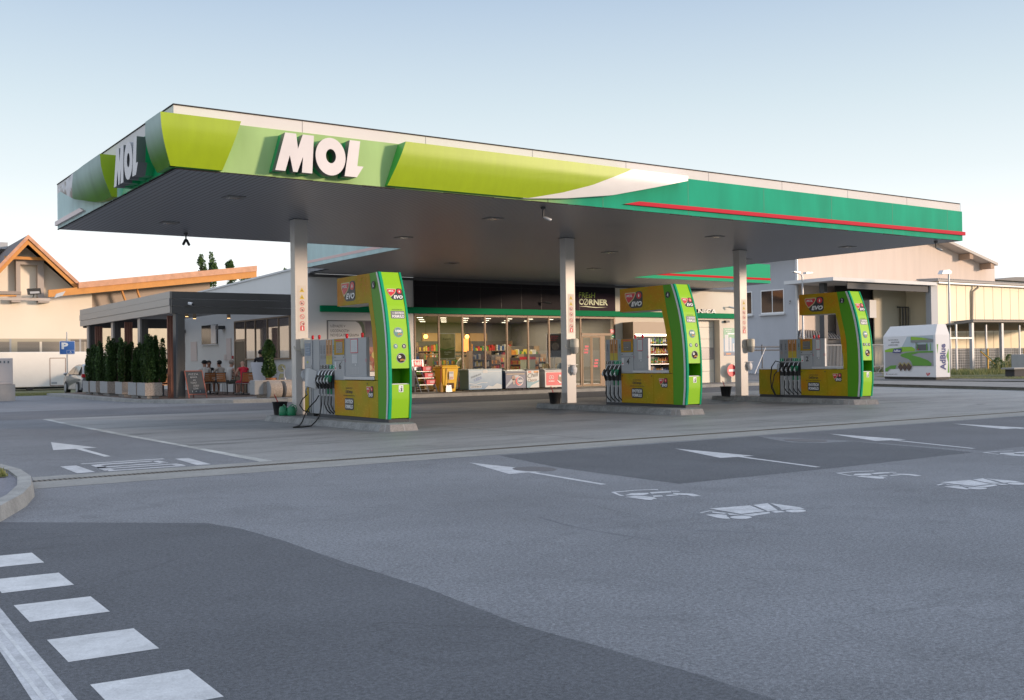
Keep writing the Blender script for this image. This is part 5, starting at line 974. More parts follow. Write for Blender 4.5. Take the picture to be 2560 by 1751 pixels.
def f1(S):
    S.rect(21.88, 23.44, .2, .985, LB, 1); S.rect(21.88, 23.44, .885, .9, PAPER, 2); S.text('PAKIRAN', 21.98, 22.46, .70, .77, M('print_slate', (.10, .14, .20, 1), .5), 2, .03, rot=.3); S.text('LED!', 22.12, 22.48, .55, .67, M('print_blue', (.12, .20, .42, 1), .5), 2, .03, rot=.3); S.rrect(21.95, 22.47, .25, .35, .02, M('print_foam', (.50, .55, .58, 1), .5), 2); S.text('LEDENIK.SI', 21.99, 22.44, .275, .325, MATS['print_slate'], 3, .04); S.rect(22.54, 22.76, .84, .95, PAPER, 3)
    S.poly([(21.9, .42), (22.2, .38), (22.5, .46), (22.75, .44), (22.75, .465), (22.5, .485), (22.2, .41), (21.9, .45)], MATS['print_foam'], 2)
    S.poly([(22.62, .21), (22.8, .34), (23.0, .3), (23.2, .42), (23.43, .36), (23.43, .21)], MATS['print_foam'], 2)
freezer(21.87, 23.45, 34.72, 35.40, .95, 'pale blue chest freezer with packed ice print reading PAKIRAN LED', M('freezer_blue', (.08, .16, .22, 1), .4), M('freezer_lid', (.30, .40, .45, 1), .4), f1)
def f2(S):
    S.rect(23.69, 24.66, .22, .72, NAVY, 1); S.poly([(23.69, .30), (24.1, .72), (24.35, .72), (23.69, .22)], M('print_mist', (.35, .42, .50, 1), .4), 2); S.disc(24.34, .48, .19, WHT, 3); S.disc(24.33, .48, .175, RED, 4); S.disc(24.38, .5, .155, WHT, 5); S.disc(24.38, .5, .14, NAVY, 6); S.text('ledo', 24.27, 24.49, .44, .56, WHT, 7, .03, .15); S.disc(24.06, .62, .09, M('scoop', (.42, .30, .25, 1), .6), 4); S.poly([(24.0, .57), (24.13, .57), (24.12, .35), (24.04, .35)], M('cup', (.50, .45, .42, 1), .6), 4); S.rect(23.72, 24.6, .75, .79, M('print_tan', (.45, .36, .26, 1), .5), 2)
freezer(23.67, 24.68, 34.8, 35.45, .82, 'navy chest freezer with curved glass lid and round red and white badge', M('freezer_navy', (.03, .05, .11, 1), .35), M('freezer_navy_lid', (.05, .08, .14, 1), .3), f2, True)
def f3(S):
    S.rect(24.75, 25.37, .2, .9, M('print_icewhite', (.52, .55, .56, 1), .4), 1); S.poly([(24.75, .2), (24.75, .5), (25.05, .42), (25.37, .5), (25.37, .44), (25.0, .3), (24.9, .2)], M('print_aqua', (.14, .32, .40, 1), .4), 2); S.text('Chill', 24.78, 25.32, .62, .80, SIGNK, 3, .0, .2, rot=.15); S.text('Choco', 24.80, 25.25, .44, .58, MATS['pack_brown'], 3, .0, .2, rot=.12); S.rect(24.82, 24.98, .8, .88, M('print_coral', (.55, .15, .10, 1), .4), 2); S.rect(25.1, 25.34, .8, .88, MATS['pack_orange'], 2)
freezer(24.74, 25.38, 34.85, 35.4, .9, 'narrow white freezer with scrawled lettering and aqua waves, right of the navy one', M('freezer_dark', (.03, .05, .09, 1), .4), DGREY, f3)
def f4(S):
    S.rrect(25.66, 26.58, .27, .80, .04, M('print_red', (.62, .03, .05, 1), .4), 1); S.ring(25.88, .60, .075, .014, WHT, 2); S.ring(25.98, .60, .075, .014, WHT, 2); S.ring(25.93, .58, .045, .012, WHT, 2); S.text('ALGIDA', 25.78, 26.08, .42, .475, WHT, 2, .04); S.rrect(26.28, 26.46, .40, .70, .07, MATS['pack_brown'], 2); S.disc(26.37, .66, .05, WHT, 3, n=8); S.poly([(26.2, .50), (26.34, .36), (26.52, .32), (26.4, .40), (26.3, .46)], WHT, 3)
freezer(25.6, 26.64, 34.75, 35.45, .84, 'white freezer with red front, heart emblem and grey sliding lid', M('freezer_white', (.60, .58, .56, 1), .4), M('freezer_grey_lid', (.30, .31, .33, 1), .35), f4, True)
mb = MB(); mb.tube([(26.8, 35.2, .14), (26.8, 35.2, 1.02), (26.8, 35.2, 1.14), (26.8, 35.2, 1.19)], [.2, .2, .16, .05], M('bin_slate', (.17, .22, .27, 1), .4), 18); mb.build('litter_bin', origin=(26.8, 35.2, .14), label='slate blue domed litter bin between the red freezer and middle column', cat='litter bin')
t = thing('wheelie_bin', (21.05, 35.0, .135), 'bright yellow wheelie bin with a square hole near its foot', 'bin')
mb = MB(); a = [(20.76, 34.8), (21.32, 34.8), (21.32, 35.25), (20.76, 35.25)]; b_ = [(20.68, 34.72), (21.42, 34.72), (21.42, 35.3), (20.68, 35.3)]
mb.raw([(x, y, .14) for x, y in a] + [(x, y, 1.05) for x, y in b_], [(0, 3, 2, 1), (4, 5, 6, 7), (0, 1, 5, 4), (1, 2, 6, 5), (2, 3, 7, 6), (3, 0, 4, 7)], YEL); mb.build('body', t, bevel=.03)
mb = MB(); mb.box(20.64, 21.46, 34.68, 35.34, 1.052, 1.11, YEL); mb.box(20.70, 21.40, 34.74, 35.3, 1.111, 1.16, YEL); mb.build('lid', t, bevel=.02)
S = Decal((0, 34.715, 0), (1, 0, -.0), (0, .0, 1), base=.01); S.rect(20.98, 21.18, .62, .92, PAPER, 1); S.rect(21.0, 21.16, .84, .90, PTXT, 2); S.rect(21.0, 21.16, .64, .72, M('label_pink', (.55, .35, .30, 1), .6), 2); S.mb.build('label_sheet', t)
mb = MB(); mb.box(20.95, 21.22, 34.74, 34.80, .26, .48, M('hole_brown', (.10, .05, .02, 1), .8)); mb.build('hatch', t)
t = thing('newspaper_rack', (20.1, 35.0, .135), 'aluminium stepped rack with a red header sign left of the yellow bin', 'rack')
mb = MB()
for x in (19.76, 20.08, 20.46): mb.tube([(x, 34.72, .14), (x - .10, 35.2, 1.15)], .016, ALU, 6)
for x in (19.8, 20.4): mb.tube([(x + .05, 35.35, .14), (x - .08, 35.2, 1.15)], .014, ALU, 6)
for z in (.42, .68, .93): mb.box(19.75, 20.46, 34.72 + (z - .14) * .45, 35.12 + (z - .14) * .2, z, z + .02, ALU)
mb.build('frame', t); S = Decal((0, 35.15, 0), (1, 0, 0), (0, .1, 1)); S.rect(19.68, 20.18, 1.0, 1.40, LGREY, 1); S.rect(19.74, 20.12, 1.12, 1.38, RED, 2); S.text('9ob9', 19.78, 20.08, 1.18, 1.35, SIGNW, 3, .06); S.mb.build('header_sign', t)
for k, z in enumerate((.442, .702, .952)):
    mb = MB(); x = 20.2 - .02 * k; mb.box(x - .14, x + .24, 34.84 + .10 * k, 35.06 + .10 * k, z, z + .18, RED); b0 = mb.build('box', origin=(x, 34.9, z), bevel=.006, label='red printed carton on the ' + ('lowest', 'middle', 'top')[k] + ' step of the aluminium rack', cat='box', group='red cartons on the rack')
    S = Decal((0, 34.84 + .10 * k, 0), (1, 0, 0), (0, 0, 1)); S.rect(x, x + .2, z + .05, z + .14, M('carton_pink', (.62, .35, .38, 1), .5), 1); o = S.mb.build('carton_print', b0)
t = thing('broom', (20.6, 34.7, .14), 'straw broom with red handle leaning on the yellow bin', 'broom'); mb = MB(); mb.tube([(20.58, 34.66, .5), (20.66, 34.76, 1.35)], .014, DRED, 6); mb.build('handle', t); mb = MB(); mb.tube([(20.56, 34.64, .14), (20.57, 34.65, .38), (20.58, 34.66, .52)], [.10, .07, .02], M('straw', (.38, .22, .08, 1), .9), 8); mb.build('bristles', t)
t = thing('snow_shovel', (20.95, 34.66, .14), 'grey blade shovel with pale wooden shaft before the yellow bin', 'shovel'); mb = MB(); mb.tube([(20.93, 34.66, .30), (20.86, 34.70, 1.12)], .013, M('pale_wood', (.45, .30, .17, 1), .6), 6); mb.build('shaft', t); mb = MB(); mb.prism([(20.78, 34.62, .14), (21.06, 34.62, .14), (21.04, 34.66, .40), (20.82, 34.66, .40)], (0, .015, 0), M('blade_grey', (.30, .31, .34, 1), .4, .5)); mb.build('blade', t)
# no entry sign, right
t = thing('no_entry_sign', (37.3, 35.55, .13), 'round red no entry sign with white bar low by the wash bay', 'road sign'); S = Decal((37.28, 35.5, .70), (1, 0, 0), (0, 0, 1)); S.disc(0, 0, .30, RED, 1, n=32); S.rect(-.2, .2, -.055, .055, SIGNW, 2); S.mb.face([S.P(.3 * math.cos(a * math.pi / 16), .3 * math.sin(a * math.pi / 16), 0) for a in range(32)][::-1], ALU); S.mb.build('disc', t); mb = MB(); mb.tube([(37.28, 35.53, .13), (37.28, 35.53, .9)], .025, ALU, 8); mb.build('post', t)
mb = MB(); mb.lathe((37.72, 35.3, .13), [(.14, 0), (.14, .9), (.10, .98), (.03, 1.0)], MATS['bin_slate'], 14); mb.build('litter_bin', origin=(37.72, 35.3, .13), label='slate blue litter bin right of the no entry sign', cat='litter bin')
for (x, y, z, l) in ((26.2, YS - .1, 3.75, 'dark camera on the shop cladding left of the middle column'), (37.2, YS - .02, 3.75, 'small white camera on the wall right of the PRALNICA lettering')):
    t = thing('security_camera', (x, y, z), l, 'security camera'); mb = MB(); mb.tube([(x, y, z), (x, y - .14, z - .02), (x + .06, y - .20, z)], .02, DGREY if x < 30 else LGREY, 6); mb.tube([(x + .02, y - .16, z), (x + .22, y - .30, z - .05)], .045, DGREY if x < 30 else LGREY, 10); mb.build('camera_body', t); mb = MB(); mb.tube([(x + .215, y - .297, z - .049), (x + .235, y - .31, z - .054)], .036, BLACK, 10); mb.build('lens', t)
# ================================================================== TERRACE
FZ = .137
PERG = M('pergola_grey', (.075, .072, .072, 1), .35, .4, var=.05, vs_=2); PERGL = M('pergola_light', (.26, .25, .25, 1), .4, .4)
t = thing('pergola', (13.4, 44, FZ), 'dark metal pergola with deep panelled fascia over the cafe terrace', 'pergola')
mb = MB()
for z0, z1, o in ((3.14, 3.39, .0), (3.40, 3.66, .02), (3.67, 3.92, .0)): mb.box(11.15, 15.62, 37.28 - o, 37.40, z0, z1, PERG)
mb.build('front_beam', t)
mb = MB()
for z0, z1, o in ((3.17, 3.42, .0), (3.43, 3.68, .02), (3.69, 3.93, .0)): mb.box(11.13 - o, 11.25, 37.405, 51.3, z0, z1, PERGL)
mb.build('side_beam', t)
mb = MB(); LV = M('louvre_pale', (.42, .42, .42, 1), .6)
for k in range(44): mb.obox((13.44, 37.7 + k * .31, 3.60), (2.17, 0, 0), (0, .07, .06), (0, -.006, .007), LV)
mb.build('louvre_roof', t); mb = MB(); mb.box(11.26, 15.62, 51.2, 51.32, 3.1, 3.93, PERG); mb.build('rear_beam', t)
CURT = M('curtain_rust', (.22, .10, .07, 1), .8)
for x0, x1, y in ((11.3, 11.62, 37.3), (11.3, 11.62, 41.9), (11.3, 11.62, 46.0), (11.3, 11.62, 50.4)):
    mb = MB(); mb.box(x0, x0 + .07, y, y + .34, FZ, 3.16, PERGL if y > 38 else DGREY); mb.box(x0 + .071, x1 - .14, y, y + .34, FZ, 3.13, PERG); mb.box(x1 - .138, x1, y, y + .34, FZ, 3.13, PERG); mb.build('post', t)
for x, y in ((11.24, 38.15), (11.3, 44.2), (11.3, 49.2)):
    mb = MB()
    for k in range(7): mb.tube([(x + .03 + .045 * k, y + .02 * (k % 2), FZ), (x + .03 + .045 * k, y + .02 * (k % 2), 3.1)], .03, CURT, 6)
    mb.build('curtain', t)
mb = MB(); mb.tube([(11.75, 37.24, 3.5), (11.83, 37.10, 3.47)], .055, OFFW, 12); mb.tube([(11.83, 37.10, 3.47), (11.86, 37.05, 3.455)], .04, BLACK, 10); mb.build('security_camera', origin=(11.75, 37.27, 3.5), label='white bullet camera on the front beam of the pergola', cat='security camera')
for i, (x, y) in enumerate(((12.1, 38.6), (12.9, 40.2), (14.0, 39.5))):
    mb = MB(); mb.tube([(x, y, 3.5), (x, y, 3.10)], .07, M('spot_tan', (.30, .22, .14, 1), .5), 12); mb.tube([(x, y, 3.099), (x, y, 3.09)], .055, M('spot_glow', (1, .8, .5, 1), .4, emit=(255, 200, 130), es=3.), 12); mb.build('spot_lamp', origin=(x, y, 3.5), label=('first', 'second', 'third')[i] + ' small round ceiling spot from the pergola corner', cat='lamp', group='spots under the pergola')
for i, y in enumerate((44.8, 50.3)):
    mb = MB(); mb.box(15.35, 15.64, y - .2, y + .2, 2.85, 3.0, DGREY); mb.build('wall_speaker', origin=(15.64, y, 2.9), label=('dark wall lamp above the terrace nearer the glazing', 'dark wall lamp at the far end of the terrace wall')[i], cat='wall lamp')
# planters and shrubs
PEB = M('pebble_concrete', (.34, .29, .25, 1), .85, var=.45, vs_=28, bump=.5, bs=60); PEBS = M('planter_smooth', (.30, .30, .30, 1), .85, var=.06, vs_=8)
def leaves(mb, c, rx, ry, h, n, m, rnd, size=.05, shape='col', gaps=.0):
    vs = []; fs = []
    for _ in range(n):
        u = rnd.random(); z = c[2] + h * u; a = rnd.uniform(0, 6.283)
        rad = (1 - .75 * max(0, (u - .6) / .4) ** 1.5) * (.75 + .25 * math.sin(u * 9 + a * 2 + c[0] * 7)) * (min(1, u * 5 + .35)); r = rad * math.sqrt(rnd.uniform(.25, 1))
        p = Vector((c[0] + rx * r * math.cos(a), c[1] + ry * r * math.sin(a), z)); s = size * rnd.uniform(.5, 1.2)
        d = Vector((math.cos(a) * .5 + rnd.uniform(-.6, .6), math.sin(a) * .5 + rnd.uniform(-.6, .6), rnd.uniform(.2, 1.2))).normalized(); w = d.cross(Vector((rnd.uniform(-1, 1), rnd.uniform(-1, 1), rnd.uniform(-1, 1)))).normalized() * s * .35
        k = len(vs); vs += [p, p + d * s * .5 + w, p + d * s, p + d * s * .5 - w]; fs.append((k, k + 1, k + 2, k + 3))
    mb.raw(vs, fs, m)
pl = [(37.98, 39.0, 'nearest the pergola post'), (39.15, 40.25, 'second from the pergola post'), (41.1, 42.1, 'third from the pergola post'), (43.3, 44.5, 'fourth from the pergola post'), (45.2, 46.2, 'fifth from the pergola post'), (46.5, 47.5, 'farthest from the pergola post')]
for i, (y0, y1, l) in enumerate(pl):
    p = thing('concrete_planter', (10.75, (y0 + y1) / 2, FZ), 'square exposed aggregate planter, ' + l, 'planter', 'square planters along the terrace')
    mb = MB(); mb.box(10.40, 11.0, y0, y1, FZ + .10, .70, PEB); mb.box(10.396, 10.399, y0 + .002, y1 - .002, FZ + .10, .70, PEBS); mb.build('box', p, bevel=.012)
    mb = MB(); mb.box(10.5, 10.9, y0 + .1, y1 - .1, FZ, FZ + .099, PEBS); mb.build('foot', p)
    mb = MB(); mb.box(10.45, 10.95, y0 + .05, y1 - .05, .69, .705, M('soil', (.04, .03, .02, 1), .9)); mb.build('soil', p)
    rnd = random.Random(20 + i); s = thing('shrub', (10.7, y0 + .31, .70), 'dense dark green upright shrub in the planter ' + l, 'shrub', 'upright shrubs in the square planters')
    for k in range(2 if i else 3):
        cx = 10.56 + .28 * k * (1 if i else .75); hh = rnd.uniform(1.25, 1.75); mb = MB(); yq = y0 + .25 + .4 * (k % 2)
        for q_ in range(8): aa = rnd.uniform(0, 6.28); leaves(mb, (cx + .12 * math.cos(aa), yq + .2 * math.sin(aa), .68), .12, .14, hh * rnd.uniform(.62, 1.05), 620, LEAF, rnd, .075); mb.build('foliage', s)
        mb = MB(); mb.tube([(cx, y0 + .25, .7), (cx + .02, y0 + .27, .7 + hh * .85)], [.02, .006], BARK, 5); mb.build('stem', s)
# chalkboard
t = thing('chalkboard_sign', (11.9, 37.15, FZ), 'rust framed A shaped chalkboard with white handwriting beside the corner post', 'chalkboard')
FR = M('frame_rust', (.30, .09, .06, 1), .6); mb = MB(); tl, tr, bl, br = Vector((11.54, 37.2, 1.10)), Vector((12.16, 37.2, 1.12)), Vector((11.66, 36.95, FZ)), Vector((12.28, 36.95, FZ))
tl, tr, bl, br = Vector((11.56, 37.2, 1.10)), Vector((12.18, 37.2, 1.10)), Vector((11.64, 36.95, FZ)), Vector((12.27, 36.95, FZ))
for a, b_ in ((tl, bl), (tr, br)): mb.tube([a, b_], .022, FR, 4, False)
mb.tube([tl, tr], .022, FR, 4, False); mb.tube([bl.lerp(tl, .14), br.lerp(tr, .14)], .022, FR, 4, False); mb.build('frame', t)
mb = MB(); q = [bl.lerp(tl, .14), br.lerp(tr, .14), tr, tl]; mb.prism([p + Vector((0, -.004, 0)) for p in q], (0, .02, 0), M('slate', (.045, .05, .055, 1), .7)); brd = mb.build('board', t)
mb = MB(); mb.tube([tl.lerp(tr, .5), Vector((12.0, 37.6, FZ))], .018, FR, 4, False); mb.build('back_leg', t)
S = Decal(q[0] + Vector((0, -.006, 0)), q[1] - q[0], q[3] - q[0]); CH = M('chalk', (.45, .46, .46, 1), .9)
for k, (tx, a, b_) in enumerate((('PIZZA', .12, .46), ('KAVA', .17, .40), ('in', .25, .33), ('TOAST', .14, .36), ('DOBRA', .22, .42), ('CENA', .20, .38), ('1 + 1', .14, .44))): S.text(tx, a, b_, .70 - .105 * k, .765 - .105 * k, CH, 2, -.01, .1)
S.mb.build('chalk_writing', brd)
# chairs
def cafe_chair(x, y, rz, label, cushion=True):
    t = thing('cafe_chair', (x, y, FZ), label, 'chair', 'slatted cafe chairs on the terrace', rz)
    FM = M('chair_frame', (.07, .07, .068, 1), .4, .5); mb = MB()
    mb.tube([(-.24, -.22, 0), (-.24, -.24, .45), (-.23, -.30, .86), (.23, -.30, .86), (.24, -.24, .45), (.24, -.22, 0)], .014, FM, 6); mb.tube([(-.24, -.24, .45), (-.24, .22, .45), (-.24, .22, 0)], .014, FM, 6); mb.tube([(.24, -.24, .45), (.24, .22, .45), (.24, .22, 0)], .014, FM, 6); mb.build('frame', t, world=False)
    mb = MB()
    for k in range(5): mb.box(-.22, .22, -.295 + .006 * (4 - k) * 1.6, -.275 + .006 * (4 - k) * 1.6, .52 + .07 * k, .578 + .07 * k, WOOD)
    mb.build('backrest', t, world=False); mb = MB(); mb.box(-.22, .22, -.2, .22, .44, .465, M('seat_cushion', (.45, .42, .38, 1), .8) if cushion else WOOD); mb.build('seat', t, world=False); return t
def table(x, y, label):
    t = thing('cafe_table', (x, y, FZ), label, 'table', 'cafe tables on the terrace'); mb = MB(); mb.box(-.35, .35, -.35, .35, .71, .74, M('table_top', (.09, .06, .045, 1), .4)); mb.build('tabletop', t, world=False, bevel=.008)
    mb = MB(); mb.tube([(0, 0, .02), (0, 0, .71)], .035, DGREY, 8); mb.box(-.22, .22, -.22, .22, 0, .02, DGREY); mb.build('pedestal', t, world=False)
# people
SK = M('skin', (.46, .24, .16, 1), .55); SK2 = M('skin_pale', (.52, .30, .22, 1), .55); HAIR = M('hair_dark', (.018, .013, .01, 1), .6); HAIRG = M('hair_grey', (.30, .26, .22, 1), .6)
def person(x, y, rz, label, top, legs_m, skin=SK, hair=HAIR, lean=.08, head=(0, .0), sleeve='short', shoe=None, standing=False, elbows=.62, z=FZ, cap=None, reach=.30, shorts=True):
    shoe = shoe or SIGNW; V = []; Rr = []; Eg = []; seg = []
    def v(p, r): V.append(Vector(p)); Rr.append(r); return len(V) - 1
    def e(a, b_, m): Eg.append((a, b_)); seg.append((a, b_, m))
    L = lean; hx, hy = head
    pel = v((0, 0, .54), .15); sp_ = v((0, L * .4, .72), .135); ch = v((0, L, .93), .155); nk = v((0, L + .02, 1.08), .058); chin = v((hx * .5, L + .055 + hy * .5, 1.15), .066); sk = v((hx, L + .045 + hy, 1.235), .092); tp = v((hx, L + .035 + hy, 1.30), .066); ns = v((hx * 1.4, L + .145 + hy * 1.2, 1.20), .012)
    e(pel, sp_, top); e(sp_, ch, top); e(ch, nk, top); e(nk, chin, skin); e(chin, sk, skin); e(sk, tp, skin); e(sk, ns, skin)
    for s in (-1, 1):
        sh = v((s * .185, L, 1.02), .062); el = v((s * .25, L + .12, .78), .042); wr = v((s * .10, L + reach, elbows + .12), .028); hd = v((s * .075, L + reach + .07, elbows + .12), .030)
        e(ch, sh, top); mid = v((s * .22, L + .06, .89), .05); e(sh, mid, top if sleeve != 'none' else skin); e(mid, el, top if sleeve == 'long' else skin); e(el, wr, top if sleeve == 'long' else skin); e(wr, hd, skin)
        for k, (dx, ln) in enumerate(((-.028, .055), (-.01, .07), (.01, .075), (.028, .062))):
            f1_ = v((s * .075 + dx, L + reach + .10 + ln * .5, elbows + .115), .0095); f2_ = v((s * .075 + dx * 1.1, L + reach + .10 + ln, elbows + .095 - .005 * k), .008); e(hd, f1_, skin); e(f1_, f2_, skin)
        th_ = v((s * .075 - s * .04, L + reach + .09, elbows + .15), .010); e(hd, th_, skin)
        hip = v((s * .095, .03, .50), .095)
        if standing: kn = v((s * .10, .02, .08), .062); an = v((s * .10, .0, -.32), .042); ft = v((s * .11, .12, -.37), .035)
        else: kn = v((s * .12, .44, .50), .062); an = v((s * .12, .42, .10), .040); ft = v((s * .13, .56, .045), .036)
        km = v(tuple(V[kn].lerp(V[an], .25)), .055)
        e(pel, hip, legs_m); e(hip, kn, legs_m); e(kn, km, legs_m if not shorts else skin); e(km, an, skin if shorts else legs_m); e(an, ft, shoe)
    me = bpy.data.meshes.new('p'); me.from_pydata([tuple(p) for p in V], Eg, []); ob = bpy.data.objects.new('p', me); scene.collection.objects.link(ob)
    sm = ob.modifiers.new('s', 'SKIN'); sm.use_smooth_shade = True; lay = me.skin_vertices[0].data
    for k, r in enumerate(Rr): lay[k].radius = (r, r * (.72 if k in (0, 1, 2) else 1)); 
    lay[0].use_root = True; ob.modifiers.new('u', 'SUBSURF').levels = 1
    dg = bpy.context.evaluated_depsgraph_get(); m2 = bpy.data.meshes.new_from_object(ob.evaluated_get(dg)); bpy.data.objects.remove(ob)
    mats = []
    for s_ in seg:
        if s_[2] not in mats: mats.append(s_[2])
    m2.materials.clear()
    for m_ in mats: m2.materials.append(m_)
    for p in m2.polygons:
        c = p.center; best = (9, 0)
        for a, b_, m_ in seg:
            A, B = V[a], V[b_]; d = B - A; tt = max(0, min(1, (c - A).dot(d) / (d.length_squared or 1))); dist = (c - A - d * tt).length / (Rr[a] + (Rr[b_] - Rr[a]) * tt)
            if dist < best[0]: best = (dist, mats.index(m_))
        p.material_index = best[1]; p.use_smooth = True
    o = bpy.data.objects.new('person', m2); scene.collection.objects.link(o); o.location = (x, y, z); o.rotation_euler = (0, 0, rz); tag(o, label, 'person')
    cx, cy, cz = hx, L + .045 + hy, 1.235
    if hair is not None:
        mb = MB(); mb.ball((cx, cy - .018, cz + .028), .100, .108, .098, hair, 14, 9); vv = []
        mb.f = [f for f in mb.f if sum(mb.v[i][2] for i in f) / len(f) > cz - (.05 if sum(mb.v[i][1] for i in f) / len(f) < cy else -.045)]; mb.m = mb.m[:len(mb.f)]; mb.sm = mb.sm[:len(mb.f)]; mb.build('hair', o, world=False)
    if cap is not None:
        mb = MB(); mb.ball((cx, cy, cz + .05), .108, .112, .085, cap, 14, 8); mb.lathe((cx, cy + .03, cz + .03), [(.15, 0), (.12, .02)], cap, 16); mb.build('hat', o, world=False)
    mb = MB()
    for s in (-1, 1): mb.ball((cx + s * .033, cy + .083, cz + .0), .011, .008, .008, SIGNK, 6, 4); mb.ball((cx + s * .093, cy, cz - .01), .014, .02, .03, skin, 6, 5)
    mb.box(cx - .025, cx + .025, cy + .078, cy + .086, cz - .062, cz - .054, DRED); mb.build('face', o, world=False)
    return o
TW = M('shirt_white', (.62, .60, .57, 1), .8); TB = M('shirt_black', (.015, .015, .018, 1), .8); TBG = M('shirt_beige', (.50, .45, .40, 1), .8); TR = M('shirt_red', (.55, .015, .04, 1), .8); SHK = M('shorts_dark', (.02, .02, .025, 1), .8); SHO = M('shorts_olive', (.10, .11, .09, 1), .8)
cafe_chair(13.58, 40.9, R(10), 'slatted chair under the man in the black hat', True); cafe_chair(14.32, 40.9, R(12), 'slatted chair under the man in the beige shirt'); cafe_chair(14.2, 38.45, R(8), 'slatted chair under the man in the red vest'); cafe_chair(11.62, 39.7, R(5), 'slatted chair between the corner post and the nearest planter', False)
cafe_chair(14.2, 43.0, R(170), 'slatted chair under the man in the black printed shirt'); cafe_chair(13.95, 39.75, R(-60), 'slatted chair under the man in the white vest')
table(14.0, 41.75, 'dark square table among the three men by the terrace wall'); table(14.55, 39.5, 'dark square table before the man in the red vest'); table(11.8, 40.6, 'dark square table behind the corner post')
person(13.55, 40.95, R(-8), 'man in black bucket hat and white shirt seated with his back turned', TW, SHK, hair=None, cap=M('hat_black', (.012, .012, .013, 1), .8), lean=.14)
person(14.25, 42.75, R(178), 'bearded man in black printed shirt facing the camera at the far table', TB, SHK, lean=.10, hair=HAIR)
person(14.28, 41.0, R(20), 'dark haired man in beige shirt leaning forward, seated with his back turned', TBG, SHK, lean=.20)
person(13.98, 39.6, R(-75), 'sunburnt man in white vest and olive shorts seated sideways', TW, SHO, skin=SK2, hair=HAIRG, sleeve='none', lean=.10, head=(.03, .02))
person(14.24, 38.5, R(5), 'bald man in red sleeveless shirt seated with his back to the camera', TR, M('shorts_red', (.40, .03, .04, 1), .8), skin=SK2, hair=None, sleeve='none', lean=.12)
person(12.1, 41.6, R(175), 'man in black shirt sitting behind the corner post at the left table', TB, SHK, lean=.05)
person(14.85, 38.4, R(-20), 'dark haired woman in black standing behind the white board', TB, SHK, standing=True, z=FZ + .37, shorts=False, sleeve='long', lean=.02)
# white board, potted plant, stone planter, drum planters, yellow figure stand
mb = MB(); mb.prism([(14.10, 37.5, 1.38), (14.56, 37.5, 1.38), (14.80, 37.45, .55), (14.22, 37.45, .55)], (.02, .06, 0), M('board_white', (.62, .62, .68, 1), .5)); mb.box(14.3, 14.34, 37.47, 37.5, FZ, .56, GREY); mb.box(14.65, 14.69, 37.47, 37.5, FZ, .56, GREY); mb.build('white_board', origin=(14.45, 37.5, FZ), label='blank white board standing on the terrace beside the leafy potted plant', cat='board')
t = thing('potted_plant', (14.62, 36.9, FZ), 'tall leafy green plant in a tapered orange brown pot beside the white board', 'potted plant'); mb = MB(); mb.lathe((14.66, 36.9, FZ), [(.12, 0), (.20, .62), (.21, .66), (.19, .66), (.17, .55)], M('pot_terracotta', (.30, .11, .04, 1), .6), 16); mb.build('pot', t)
rnd = random.Random(3); mb = MB(); leaves(mb, (14.58, 36.9, .80), .27, .27, 1.36, 3800, LEAF, rnd, .085); mb.build('foliage', t); mb = MB(); mb.tube([(14.62, 36.9, .7), (14.58, 36.9, 1.9)], [.02, .008], BARK, 5); mb.build('stem', t)
t = thing('stone_planter', (13.6, 35.6, .135), 'long low pebbled concrete planter in front of the terrace plant', 'planter'); mb = MB(); mb.box(13.35, 13.68, 35.15, 35.6, .24, .74, PEBS); mb.box(13.681, 14.9, 35.2, 35.65, .24, .74, PEB); mb.build('trough', t, bevel=.02); mb = MB(); mb.box(13.55, 13.85, 35.25, 35.5, .135, .239, PEB); mb.box(14.4, 14.7, 35.25, 35.5, .135, .239, PEB); mb.build('foot', t)
for x, l in ((14.05, 'left'), (14.62, 'right')):
    mb = MB(); mb.tube([(x - .23, 35.1, .40), (x + .20, 35.1, .40)], .31, PEB, 22); mb.face([(x - .234, 35.1 + .3 * math.cos(a * math.pi / 10), .40 + max(-.26, .3 * math.sin(a * math.pi / 10))) for a in range(20)][::-1], PEBS); mb.v = [(a, b_, c if c > .13 else .13) for a, b_, c in mb.v]; mb.build('drum_planter', origin=(x, 35, .13), label=l + ' rounded pebbled concrete drum lying beside the low stone planter', cat='concrete drum', group='concrete drums by the terrace')
mb = MB(); mb.box(14.82, 14.86, 36.0, 36.4, .135, .8, GREY); mb.tube([(14.84, 36.1, .5), (14.84, 36.1, 1.1), (14.84, 36.3, 1.2)], .02, ALU, 6); mb.build('bike_stand', origin=(14.84, 36.2, .135), label='grey metal stand at the terrace edge left of the first column', cat='stand')
t = thing('yellow_figure_stand', (15.0, 36.75, FZ), 'small cream and yellow shaped advertising stand leaning against the glazing', 'stand'); mb = MB(); YF_ = M('stand_cream', (.45, .40, .22, 1), .5); mb.prism([(14.88, 36.7, FZ), (15.12, 36.7, FZ), (15.12, 36.7, .85), (15.06, 36.7, .95), (14.94, 36.7, .95), (14.88, 36.7, .85)], (0, .03, 0), YF_); mb.tube([(15.0, 36.715, 1.15), (15.0, 36.745, 1.15)], .15, YF_, 16); mb.build('board', t)
S = Decal((14.88, 36.698, 0), (1, 0, 0), (0, 0, 1)); S.rect(.02, .22, .2, .45, M('stand_yellow', (.60, .45, .02, 1), .5), 1); S.disc(.12, .65, .07, M('stand_blue', (.2, .3, .4, 1), .5), 1); S.b = .02; S.disc(.08, 1.19, .018, SIGNK, 1); S.disc(.16, 1.19, .018, SIGNK, 1); S.line([(.07, 1.1), (.17, 1.1)], .015, SIGNK, 1); S.mb.build('face_print', t)
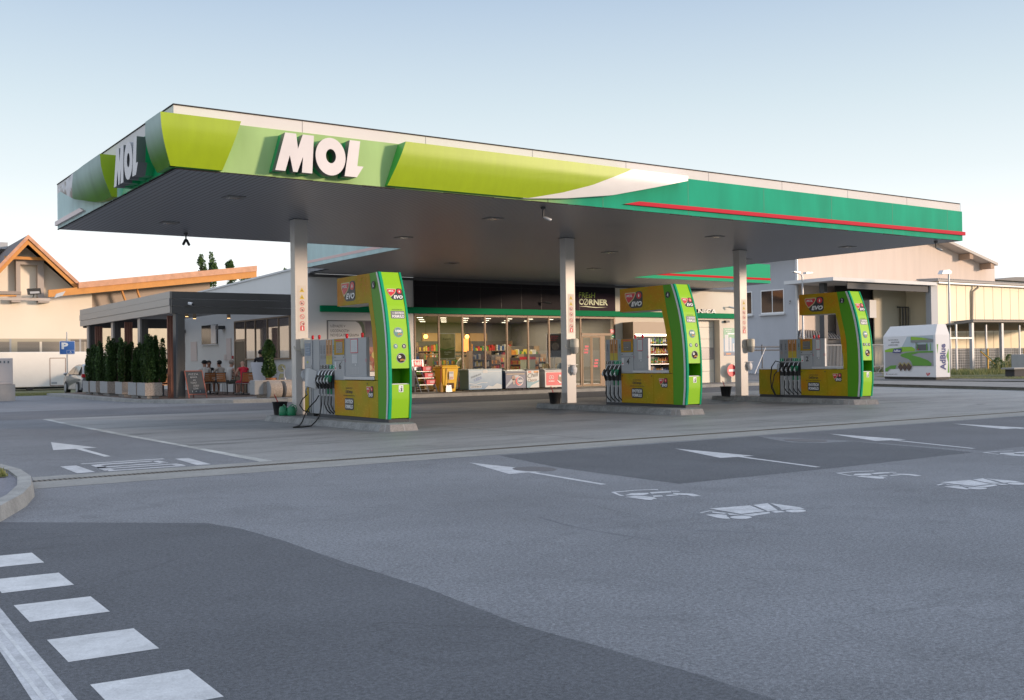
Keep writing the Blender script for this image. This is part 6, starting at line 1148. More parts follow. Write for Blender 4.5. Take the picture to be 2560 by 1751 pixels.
# ================================================================== LEFT BACKGROUND
def car(x, y, rz, label, paint_c, s=1.0, z=.0):
    t = thing('parked_car', (x, y, z), label, 'car', None, rz); PM = M('car_' + paint_c[0], paint_c[1], .28, .6, coat=.6); CG = M('car_glass', (.03, .035, .04, 1), .06, spec=1.)
    # local: +Y front, length 4.1
    prof = [(-2.05, .35), (-2.08, .75), (-1.98, 1.0), (-1.55, 1.42), (-1.1, 1.50), (.0, 1.48), (.55, 1.35), (1.15, .98), (1.85, .82), (2.05, .62), (2.05, .32), (1.7, .22), (-1.8, .22)]
    W_ = .84; vs = []; fs = []
    def half(zz): return W_ * (1.0 if zz < .95 else 1.0 - .32 * (zz - .95) / .55)
    n = len(prof)
    for sx_ in (-1, 1): vs += [(sx_ * (half(z_) - (.05 if abs(y_) > 1.9 else 0)), y_, z_) for y_, z_ in prof]
    mb = MB(); mb.raw(vs, [tuple(range(n)), tuple(range(2 * n - 1, n - 1, -1))] + [(i, i + n, (i + 1) % n + n, (i + 1) % n) for i in range(n)], PM, False); mb.build('body', t, world=False, bevel=.05)
    def pane(pts, nm='window'): mb = MB(); mb.face(pts, CG); mb.build(nm, t, world=False)
    for sx_ in (-1, 1):
        o = .012 * sx_; q = [(y_, z_) for y_, z_ in ((-1.5, 1.0), (-1.3, 1.38), (-.42, 1.42), (-.42, 1.0))]; pane([(sx_ * half(z_) + o, y_, z_) for y_, z_ in (q if sx_ < 0 else q[::-1])])
        q = [(y_, z_) for y_, z_ in ((-.36, 1.0), (-.36, 1.42), (.42, 1.33), (.98, 1.0))]; pane([(sx_ * half(z_) + o, y_, z_) for y_, z_ in (q if sx_ < 0 else q[::-1])])
        mb = MB(); mb.ball((sx_ * .95, .85, 1.02), .09, .06, .07, PM, 8, 6); mb.build('wing_mirror', t, world=False)
        for yy in (-1.3, 1.3):
            mb = MB(); mb.tube([(sx_ * .66, yy, .32), (sx_ * .86, yy, .32)], .32, RUBBER, 20); w = mb.build('wheel', t, world=False); mb = MB(); mb.tube([(sx_ * .855, yy, .32), (sx_ * .875, yy, .32)], .21, GREY, 12); mb.build('rim', w, world=False)
        mb = MB(); mb.box(sx_ * .62 - .17, sx_ * .62 + .17, -2.09, -1.95, .86, 1.02, M('tail_red', (.5, .02, .03, 1), .2)); mb.build('tail_light', t, world=False); mb = MB(); mb.box(sx_ * .6 - .18, sx_ * .6 + .18, 1.86, 2.0, .62, .76, M('head_lens', (.5, .5, .5, 1), .1)); mb.build('headlight', t, world=False)
    pane([(-.66, -1.93, 1.07), (.66, -1.93, 1.07), (.6, -1.62, 1.38), (-.6, -1.62, 1.38)][::-1], 'rear_window'); pane([(-.7, 1.10, 1.03), (.7, 1.10, 1.03), (.6, .60, 1.35), (-.6, .60, 1.35)], 'windscreen')
    mb = MB(); mb.box(-.8, .8, -2.13, -2.04, .36, .56, M('bumper_grey', (.2, .2, .21, 1), .4)); mb.build('bumper', t, world=False); mb = MB(); mb.box(-.26, .26, -2.14, -2.131, .42, .53, SIGNW); mb.build('number_plate', t, world=False)
    t.scale = (s, s, s); return t
car(11.95, 53.3, R(0), 'silver hatchback parked by the blue parking sign, seen from behind', ('silver', (.30, .30, .31, 1)), .95)
car(15.2, 61.5, R(180), 'white and dark car half hidden behind the terrace planters', ('white', (.55, .55, .56, 1)), .9)
t = thing('parking_sign', (12.35, 60, 0), 'blue square P parking sign with small wheelchair symbol on a thin post', 'road sign'); PB = M('sign_blue', (.04, .14, .42, 1), .4); mb = MB(); mb.tube([(12.35, 60, 0), (12.35, 60, 3.2)], .035, ALU, 8); mb.build('post', t)
S = Decal((11.96, 59.95, 1.98), (1, 0, 0), (0, 0, 1)); S.rrect(0, .78, 0, .72, .04, SIGNW, 1); S.rrect(.015, .765, .015, .705, .04, PB, 2); S.text('P', .10, .44, .28, .64, SIGNW, 3, .05); S.rect(.36, .74, .04, .23, SIGNW, 3); S.rect(.37, .73, .05, .22, PB, 4); S.ring(.56, .11, .045, .012, SIGNW, 5, 12); S.line([(.55, .12), (.55, .19)], .014, SIGNW, 5); S.mb.build('plate', t)
t = thing('box_trailer', (11.5, 66, 0), 'long white box trailer parked before the cream house', 'trailer'); TWM = M('trailer_white', (.74, .71, .66, 1), .5, var=.03); mb = MB(); mb.box(2, 15.5, 64.0, 66.4, .20, 2.18, TWM); mb.build('body', t, bevel=.03)
mb = MB(); mb.box(2, 15.3, 64.3, 66.1, .08, .195, DGREY); mb.build('chassis', t)
mb = MB(); S = Decal((0, 63.995, 0), (1, 0, 0), (0, 0, 1), mb); DR = M('trailer_seam', (.22, .12, .09, 1), .6); S.line([(12.25, .26), (12.25, 1.82), (13.08, 1.82), (13.08, .26), (12.25, .26)], .035, DR, 1); S.rect(12.32, 12.62, .36, .46, GREY, 2); mb.build('hatch', t)
for x in (10.1, 11.2): mb = MB(); mb.tube([(x, 64.02, .22), (x, 64.3, .22)], .22, RUBBER, 18); mb.build('wheel', t)
t = thing('electric_cabinet', (6.6, 45, 0), 'pale steel utility cabinet on a concrete base at the left edge', 'cabinet'); mb = MB(); mb.box(5.2, 7.26, 45, 45.7, .66, 1.68, M('cabinet_pale', (.60, .52, .48, 1), .5)); mb.build('box', t, bevel=.02); mb = MB(); mb.box(5.0, 7.33, 44.95, 45.8, .0, .655, M('base_concrete', (.42, .38, .35, 1), .8, var=.1)); mb.build('base', t)
S = Decal((0, 44.995, 0), (1, 0, 0), (0, 0, 1))
for x in (6.78, 6.92, 7.06): S.rect(x, x + .07, 1.48, 1.58, GREY, 1); S.rect(x + .02, x + .05, 1.50, 1.56, SIGNK, 2)
S.rect(5.3, 7.2, .76, .765, GREY, 1); S.mb.build('meter_window', t)
# cream house with orange roof edges
HC = M('house_cream', (.82, .73, .61, 1), .85, var=.04, vs_=.3, bump=.2, bs=12); HP = M('house_post', (.42, .36, .32, 1), .8); TILE = M('roof_tile', (.12, .10, .10, 1), .7, var=.2, vs_=3)
h = thing('house', (9, 84, 0), 'cream rendered house with steep orange edged gable and long low wing behind the trailer', 'house')
GY = 80; mb = MB(); mb.prism([(-6, GY, 0), (18.2, GY, 0), (18.2, GY, 6.6), (17.0, GY, 6.9), (13.68, GY, 9.9), (9.9, GY, 5.8), (-6, GY, 5.8)][::-1], (0, 14, 0), HC); mb.build('wall', h)
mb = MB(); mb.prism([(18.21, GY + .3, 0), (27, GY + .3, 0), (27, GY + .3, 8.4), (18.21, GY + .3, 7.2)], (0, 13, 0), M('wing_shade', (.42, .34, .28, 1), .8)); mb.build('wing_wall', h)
def beam(a, b_, w, th, y, m, d=1.0): 
    a, b_ = Vector((a[0], y, a[1])), Vector((b_[0], y, b_[1])); mb = MB(); mb.prism([a, b_, b_ - Vector((0, 0, th)), a - Vector((0, 0, th))], (0, d, 0), m); return mb
for a, b_ in (((13.68, 10.15), (9.2, 4.9)), ((13.68, 10.15), (16.95, 7.0))):
    beam(a, b_, 0, .34, GY - 1.6, ORANGE, .16).build('bargeboard', h); beam((a[0], a[1] + .32), (b_[0] , b_[1] + .32), 0, .30, GY - 1.7, M('copper_edge', (.58, .30, .18, 1), .5, var=.25, vs_=2), .3).build('roof_edge', h)
    beam((a[0], a[1] + .30), (b_[0], b_[1] + .30), 0, .2, GY - 1.4, TILE, 15).build('roof_slope', h)
mb = MB(); mb.box(9.0, 13.6, GY + 6, GY + 14, 10.2, 10.7, GREY); mb.build('ridge_cap', h)
beam((12.3, 9.0), (14.95, 9.0), 0, .2, GY - 1.0, ORANGE, .16).build('collar_beam', h)
mb = MB(); mb.box(13.08, 13.36, GY - .5, GY - .02, 5.9, 8.85, HP); mb.box(14.46, 14.88, GY - .5, GY - .02, 5.9, 8.85, HP); mb.box(13.361, 14.459, GY - .5, GY - .02, 8.5, 8.85, HP); mb.box(12.75, 13.36, GY - .7, GY - .02, 5.85, 6.2, HP); mb.box(14.46, 15.18, GY - .7, GY - .02, 5.85, 6.25, HP); mb.build('concrete_frame', h)
beam((14.88, 6.66), (29.9, 8.55), 0, .50, GY - 2.0, ORANGE, .2).build('eaves_beam', h); beam((16.85, 7.25), (29.9, 8.95), 0, .42, GY - 2.1, MATS['copper_edge'], .3).build('wing_roof_edge', h)
beam((16.85, 7.2), (29.9, 8.9), 0, .1, GY - 1.7, TILE, 16).build('wing_roof', h)
beam((7.0, 6.25), (12.85, 6.45), 0, .28, GY - 2.0, ORANGE, .2).build('eaves_beam', h)
for x in (19.9, 21.0, 26.9): beam((x, 7.0), (x + .35, 6.0), 0, .3, GY - 1.6, ORANGE, .3).build('strut', h)
mb = MB(); WB = M('blind_window', (.16, .14, .12, 1), .4); S = Decal((0, GY - .01, 0), (1, 0, 0), (0, 0, 1), mb); S.rect(4, 18.1, 2.36, 3.34, M('window_band', (.45, .40, .30, 1), .6), 1)
for k, (a, b_) in enumerate(((4.3, 7.6), (8.0, 12.7), (13.2, 16.4), (16.7, 17.3), (17.4, 18.0))):
    S.rect(a, b_, 2.40, 3.12 if k < 3 else 3.28, WB, 2)
    for j in range(8): S.rect(a, b_, 2.44 + .085 * j, 2.462 + .085 * j, M('blind_slat', (.48, .43, .36, 1), .6), 3)
    S.rect(a + (b_ - a) * .45, a + (b_ - a) * .5, 2.4, 3.12, HC, 4); S.rect(b_, b_ + .12, 2.38, 3.32, GREY, 4)
mb.build('window_band', h)
w = thing('storage_wall', (19.5, 70, 0), 'low pale wall of round drum ends seen through the pergola', 'wall'); mb = MB(); mb.box(16.5, 24, 70, 70.4, 0, 4.6, M('pale_wall', (.55, .48, .36, 1), .8, var=.15, vs_=.6)); mb.build('panel', w)
for k in range(9):
    x = 14.0 + .95 * k; mb = MB(); mb.tube([(x + 2.6, 69.99, 2.0), (x + 2.6, 69.9, 2.0)], .40, M('drum_end', (.30, .27, .24, 1), .6, var=.3, vs_=3), 20); mb.build('round_end', w)
# floodlights and boom at the left edge
t = thing('floodlight_boom', (11.0, 62, 0), 'pale horizontal lighting boom with black floodlight reaching in from the left edge', 'floodlight'); mb = MB(); mb.box(6, 11.9, 61.9, 62.1, 4.95, 5.10, M('boom_pale', (.50, .43, .38, 1), .5)); mb.box(5.5, 10.4, 61.7, 62.2, 5.25, 5.42, M('boom_roof', (.30, .24, .2, 1), .6)); mb.box(7, 7.2, 61.9, 62.1, 0, 4.95, GREY); mb.build('boom', t)
mb = MB(); mb.prism([(10.75, 61.6, 5.25), (11.4, 61.6, 5.3), (11.35, 61.6, 5.62), (10.7, 61.6, 5.58)][::-1], (0, .3, 0), BLACK); mb.tube([(11.0, 61.8, 5.1), (11.05, 61.8, 5.3)], .03, SIGNK, 6); mb.build('lamp_head', t); mb = MB(); mb.face([(10.82, 61.58, 5.30), (11.3, 61.58, 5.34), (11.28, 61.58, 5.45), (10.8, 61.58, 5.42)], GREY); mb.build('lamp_lens', t)
mb = MB(); mb.prism([(12.1, 61.7, 5.12), (12.5, 61.7, 5.25), (12.65, 61.7, 5.5), (12.2, 61.7, 5.35)][::-1], (0, .2, 0), LGREY); mb.build('dish', t)
# poplars beyond
def poplar(x, y, top, label, seed, w=.75):
    rnd = random.Random(seed); t = thing('poplar_tree', (x, y, 0), label, 'tree', 'poplars beyond the shop roof'); mb = MB(); mb.tube([(x, y, 0), (x + .2, y, top * .5), (x, y, top * .96)], [.25, .14, .02], BARK, 7)
    for k in range(12): z = top * (.3 + .05 * k); a = rnd.uniform(0, 6); mb.tube([(x, y, z), (x + .6 * w * math.cos(a), y + .6 * w * math.sin(a), z + 1.6)], [.06, .01], BARK, 4)
    mb.build('trunk', t); mb = MB(); zb = top * .35
    for k in range(30):
        u = rnd.random() ** .8; z = zb + (top - zb) * u * .97; a = rnd.uniform(0, 6.28); rr = w * (1.25 - .7 * u) * rnd.uniform(.3, 1); leaves(mb, (x + rr * math.cos(a), y + rr * math.sin(a), z - .5), .26, .26, rnd.uniform(.7, 1.4), 120, LEAF2, rnd, .26)
    mb.build('crown', t)
poplar(42.7, 130, 15.0, 'slim poplar top, leftmost above the orange roof edge', 1); poplar(44.1, 130, 15.3, 'slim poplar top, second from left and tallest', 2); poplar(46.3, 130, 14.6, 'slim poplar behind the tip of the orange roof', 3, .9); poplar(47.6, 128, 12.7, 'lower poplar just right of the roof tip', 4); poplar(53.6, 130, 13.7, 'single treetop peeping over the white shop parapet', 5, .6)
# ================================================================== RIGHT BACKGROUND
WP = M('warehouse_sunlit', (.66, .56, .49, 1), .85, var=.08, vs_=.9, stretch=(1.5, 1.5, .18), bump=.25, bs=6); WG = M('warehouse_shaded', (.46, .47, .50, 1), .85, var=.08, vs_=.5, stretch=(1, 1, .4)); SHT = M('sheet_cream', (.72, .64, .47, 1), .55, .1, var=.03, vs_=.4)  # gable and side wall colours carry the sunlit and shaded tones
wh = thing('warehouse', (70, 60, 0), 'large weathered warehouse with pink lit gable and grey shaded side wall', 'warehouse')
WX, WY = 59.3, 50.0
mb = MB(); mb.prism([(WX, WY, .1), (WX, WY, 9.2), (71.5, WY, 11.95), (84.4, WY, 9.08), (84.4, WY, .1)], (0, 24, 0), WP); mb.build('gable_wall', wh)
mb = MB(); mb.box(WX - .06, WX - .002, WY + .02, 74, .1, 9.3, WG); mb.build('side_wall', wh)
mb = MB(); mb.prism([(70.5, WY - 1.1, 11.52), (83.1, WY - 1.1, 8.70), (83.1, WY - 1.1, 8.92), (70.5, WY - 1.1, 11.74)][::-1], (0, 25.2, 0), M('roof_pale', (.50, .46, .42, 1), .7)); mb.build('roof_edge', wh)
mb = MB(); mb.prism([(58.0, WY - 1.1, 9.2), (70.49, WY - 1.1, 11.74), (70.49, WY - 1.1, 11.5), (58.0, WY - 1.1, 8.95)], (0, 25, 0), MATS['roof_pale']); mb.build('roof_slope', wh)
for x, z in ((79.4, 9.35), (82.4, 8.68)): mb = MB(); mb.box(x - .25, x + .25, WY - 1.0, WY - .01, z - .25, z + .2, M('purlin', (.40, .28, .2, 1), .8)); mb.build('purlin_end', wh)
mb = MB(); mb.tube([(WX - .25, WY - .15, .1), (WX - .25, WY - .15, 9.2)], .12, LGREY, 8); mb.build('downpipe', wh)
for y0, y1 in ((51.15, 53.35), (54.2, 56.4)):
    mb = MB(); mb.box(WX - .10, WX - .062, y0, y1, 4.5, 6.25, WHITE); f = mb.build('window_frame', wh); ym = (y0 + y1) / 2
    for a, b_ in ((y0 + .08, ym - .04), (ym + .04, y1 - .08)): mb = MB(); mb.box(WX - .115, WX - .101, a, b_, 4.6, 6.17, M('window_orange', (.05, .035, .03, 1), .06, spec=1, coat=1)); mb.build('pane', f)
    mb = MB(); mb.box(WX - .25, WX - .062, y0 - .1, y1 + .1, 4.38, 4.49, OFFW); mb.build('sill', f)
camera_thing((WX - .12, 50.6, 5.35), (-.6, -.3, -.5), 'white camera on the grey warehouse wall beside its downpipe', OFFW, .1)
# projecting porch roof, dark opening and cream lean-to
ln = thing('lean_to', (72, 49, 0), 'cream sheet metal lean-to with dark open loading bay and corrugated roof', 'shed')
LY = 46.0; sc_ = LY / 50.0
def X(x): return x * sc_
def X2(x): return x * .972
mb = MB(); mb.box(X(76.1), 84, LY, LY + 3.95, .1, 6.75, SHT); mb.build('front_wall', ln)
mb = MB(); x = X(76.1) + 1.2
while x < 84: mb.box(x, x + .03, LY - .012, LY - .001, .2, 6.7, M('sheet_seam', (.42, .36, .25, 1), .6)); x += 1.22
mb.build('sheet_seam', ln)
mb = MB(); mb.box(X(75.2), X(76.1) - .002, LY - .05, LY + .4, .1, 6.45, M('bay_post', (.40, .42, .45, 1), .6)); mb.build('corner_post', ln)
mb = MB(); mb.box(X(62.9), X(75.75), LY - .25, WY - .01, 6.42, 6.66, OFFW); mb.build('porch_roof', ln); mb = MB(); mb.box(X(75.76), 86, LY - .3, WY - .01, 6.76, 6.9, M('roof_corrugated', (.34, .32, .30, 1), .6)); x = X(75.8)
while x < 84: mb.tube([(x, LY - .32, 6.92), (x, LY + 1.5, 6.98)], .055, MATS['roof_corrugated'], 6); x += .22
mb.build('corrugated_roof', ln); mb = MB(); mb.box(X(75.76), 86, LY - .38, LY - .301, 6.58, 6.70, LGREY); mb.build('gutter', ln)
mb = MB(); mb.tube([(X(81.3), LY - .34, 6.58), (X(81.3), LY - .3, 6.4), (X(80.85), LY - .12, 6.1), (X(80.8), LY - .08, 3.9), (X(80.8), LY - .08, .2)], .09, M('pipe_tan', (.40, .33, .25, 1), .6), 8); mb.build('downpipe', ln)
mb = MB(); mb.box(X(65), X(75.2), LY + .1, LY + .15, 5.95, 6.42, M('awning_dark', (.07, .075, .085, 1), .7)); mb.build('awning_valance', ln)
mb = MB(); mb.box(X2(68.0), X2(76.4), LY + 2.6, LY + 2.7, .1, 6.3, M('bay_cream', (.50, .45, .34, 1), .7)); mb.box(X2(63.9), X2(68.3), LY + 2.9, LY + 3.0, .1, 6.4, M('bay_black', (.02, .02, .022, 1), .8)); mb.box(X(64.2), X(64.6), LY + 1.5, LY + 1.9, .1, 6.4, DGREY); mb.build('bay_wall', ln)
CT = M('strip_curtain', (.30, .27, .20, 1), .5); mb = MB(); mb.box(X2(70.6), X2(75.9), LY + 2.4, LY + 2.45, 4.9, 5.0, DGREY); k = 0; x = X2(70.9)
while x < X2(75.9): mb.box(x, x + .09, LY + 2.3 + .04 * (k % 3), LY + 2.33 + .04 * (k % 3), 1.6, 4.9, CT if (k % 3 == 0) else M('curtain_dark', (.10, .10, .11, 1), .5)); x += .12; k += 1
mb.build('strip_curtain', ln)
mb = MB(); mb.box(X2(66.9), X2(67.7), LY + 2.2, LY + 2.8, 4.1, 5.4, OFFW); mb.build('wall_unit', ln)
t = thing('porch_canopy', (54, 48, 2.5), 'small grey corrugated canopy low on the warehouse wall', 'canopy'); mb = MB(); mb.prism([(57.0, 48.0, 2.58), (62.0, 48.0, 2.50), (63.4, 49.9, 3.05), (59.4, 49.9, 3.2)], (0, 0, .05), DGREY)
for k in range(16): mb.tube([(57.1 + .31 * k, 48.0, 2.64 - .005 * k), (59.5 + .25 * k, 49.85, 3.24 - .009 * k)], .05, GREY, 5)
mb.build('sheet', t); mb = MB(); mb.box(57.1, 62, 48.05, 48.1, 2.2, 2.45, DGREY); mb.box(59.5, 63, 49.7, 49.8, .1, 2.6, M('porch_back', (.16, .14, .13, 1), .8)); mb.build('valance', t)
# gate and fences
def railfence(name, x0, y0, x1, y1, z0, z1, label, step=.14, diag=True, m=GREY):
    t = thing(name, ((x0 + x1) / 2, (y0 + y1) / 2, .1), label, 'gate' if 'gate' in name else 'fence'); a, b_ = Vector((x0, y0, 0)), Vector((x1, y1, 0)); L = (b_ - a).length; mb = MB()
    for z in (z0 + .45, z1): mb.tube([a + Vector((0, 0, z)), b_ + Vector((0, 0, z))], .035, m, 6)
    mb.tube([a + Vector((0, 0, z0)), b_ + Vector((0, 0, z0))], .04, m, 6); mb.build('rails', t); mb = MB(); d = 0
    while d < L: p = a.lerp(b_, d / L); mb.tube([(p.x, p.y, z0 + .45), (p.x, p.y, z1)], .022, m, 5, caps=False); d += step
    mb.build('bars', t); mb = MB(); d = 0; k = 0
    while d < L - .4: p = a.lerp(b_, d / L); q = a.lerp(b_, min(1, (d + .45) / L)); mb.tube([(p.x, p.y, z0 + (.45 if k % 2 else 0)), (q.x, q.y, z0 + (0 if k % 2 else .45))], .02, m, 5); d += .45; k += 1
    mb.build('lattice', t); return t
GM = M('gate_steel', (.33, .34, .35, 1), .5, .4)
railfence('sliding_gate', 54.6, 44.6, 64.5, 44.6, .15, 2.05, 'grey barred sliding gate between the warehouse and the white container', m=GM)
t = thing('mesh_fence', (50, 44, .1), 'dark pipe fence with slanting struts before the grey warehouse wall', 'fence'); mb = MB()
for z in (1.95, 1.75): mb.tube([(45.0, 44.4, z), (54.5, 44.4, z)], .04, DGREY, 6)
for k in range(5): x = 45.5 + 1.9 * k; mb.tube([(x, 44.4, .1), (x, 44.4, 2.1)], .04, DGREY, 6); mb.tube([(x - .8, 44.3, .3), (x + .3, 44.4, 1.9)], .035, GREY, 6)
mb.build('pipe_frame', t)
# street lamps
t = thing('street_lamp', (57.45, 48, .1), 'double armed street lamp before the pink warehouse wall', 'street lamp', 'street lamps on the right'); mb = MB(); mb.tube([(57.45, 48, .1), (57.45, 48, 6.8), (57.35, 48, 7.0)], [.08, .06, .05], LGREY, 8); mb.build('pole', t)
for s in (-1, 1): mb = MB(); mb.tube([(57.42, 48, 6.9), (57.42 + s * .35, 48, 7.05)], .03, LGREY, 6); mb.build('arm', t); mb = MB(); mb.prism([(57.42 + s * .3, 47.85, 7.02), (57.42 + s * .95, 47.85, 7.10), (57.42 + s * .95, 47.85, 7.16), (57.42 + s * .3, 47.85, 7.14)], (0, .3, 0), LGREY); mb.build('lamp_head', t)
t = thing('street_lamp', (65.3, 42, .1), 'single headed street lamp behind the white container', 'street lamp', 'street lamps on the right'); mb = MB(); mb.tube([(65.3, 42, .1), (65.3, 42, 6.85)], [.10, .06], LGREY, 8); mb.build('pole', t)
mb = MB(); mb.prism([(64.3, 41.85, 6.78), (65.35, 41.85, 6.82), (65.45, 41.85, 7.0), (65.2, 41.85, 7.12), (64.5, 41.85, 7.05)], (0, .34, 0), LGREY); mb.build('lamp_head', t)
# white container with printed sides
def bearing(px, dist, z): d = _f + (px - 1280) / 2624.4 * _r; h_ = math.hypot(d.x, d.y); return Vector((d.x * dist / h_, d.y * dist / h_, z))
N_ = bearing(2339.2, 53.2, .14); Lc = bearing(2208.5, 56.2, .14); eu = (N_ - Lc).normalized(); en = Vector((-eu.y, eu.x, 0)); en = en if en.x > 0 else -en
Wd = (N_ - Lc).length; best = min((abs(math.atan2((N_ + en * k * .05).x, (N_ + en * k * .05).y) - math.atan2(bearing(2375.3, 50, 0).x, bearing(2375.3, 50, 0).y)), k) for k in range(10, 90)); Dp = best[1] * .05
cont = thing('adblue_container', tuple((N_ + Lc) / 2), 'white printed container with sloping top edges and AdBlue lettering', 'container')
CW = M('container_white', (.70, .70, .72, 1), .45, var=.02)
H1, H2, ch_ = 2.12, 2.62, .20 * Dp
def cp(a, d, z): return Lc + eu * a + en * d + Vector((0, 0, z))
mb = MB(); mb.raw([cp(0, 0, .12), cp(Wd, 0, .12), cp(Wd, Dp, .12), cp(0, Dp, .12), cp(0, 0, H1), cp(Wd, 0, H1), cp(Wd, Dp, H1), cp(0, Dp, H1), cp(.36, ch_, H2), cp(Wd - .06, ch_, H2), cp(Wd - .06, Dp - ch_, H2), cp(.36, Dp - ch_, H2)],
    [(3, 2, 1, 0), (0, 1, 5, 4), (1, 2, 6, 5), (2, 3, 7, 6), (3, 0, 4, 7), (4, 5, 9, 8), (5, 6, 10, 9), (6, 7, 11, 10), (7, 4, 8, 11), (8, 9, 10, 11)], CW); mb.build('shell', cont)
mb = MB(); mb.raw([cp(.03, .03, 0), cp(Wd - .03, .03, 0), cp(Wd - .03, Dp - .03, 0), cp(.03, Dp - .03, 0), cp(.03, .03, .118), cp(Wd - .03, .03, .118), cp(Wd - .03, Dp - .03, .118), cp(.03, Dp - .03, .118)], [(0, 1, 5, 4), (1, 2, 6, 5), (2, 3, 7, 6), (3, 0, 4, 7)], BLACK); mb.build('skid', cont)
S = Decal(Lc + Vector((0, 0, .12)), eu, (0, 0, 1), step=.006); k_ = Wd / 3.36
def a(p): return [(x / 3.36 * Wd, y) for x, y in p]
AG = M('ad_green', (.10, .30, .03, 1), .5); AL = M('ad_lime', (.25, .48, .03, 1), .5); AR = M('ad_road', (.32, .32, .34, 1), .5); AS = M('ad_sky', (.42, .50, .54, 1), .5); AB = M('ad_navy', (.03, .05, .20, 1), .4); AW = M('ad_brown', (.09, .055, .04, 1), .6)
S.poly(a([(1.2, 1.4), (1.6, 1.95), (3.22, 1.98), (3.22, 1.2), (1.2, 1.2)]), AS, 1); S.poly(a([(.12, .25), (.12, 1.24), (3.22, 1.24), (3.22, .52), (2.0, .52), (1.5, .45), (.8, .38), (.5, .38), (.3, .25)]), AR, 2)
S.poly(a([(.12, 1.22), (.12, 1.32), (.45, 1.40), (.95, 1.42), (1.3, 1.46), (1.9, 1.46), (2.1, 1.36), (2.1, 1.24), (1.1, 1.22)]), AL, 3); S.poly(a([(.12, .25), (.12, .40), (.5, .55), (.9, .57), (.8, .38), (.4, .38), (.28, .25)]), AG, 3)
S.poly(a([(3.22, 1.24), (2.4, 1.24), (1.6, 1.18), (1.25, 1.12), (1.15, 1.05), (1.25, .98), (1.7, .86), (1.85, .74), (1.95, .54), (3.1, .54), (3.12, .66), (2.9, .80), (2.4, .95), (1.85, 1.06), (2.3, 1.16), (3.22, 1.17)]), AG, 4)
S.poly(a([(1.85, 1.66), (3.22, 1.66), (3.22, 1.80), (2.8, 1.86), (1.85, 1.92)]), M('ad_grey', (.22, .23, .23, 1), .5), 5); S.poly(a([(1.88, 1.78), (3.0, 1.78), (2.6, 1.88), (1.88, 1.95)]), AL, 6); S.rect(2.16 * k_, 2.22 * k_, 1.26, 1.66, MATS['ad_grey'], 6); S.rect(2.28 * k_, 2.85 * k_, 1.28, 1.56, M('ad_dark', (.08, .09, .10, 1), .5), 6); S.rect(2.25 * k_, 2.29 * k_, 1.28, 1.60, AG, 7); S.rect(2.84 * k_, 2.9 * k_, 1.28, 1.6, AG, 7); S.rect(3.06 * k_, 3.1 * k_, 1.28, 1.6, AG, 7); S.disc(2.34 * k_, 1.32, .035, RED, 8)
for k in range(3): x = 1.02 + .27 * k; S.poly(a([(x - .02, .48), (x + .16, .27), (x + .36, .50), (x + .16, .68)]), AW, 6 + k); S.line(a([(x - .0, .55), (x + .14, .70), (x + .34, .52)]), .035, M('ad_gold', (.40, .32, .05, 1), .5), 9)
S.poly([(.66 * k_, 1.18), (.76 * k_, 1.39), (1.30 * k_, 1.39), (1.20 * k_, 1.18)], AB, 8); S.text('AdBlue', .76 * k_, 1.20 * k_, 1.22, 1.34, SIGNW, 9, .02, .1)
for k, (tx, x0_, x1_) in enumerate((('NATOČI ADBLUE', .36, 1.03), ('BREZGOTOVINSKO', .56, 1.12), ('S KARTICO MOL', .36, 1.03))): S.text(tx, x0_ * k_, x1_ * k_, 1.80 - .13 * k, 1.86 - .13 * k, LOGO_K, 3, .01)
S.text('POSLOVNE KARTE', .26 * k_, .92 * k_, .09, .14, LOGO_K, 2, .0); S.rect(.18 * k_, .22 * k_, .09, .15, DRED, 2); S.poly([(2.76 * k_, .20), (3.02 * k_, .20), (2.99 * k_, .13), (2.86 * k_, .05), (2.78 * k_, .13)], LOGO_RED, 2); S.text('MOL', 2.81 * k_, 2.96 * k_, .135, .18, SIGNW, 3, .03); S.mb.build('side_print', cont)
S = Decal(N_ + Vector((0, 0, .12)), en, (0, 0, 1), step=.006); S.text('AdBlue', Dp * .50 - .62, Dp * .50 + .62, .95 - Dp * .20, .95 + Dp * .20, AB, 2, .04, rot=math.pi / 2); S.poly([(Dp * .74, 1.0), (Dp * .92, 1.35), (Dp * .95, .2), (Dp * .82, .2), (Dp * .88, .7)], AG, 1); S.poly([(Dp * .08, 1.55), (Dp * .18, 1.55), (Dp * .12, 1.1)], AG, 1); S.mb.build('end_print', cont)
# open shed with posts
t = thing('open_shed', (74, 43, .1), 'low open shed with corrugated roof on grey posts and mesh sides', 'shed'); SHY = 40.0; q = SHY / 44
mb = MB(); mb.prism([(71.0 * q, SHY - .2, 3.45), (82, SHY - .2, 3.6), (82, SHY + 5.8, 3.2), (68.0 * q + 2.2, SHY + 5.8, 2.95)], (0, 0, .12), M('shed_roof', (.25, .22, .19, 1), .7)); x = 71.1 * q
while x < 82: mb.tube([(x, SHY - .22, 3.60 + (x - 64.5) * .008), (x, SHY + 1.5, 3.52)], .04, MATS['shed_roof'], 5); x += .2
mb.build('roof', t)
for x in (71.3, 75.2): mb = MB(); mb.box(x * q - .12, x * q + .12, SHY, SHY + .2, .1, 3.42, GREY); mb.build('post', t)
for x in (69.3, 73.1, 77.6): mb = MB(); mb.box(x * q - .05, x * q + .05, SHY + .02, SHY + .1, .1, 3.3, LGREY); mb.build('post', t)
mb = MB(); mb.box(73.07 * q, 73.2 * q, SHY - .05, SHY - .001, .1, 1.7, M('guard_yellow', (.55, .30, .03, 1), .6)); mb.box(78 * q, 78.1 * q, SHY - .05, SHY - .001, .1, 1.7, MATS['guard_yellow']); mb.build('yellow_guard', t)
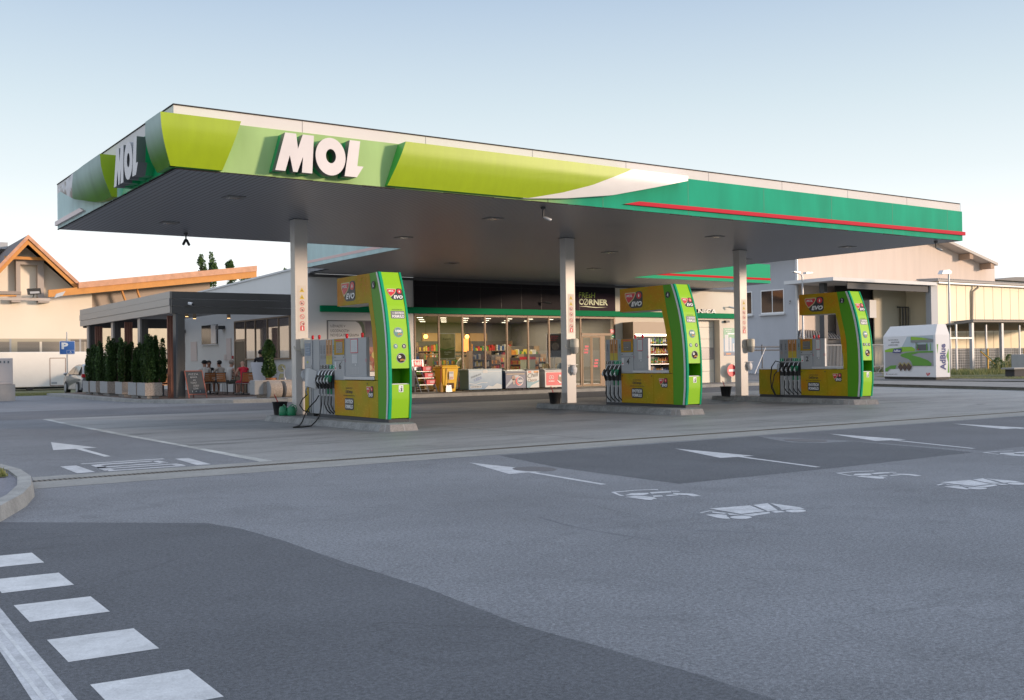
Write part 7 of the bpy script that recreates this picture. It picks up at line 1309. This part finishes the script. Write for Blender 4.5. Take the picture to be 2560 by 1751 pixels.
mb = MB(); mb.box(69.7 * q, 82, SHY + 3.0, SHY + 3.06, .1, 1.75, M('shed_infill', (.10, .11, .12, 1), .7, var=.3, vs_=1.5)); mb.build('rear_panel', t)
mb = MB(); z = .3
while z < 1.7: mb.box(68.5 * q, 80, SHY + .3, SHY + .315, z, z + .015, GREY); z += .17
x = 68.5 * q
while x < 76: mb.box(x, x + .015, SHY + .32, SHY + .335, .2, 1.7, GREY); x += .22
mb.build('wire_mesh', t); mb = MB(); mb.box(68.4 * q, 71.2 * q, SHY - .02, SHY - .001 + .03, 2.35, 2.45, LGREY); mb.build('lintel', t)
mb = MB(); mb.tube([(63.2, 38.5, 1.5), (65.2, 38.2, .2)], .04, MATS['guard_yellow'], 6); mb.tube([(63.2, 38.5, 1.55), (65.6, 38.3, .3)], .035, M('guard_green', (.02, .10, .08, 1), .6), 6); mb.build('leaning_poles', origin=(65, 38.3, .13), label='yellow and dark green poles leaning by the white container', cat='poles')
mb = MB(); mb.box(57.9, 59.3, 32.6, 33.4, .13, 1.27, M('box_concrete', (.33, .33, .33, 1), .8, var=.08)); mb.build('service_cabinet', origin=(58.6, 33, .13), bevel=.03, label='grey concrete service cabinet at the right edge of the picture', cat='cabinet')
t = thing('low_bench', (53.6, 29.8, .13), 'low dark slab bench with pale top at the right edge', 'bench'); mb = MB(); mb.box(51.4, 60, 29.5, 30.2, .52, .60, M('bench_top', (.28, .28, .28, 1), .7)); mb.build('top', t); mb = MB(); mb.box(51.6, 60, 29.6, 30.1, .13, .519, M('bench_side', (.05, .05, .055, 1), .8)); mb.build('base', t)
t = thing('far_hall', (158, 92, 0), 'distant hall with dark sloping roof at the far right', 'building'); mb = MB(); mb.box(150, 190, 90, 120, 0, 12.6, M('hall_wall', (.4, .38, .36, 1), .8)); mb.build('wall', t); mb = MB(); mb.prism([(150, 89, 12.6), (156, 89, 13.2), (190, 89, 14.2), (190, 89, 12.6)][::-1], (0, 32, 0), M('hall_roof', (.14, .14, .15, 1), .6)); mb.build('roof', t)
# low straggly weeds
for i, (x, y, hh) in enumerate(((62.6, 37.0, 1.0), (66.4, 38.4, 1.2), (68.6, 38.2, .9))):
    rnd = random.Random(i); mb = MB()
    for k in range(60): a_ = rnd.uniform(0, 6.28); r_ = rnd.uniform(0, .5); mb.tube([(x + r_ * math.cos(a_), y + r_ * math.sin(a_), .13), (x + 1.3 * r_ * math.cos(a_), y + 1.3 * r_ * math.sin(a_), .13 + hh * rnd.uniform(.5, 1.1))], [.012, .004], GRASSB, 3, caps=False)
    leaves(mb, (x, y, .15), .5, .5, hh * .9, 700, LEAF2, rnd, .10); mb.build('weed_clump', origin=(x, y, .13), label=('weed clump by the foot of the leaning poles', 'tall weed clump before the yellow guarded shed post', 'weed clump by the second grey shed post')[i], cat='weeds')
# ================================================================== ACROSS THE ROAD (seen in the shop glass)
t = thing('roadside_hall', (52, -36, 0), 'yellow green retail hall across the road, mirrored in the shop windows', 'building'); mb = MB(); mb.box(28, 66, -44, -34, 0, 9.2, M('hall_lime', (.42, .46, .03, 1), .6)); mb.build('wall', t); mb = MB(); mb.box(47, 61, -33.98, -33.9, .3, 3.2, M('hall_glass', (.05, .08, .12, 1), .2)); mb.build('shopfront', t)  # hall made taller and longer than needed to shade the foreground
t = thing('roadside_office', (100, -40, 0), 'grey office block across the road with rows of dark windows', 'building'); mb = MB(); mb.box(66.5, 128, -50, -38, 0, 9.6, M('office_grey', (.10, .105, .13, 1), .7)); mb.build('wall', t); mb = MB()
for k in range(13): mb.box(68 + 4.5 * k, 70.2 + 4.5 * k, -37.98, -37.9, 3.6, 6.2, SIGNK)
for k in range(6): mb.box(69 + 9 * k, 75 + 9 * k, -37.97, -37.9, .4, 2.6, OFFW)
mb.build('window_row', t)
for i, (x, y, s) in enumerate(((45, -27, 1.5), (70, -31, 1.1), (38, -30, 1.9))):
    rnd = random.Random(40 + i); t = thing('roadside_tree', (x, y, 0), ('round tree left of the lime hall across the road', 'round tree between the two halls across the road', 'largest tree across the road')[i], 'tree'); mb = MB(); mb.tube([(x, y, 0), (x, y, 3 * s)], [.2, .12], BARK, 6); mb.build('trunk', t); mb = MB()
    for k in range(16): leaves(mb, (x + rnd.uniform(-1.6, 1.6) * s, y + rnd.uniform(-1.6, 1.6) * s, rnd.uniform(1.8, 4) * s), 1, 1, 1.6, 120, LEAF, rnd, .35)
    mb.build('crown', t)
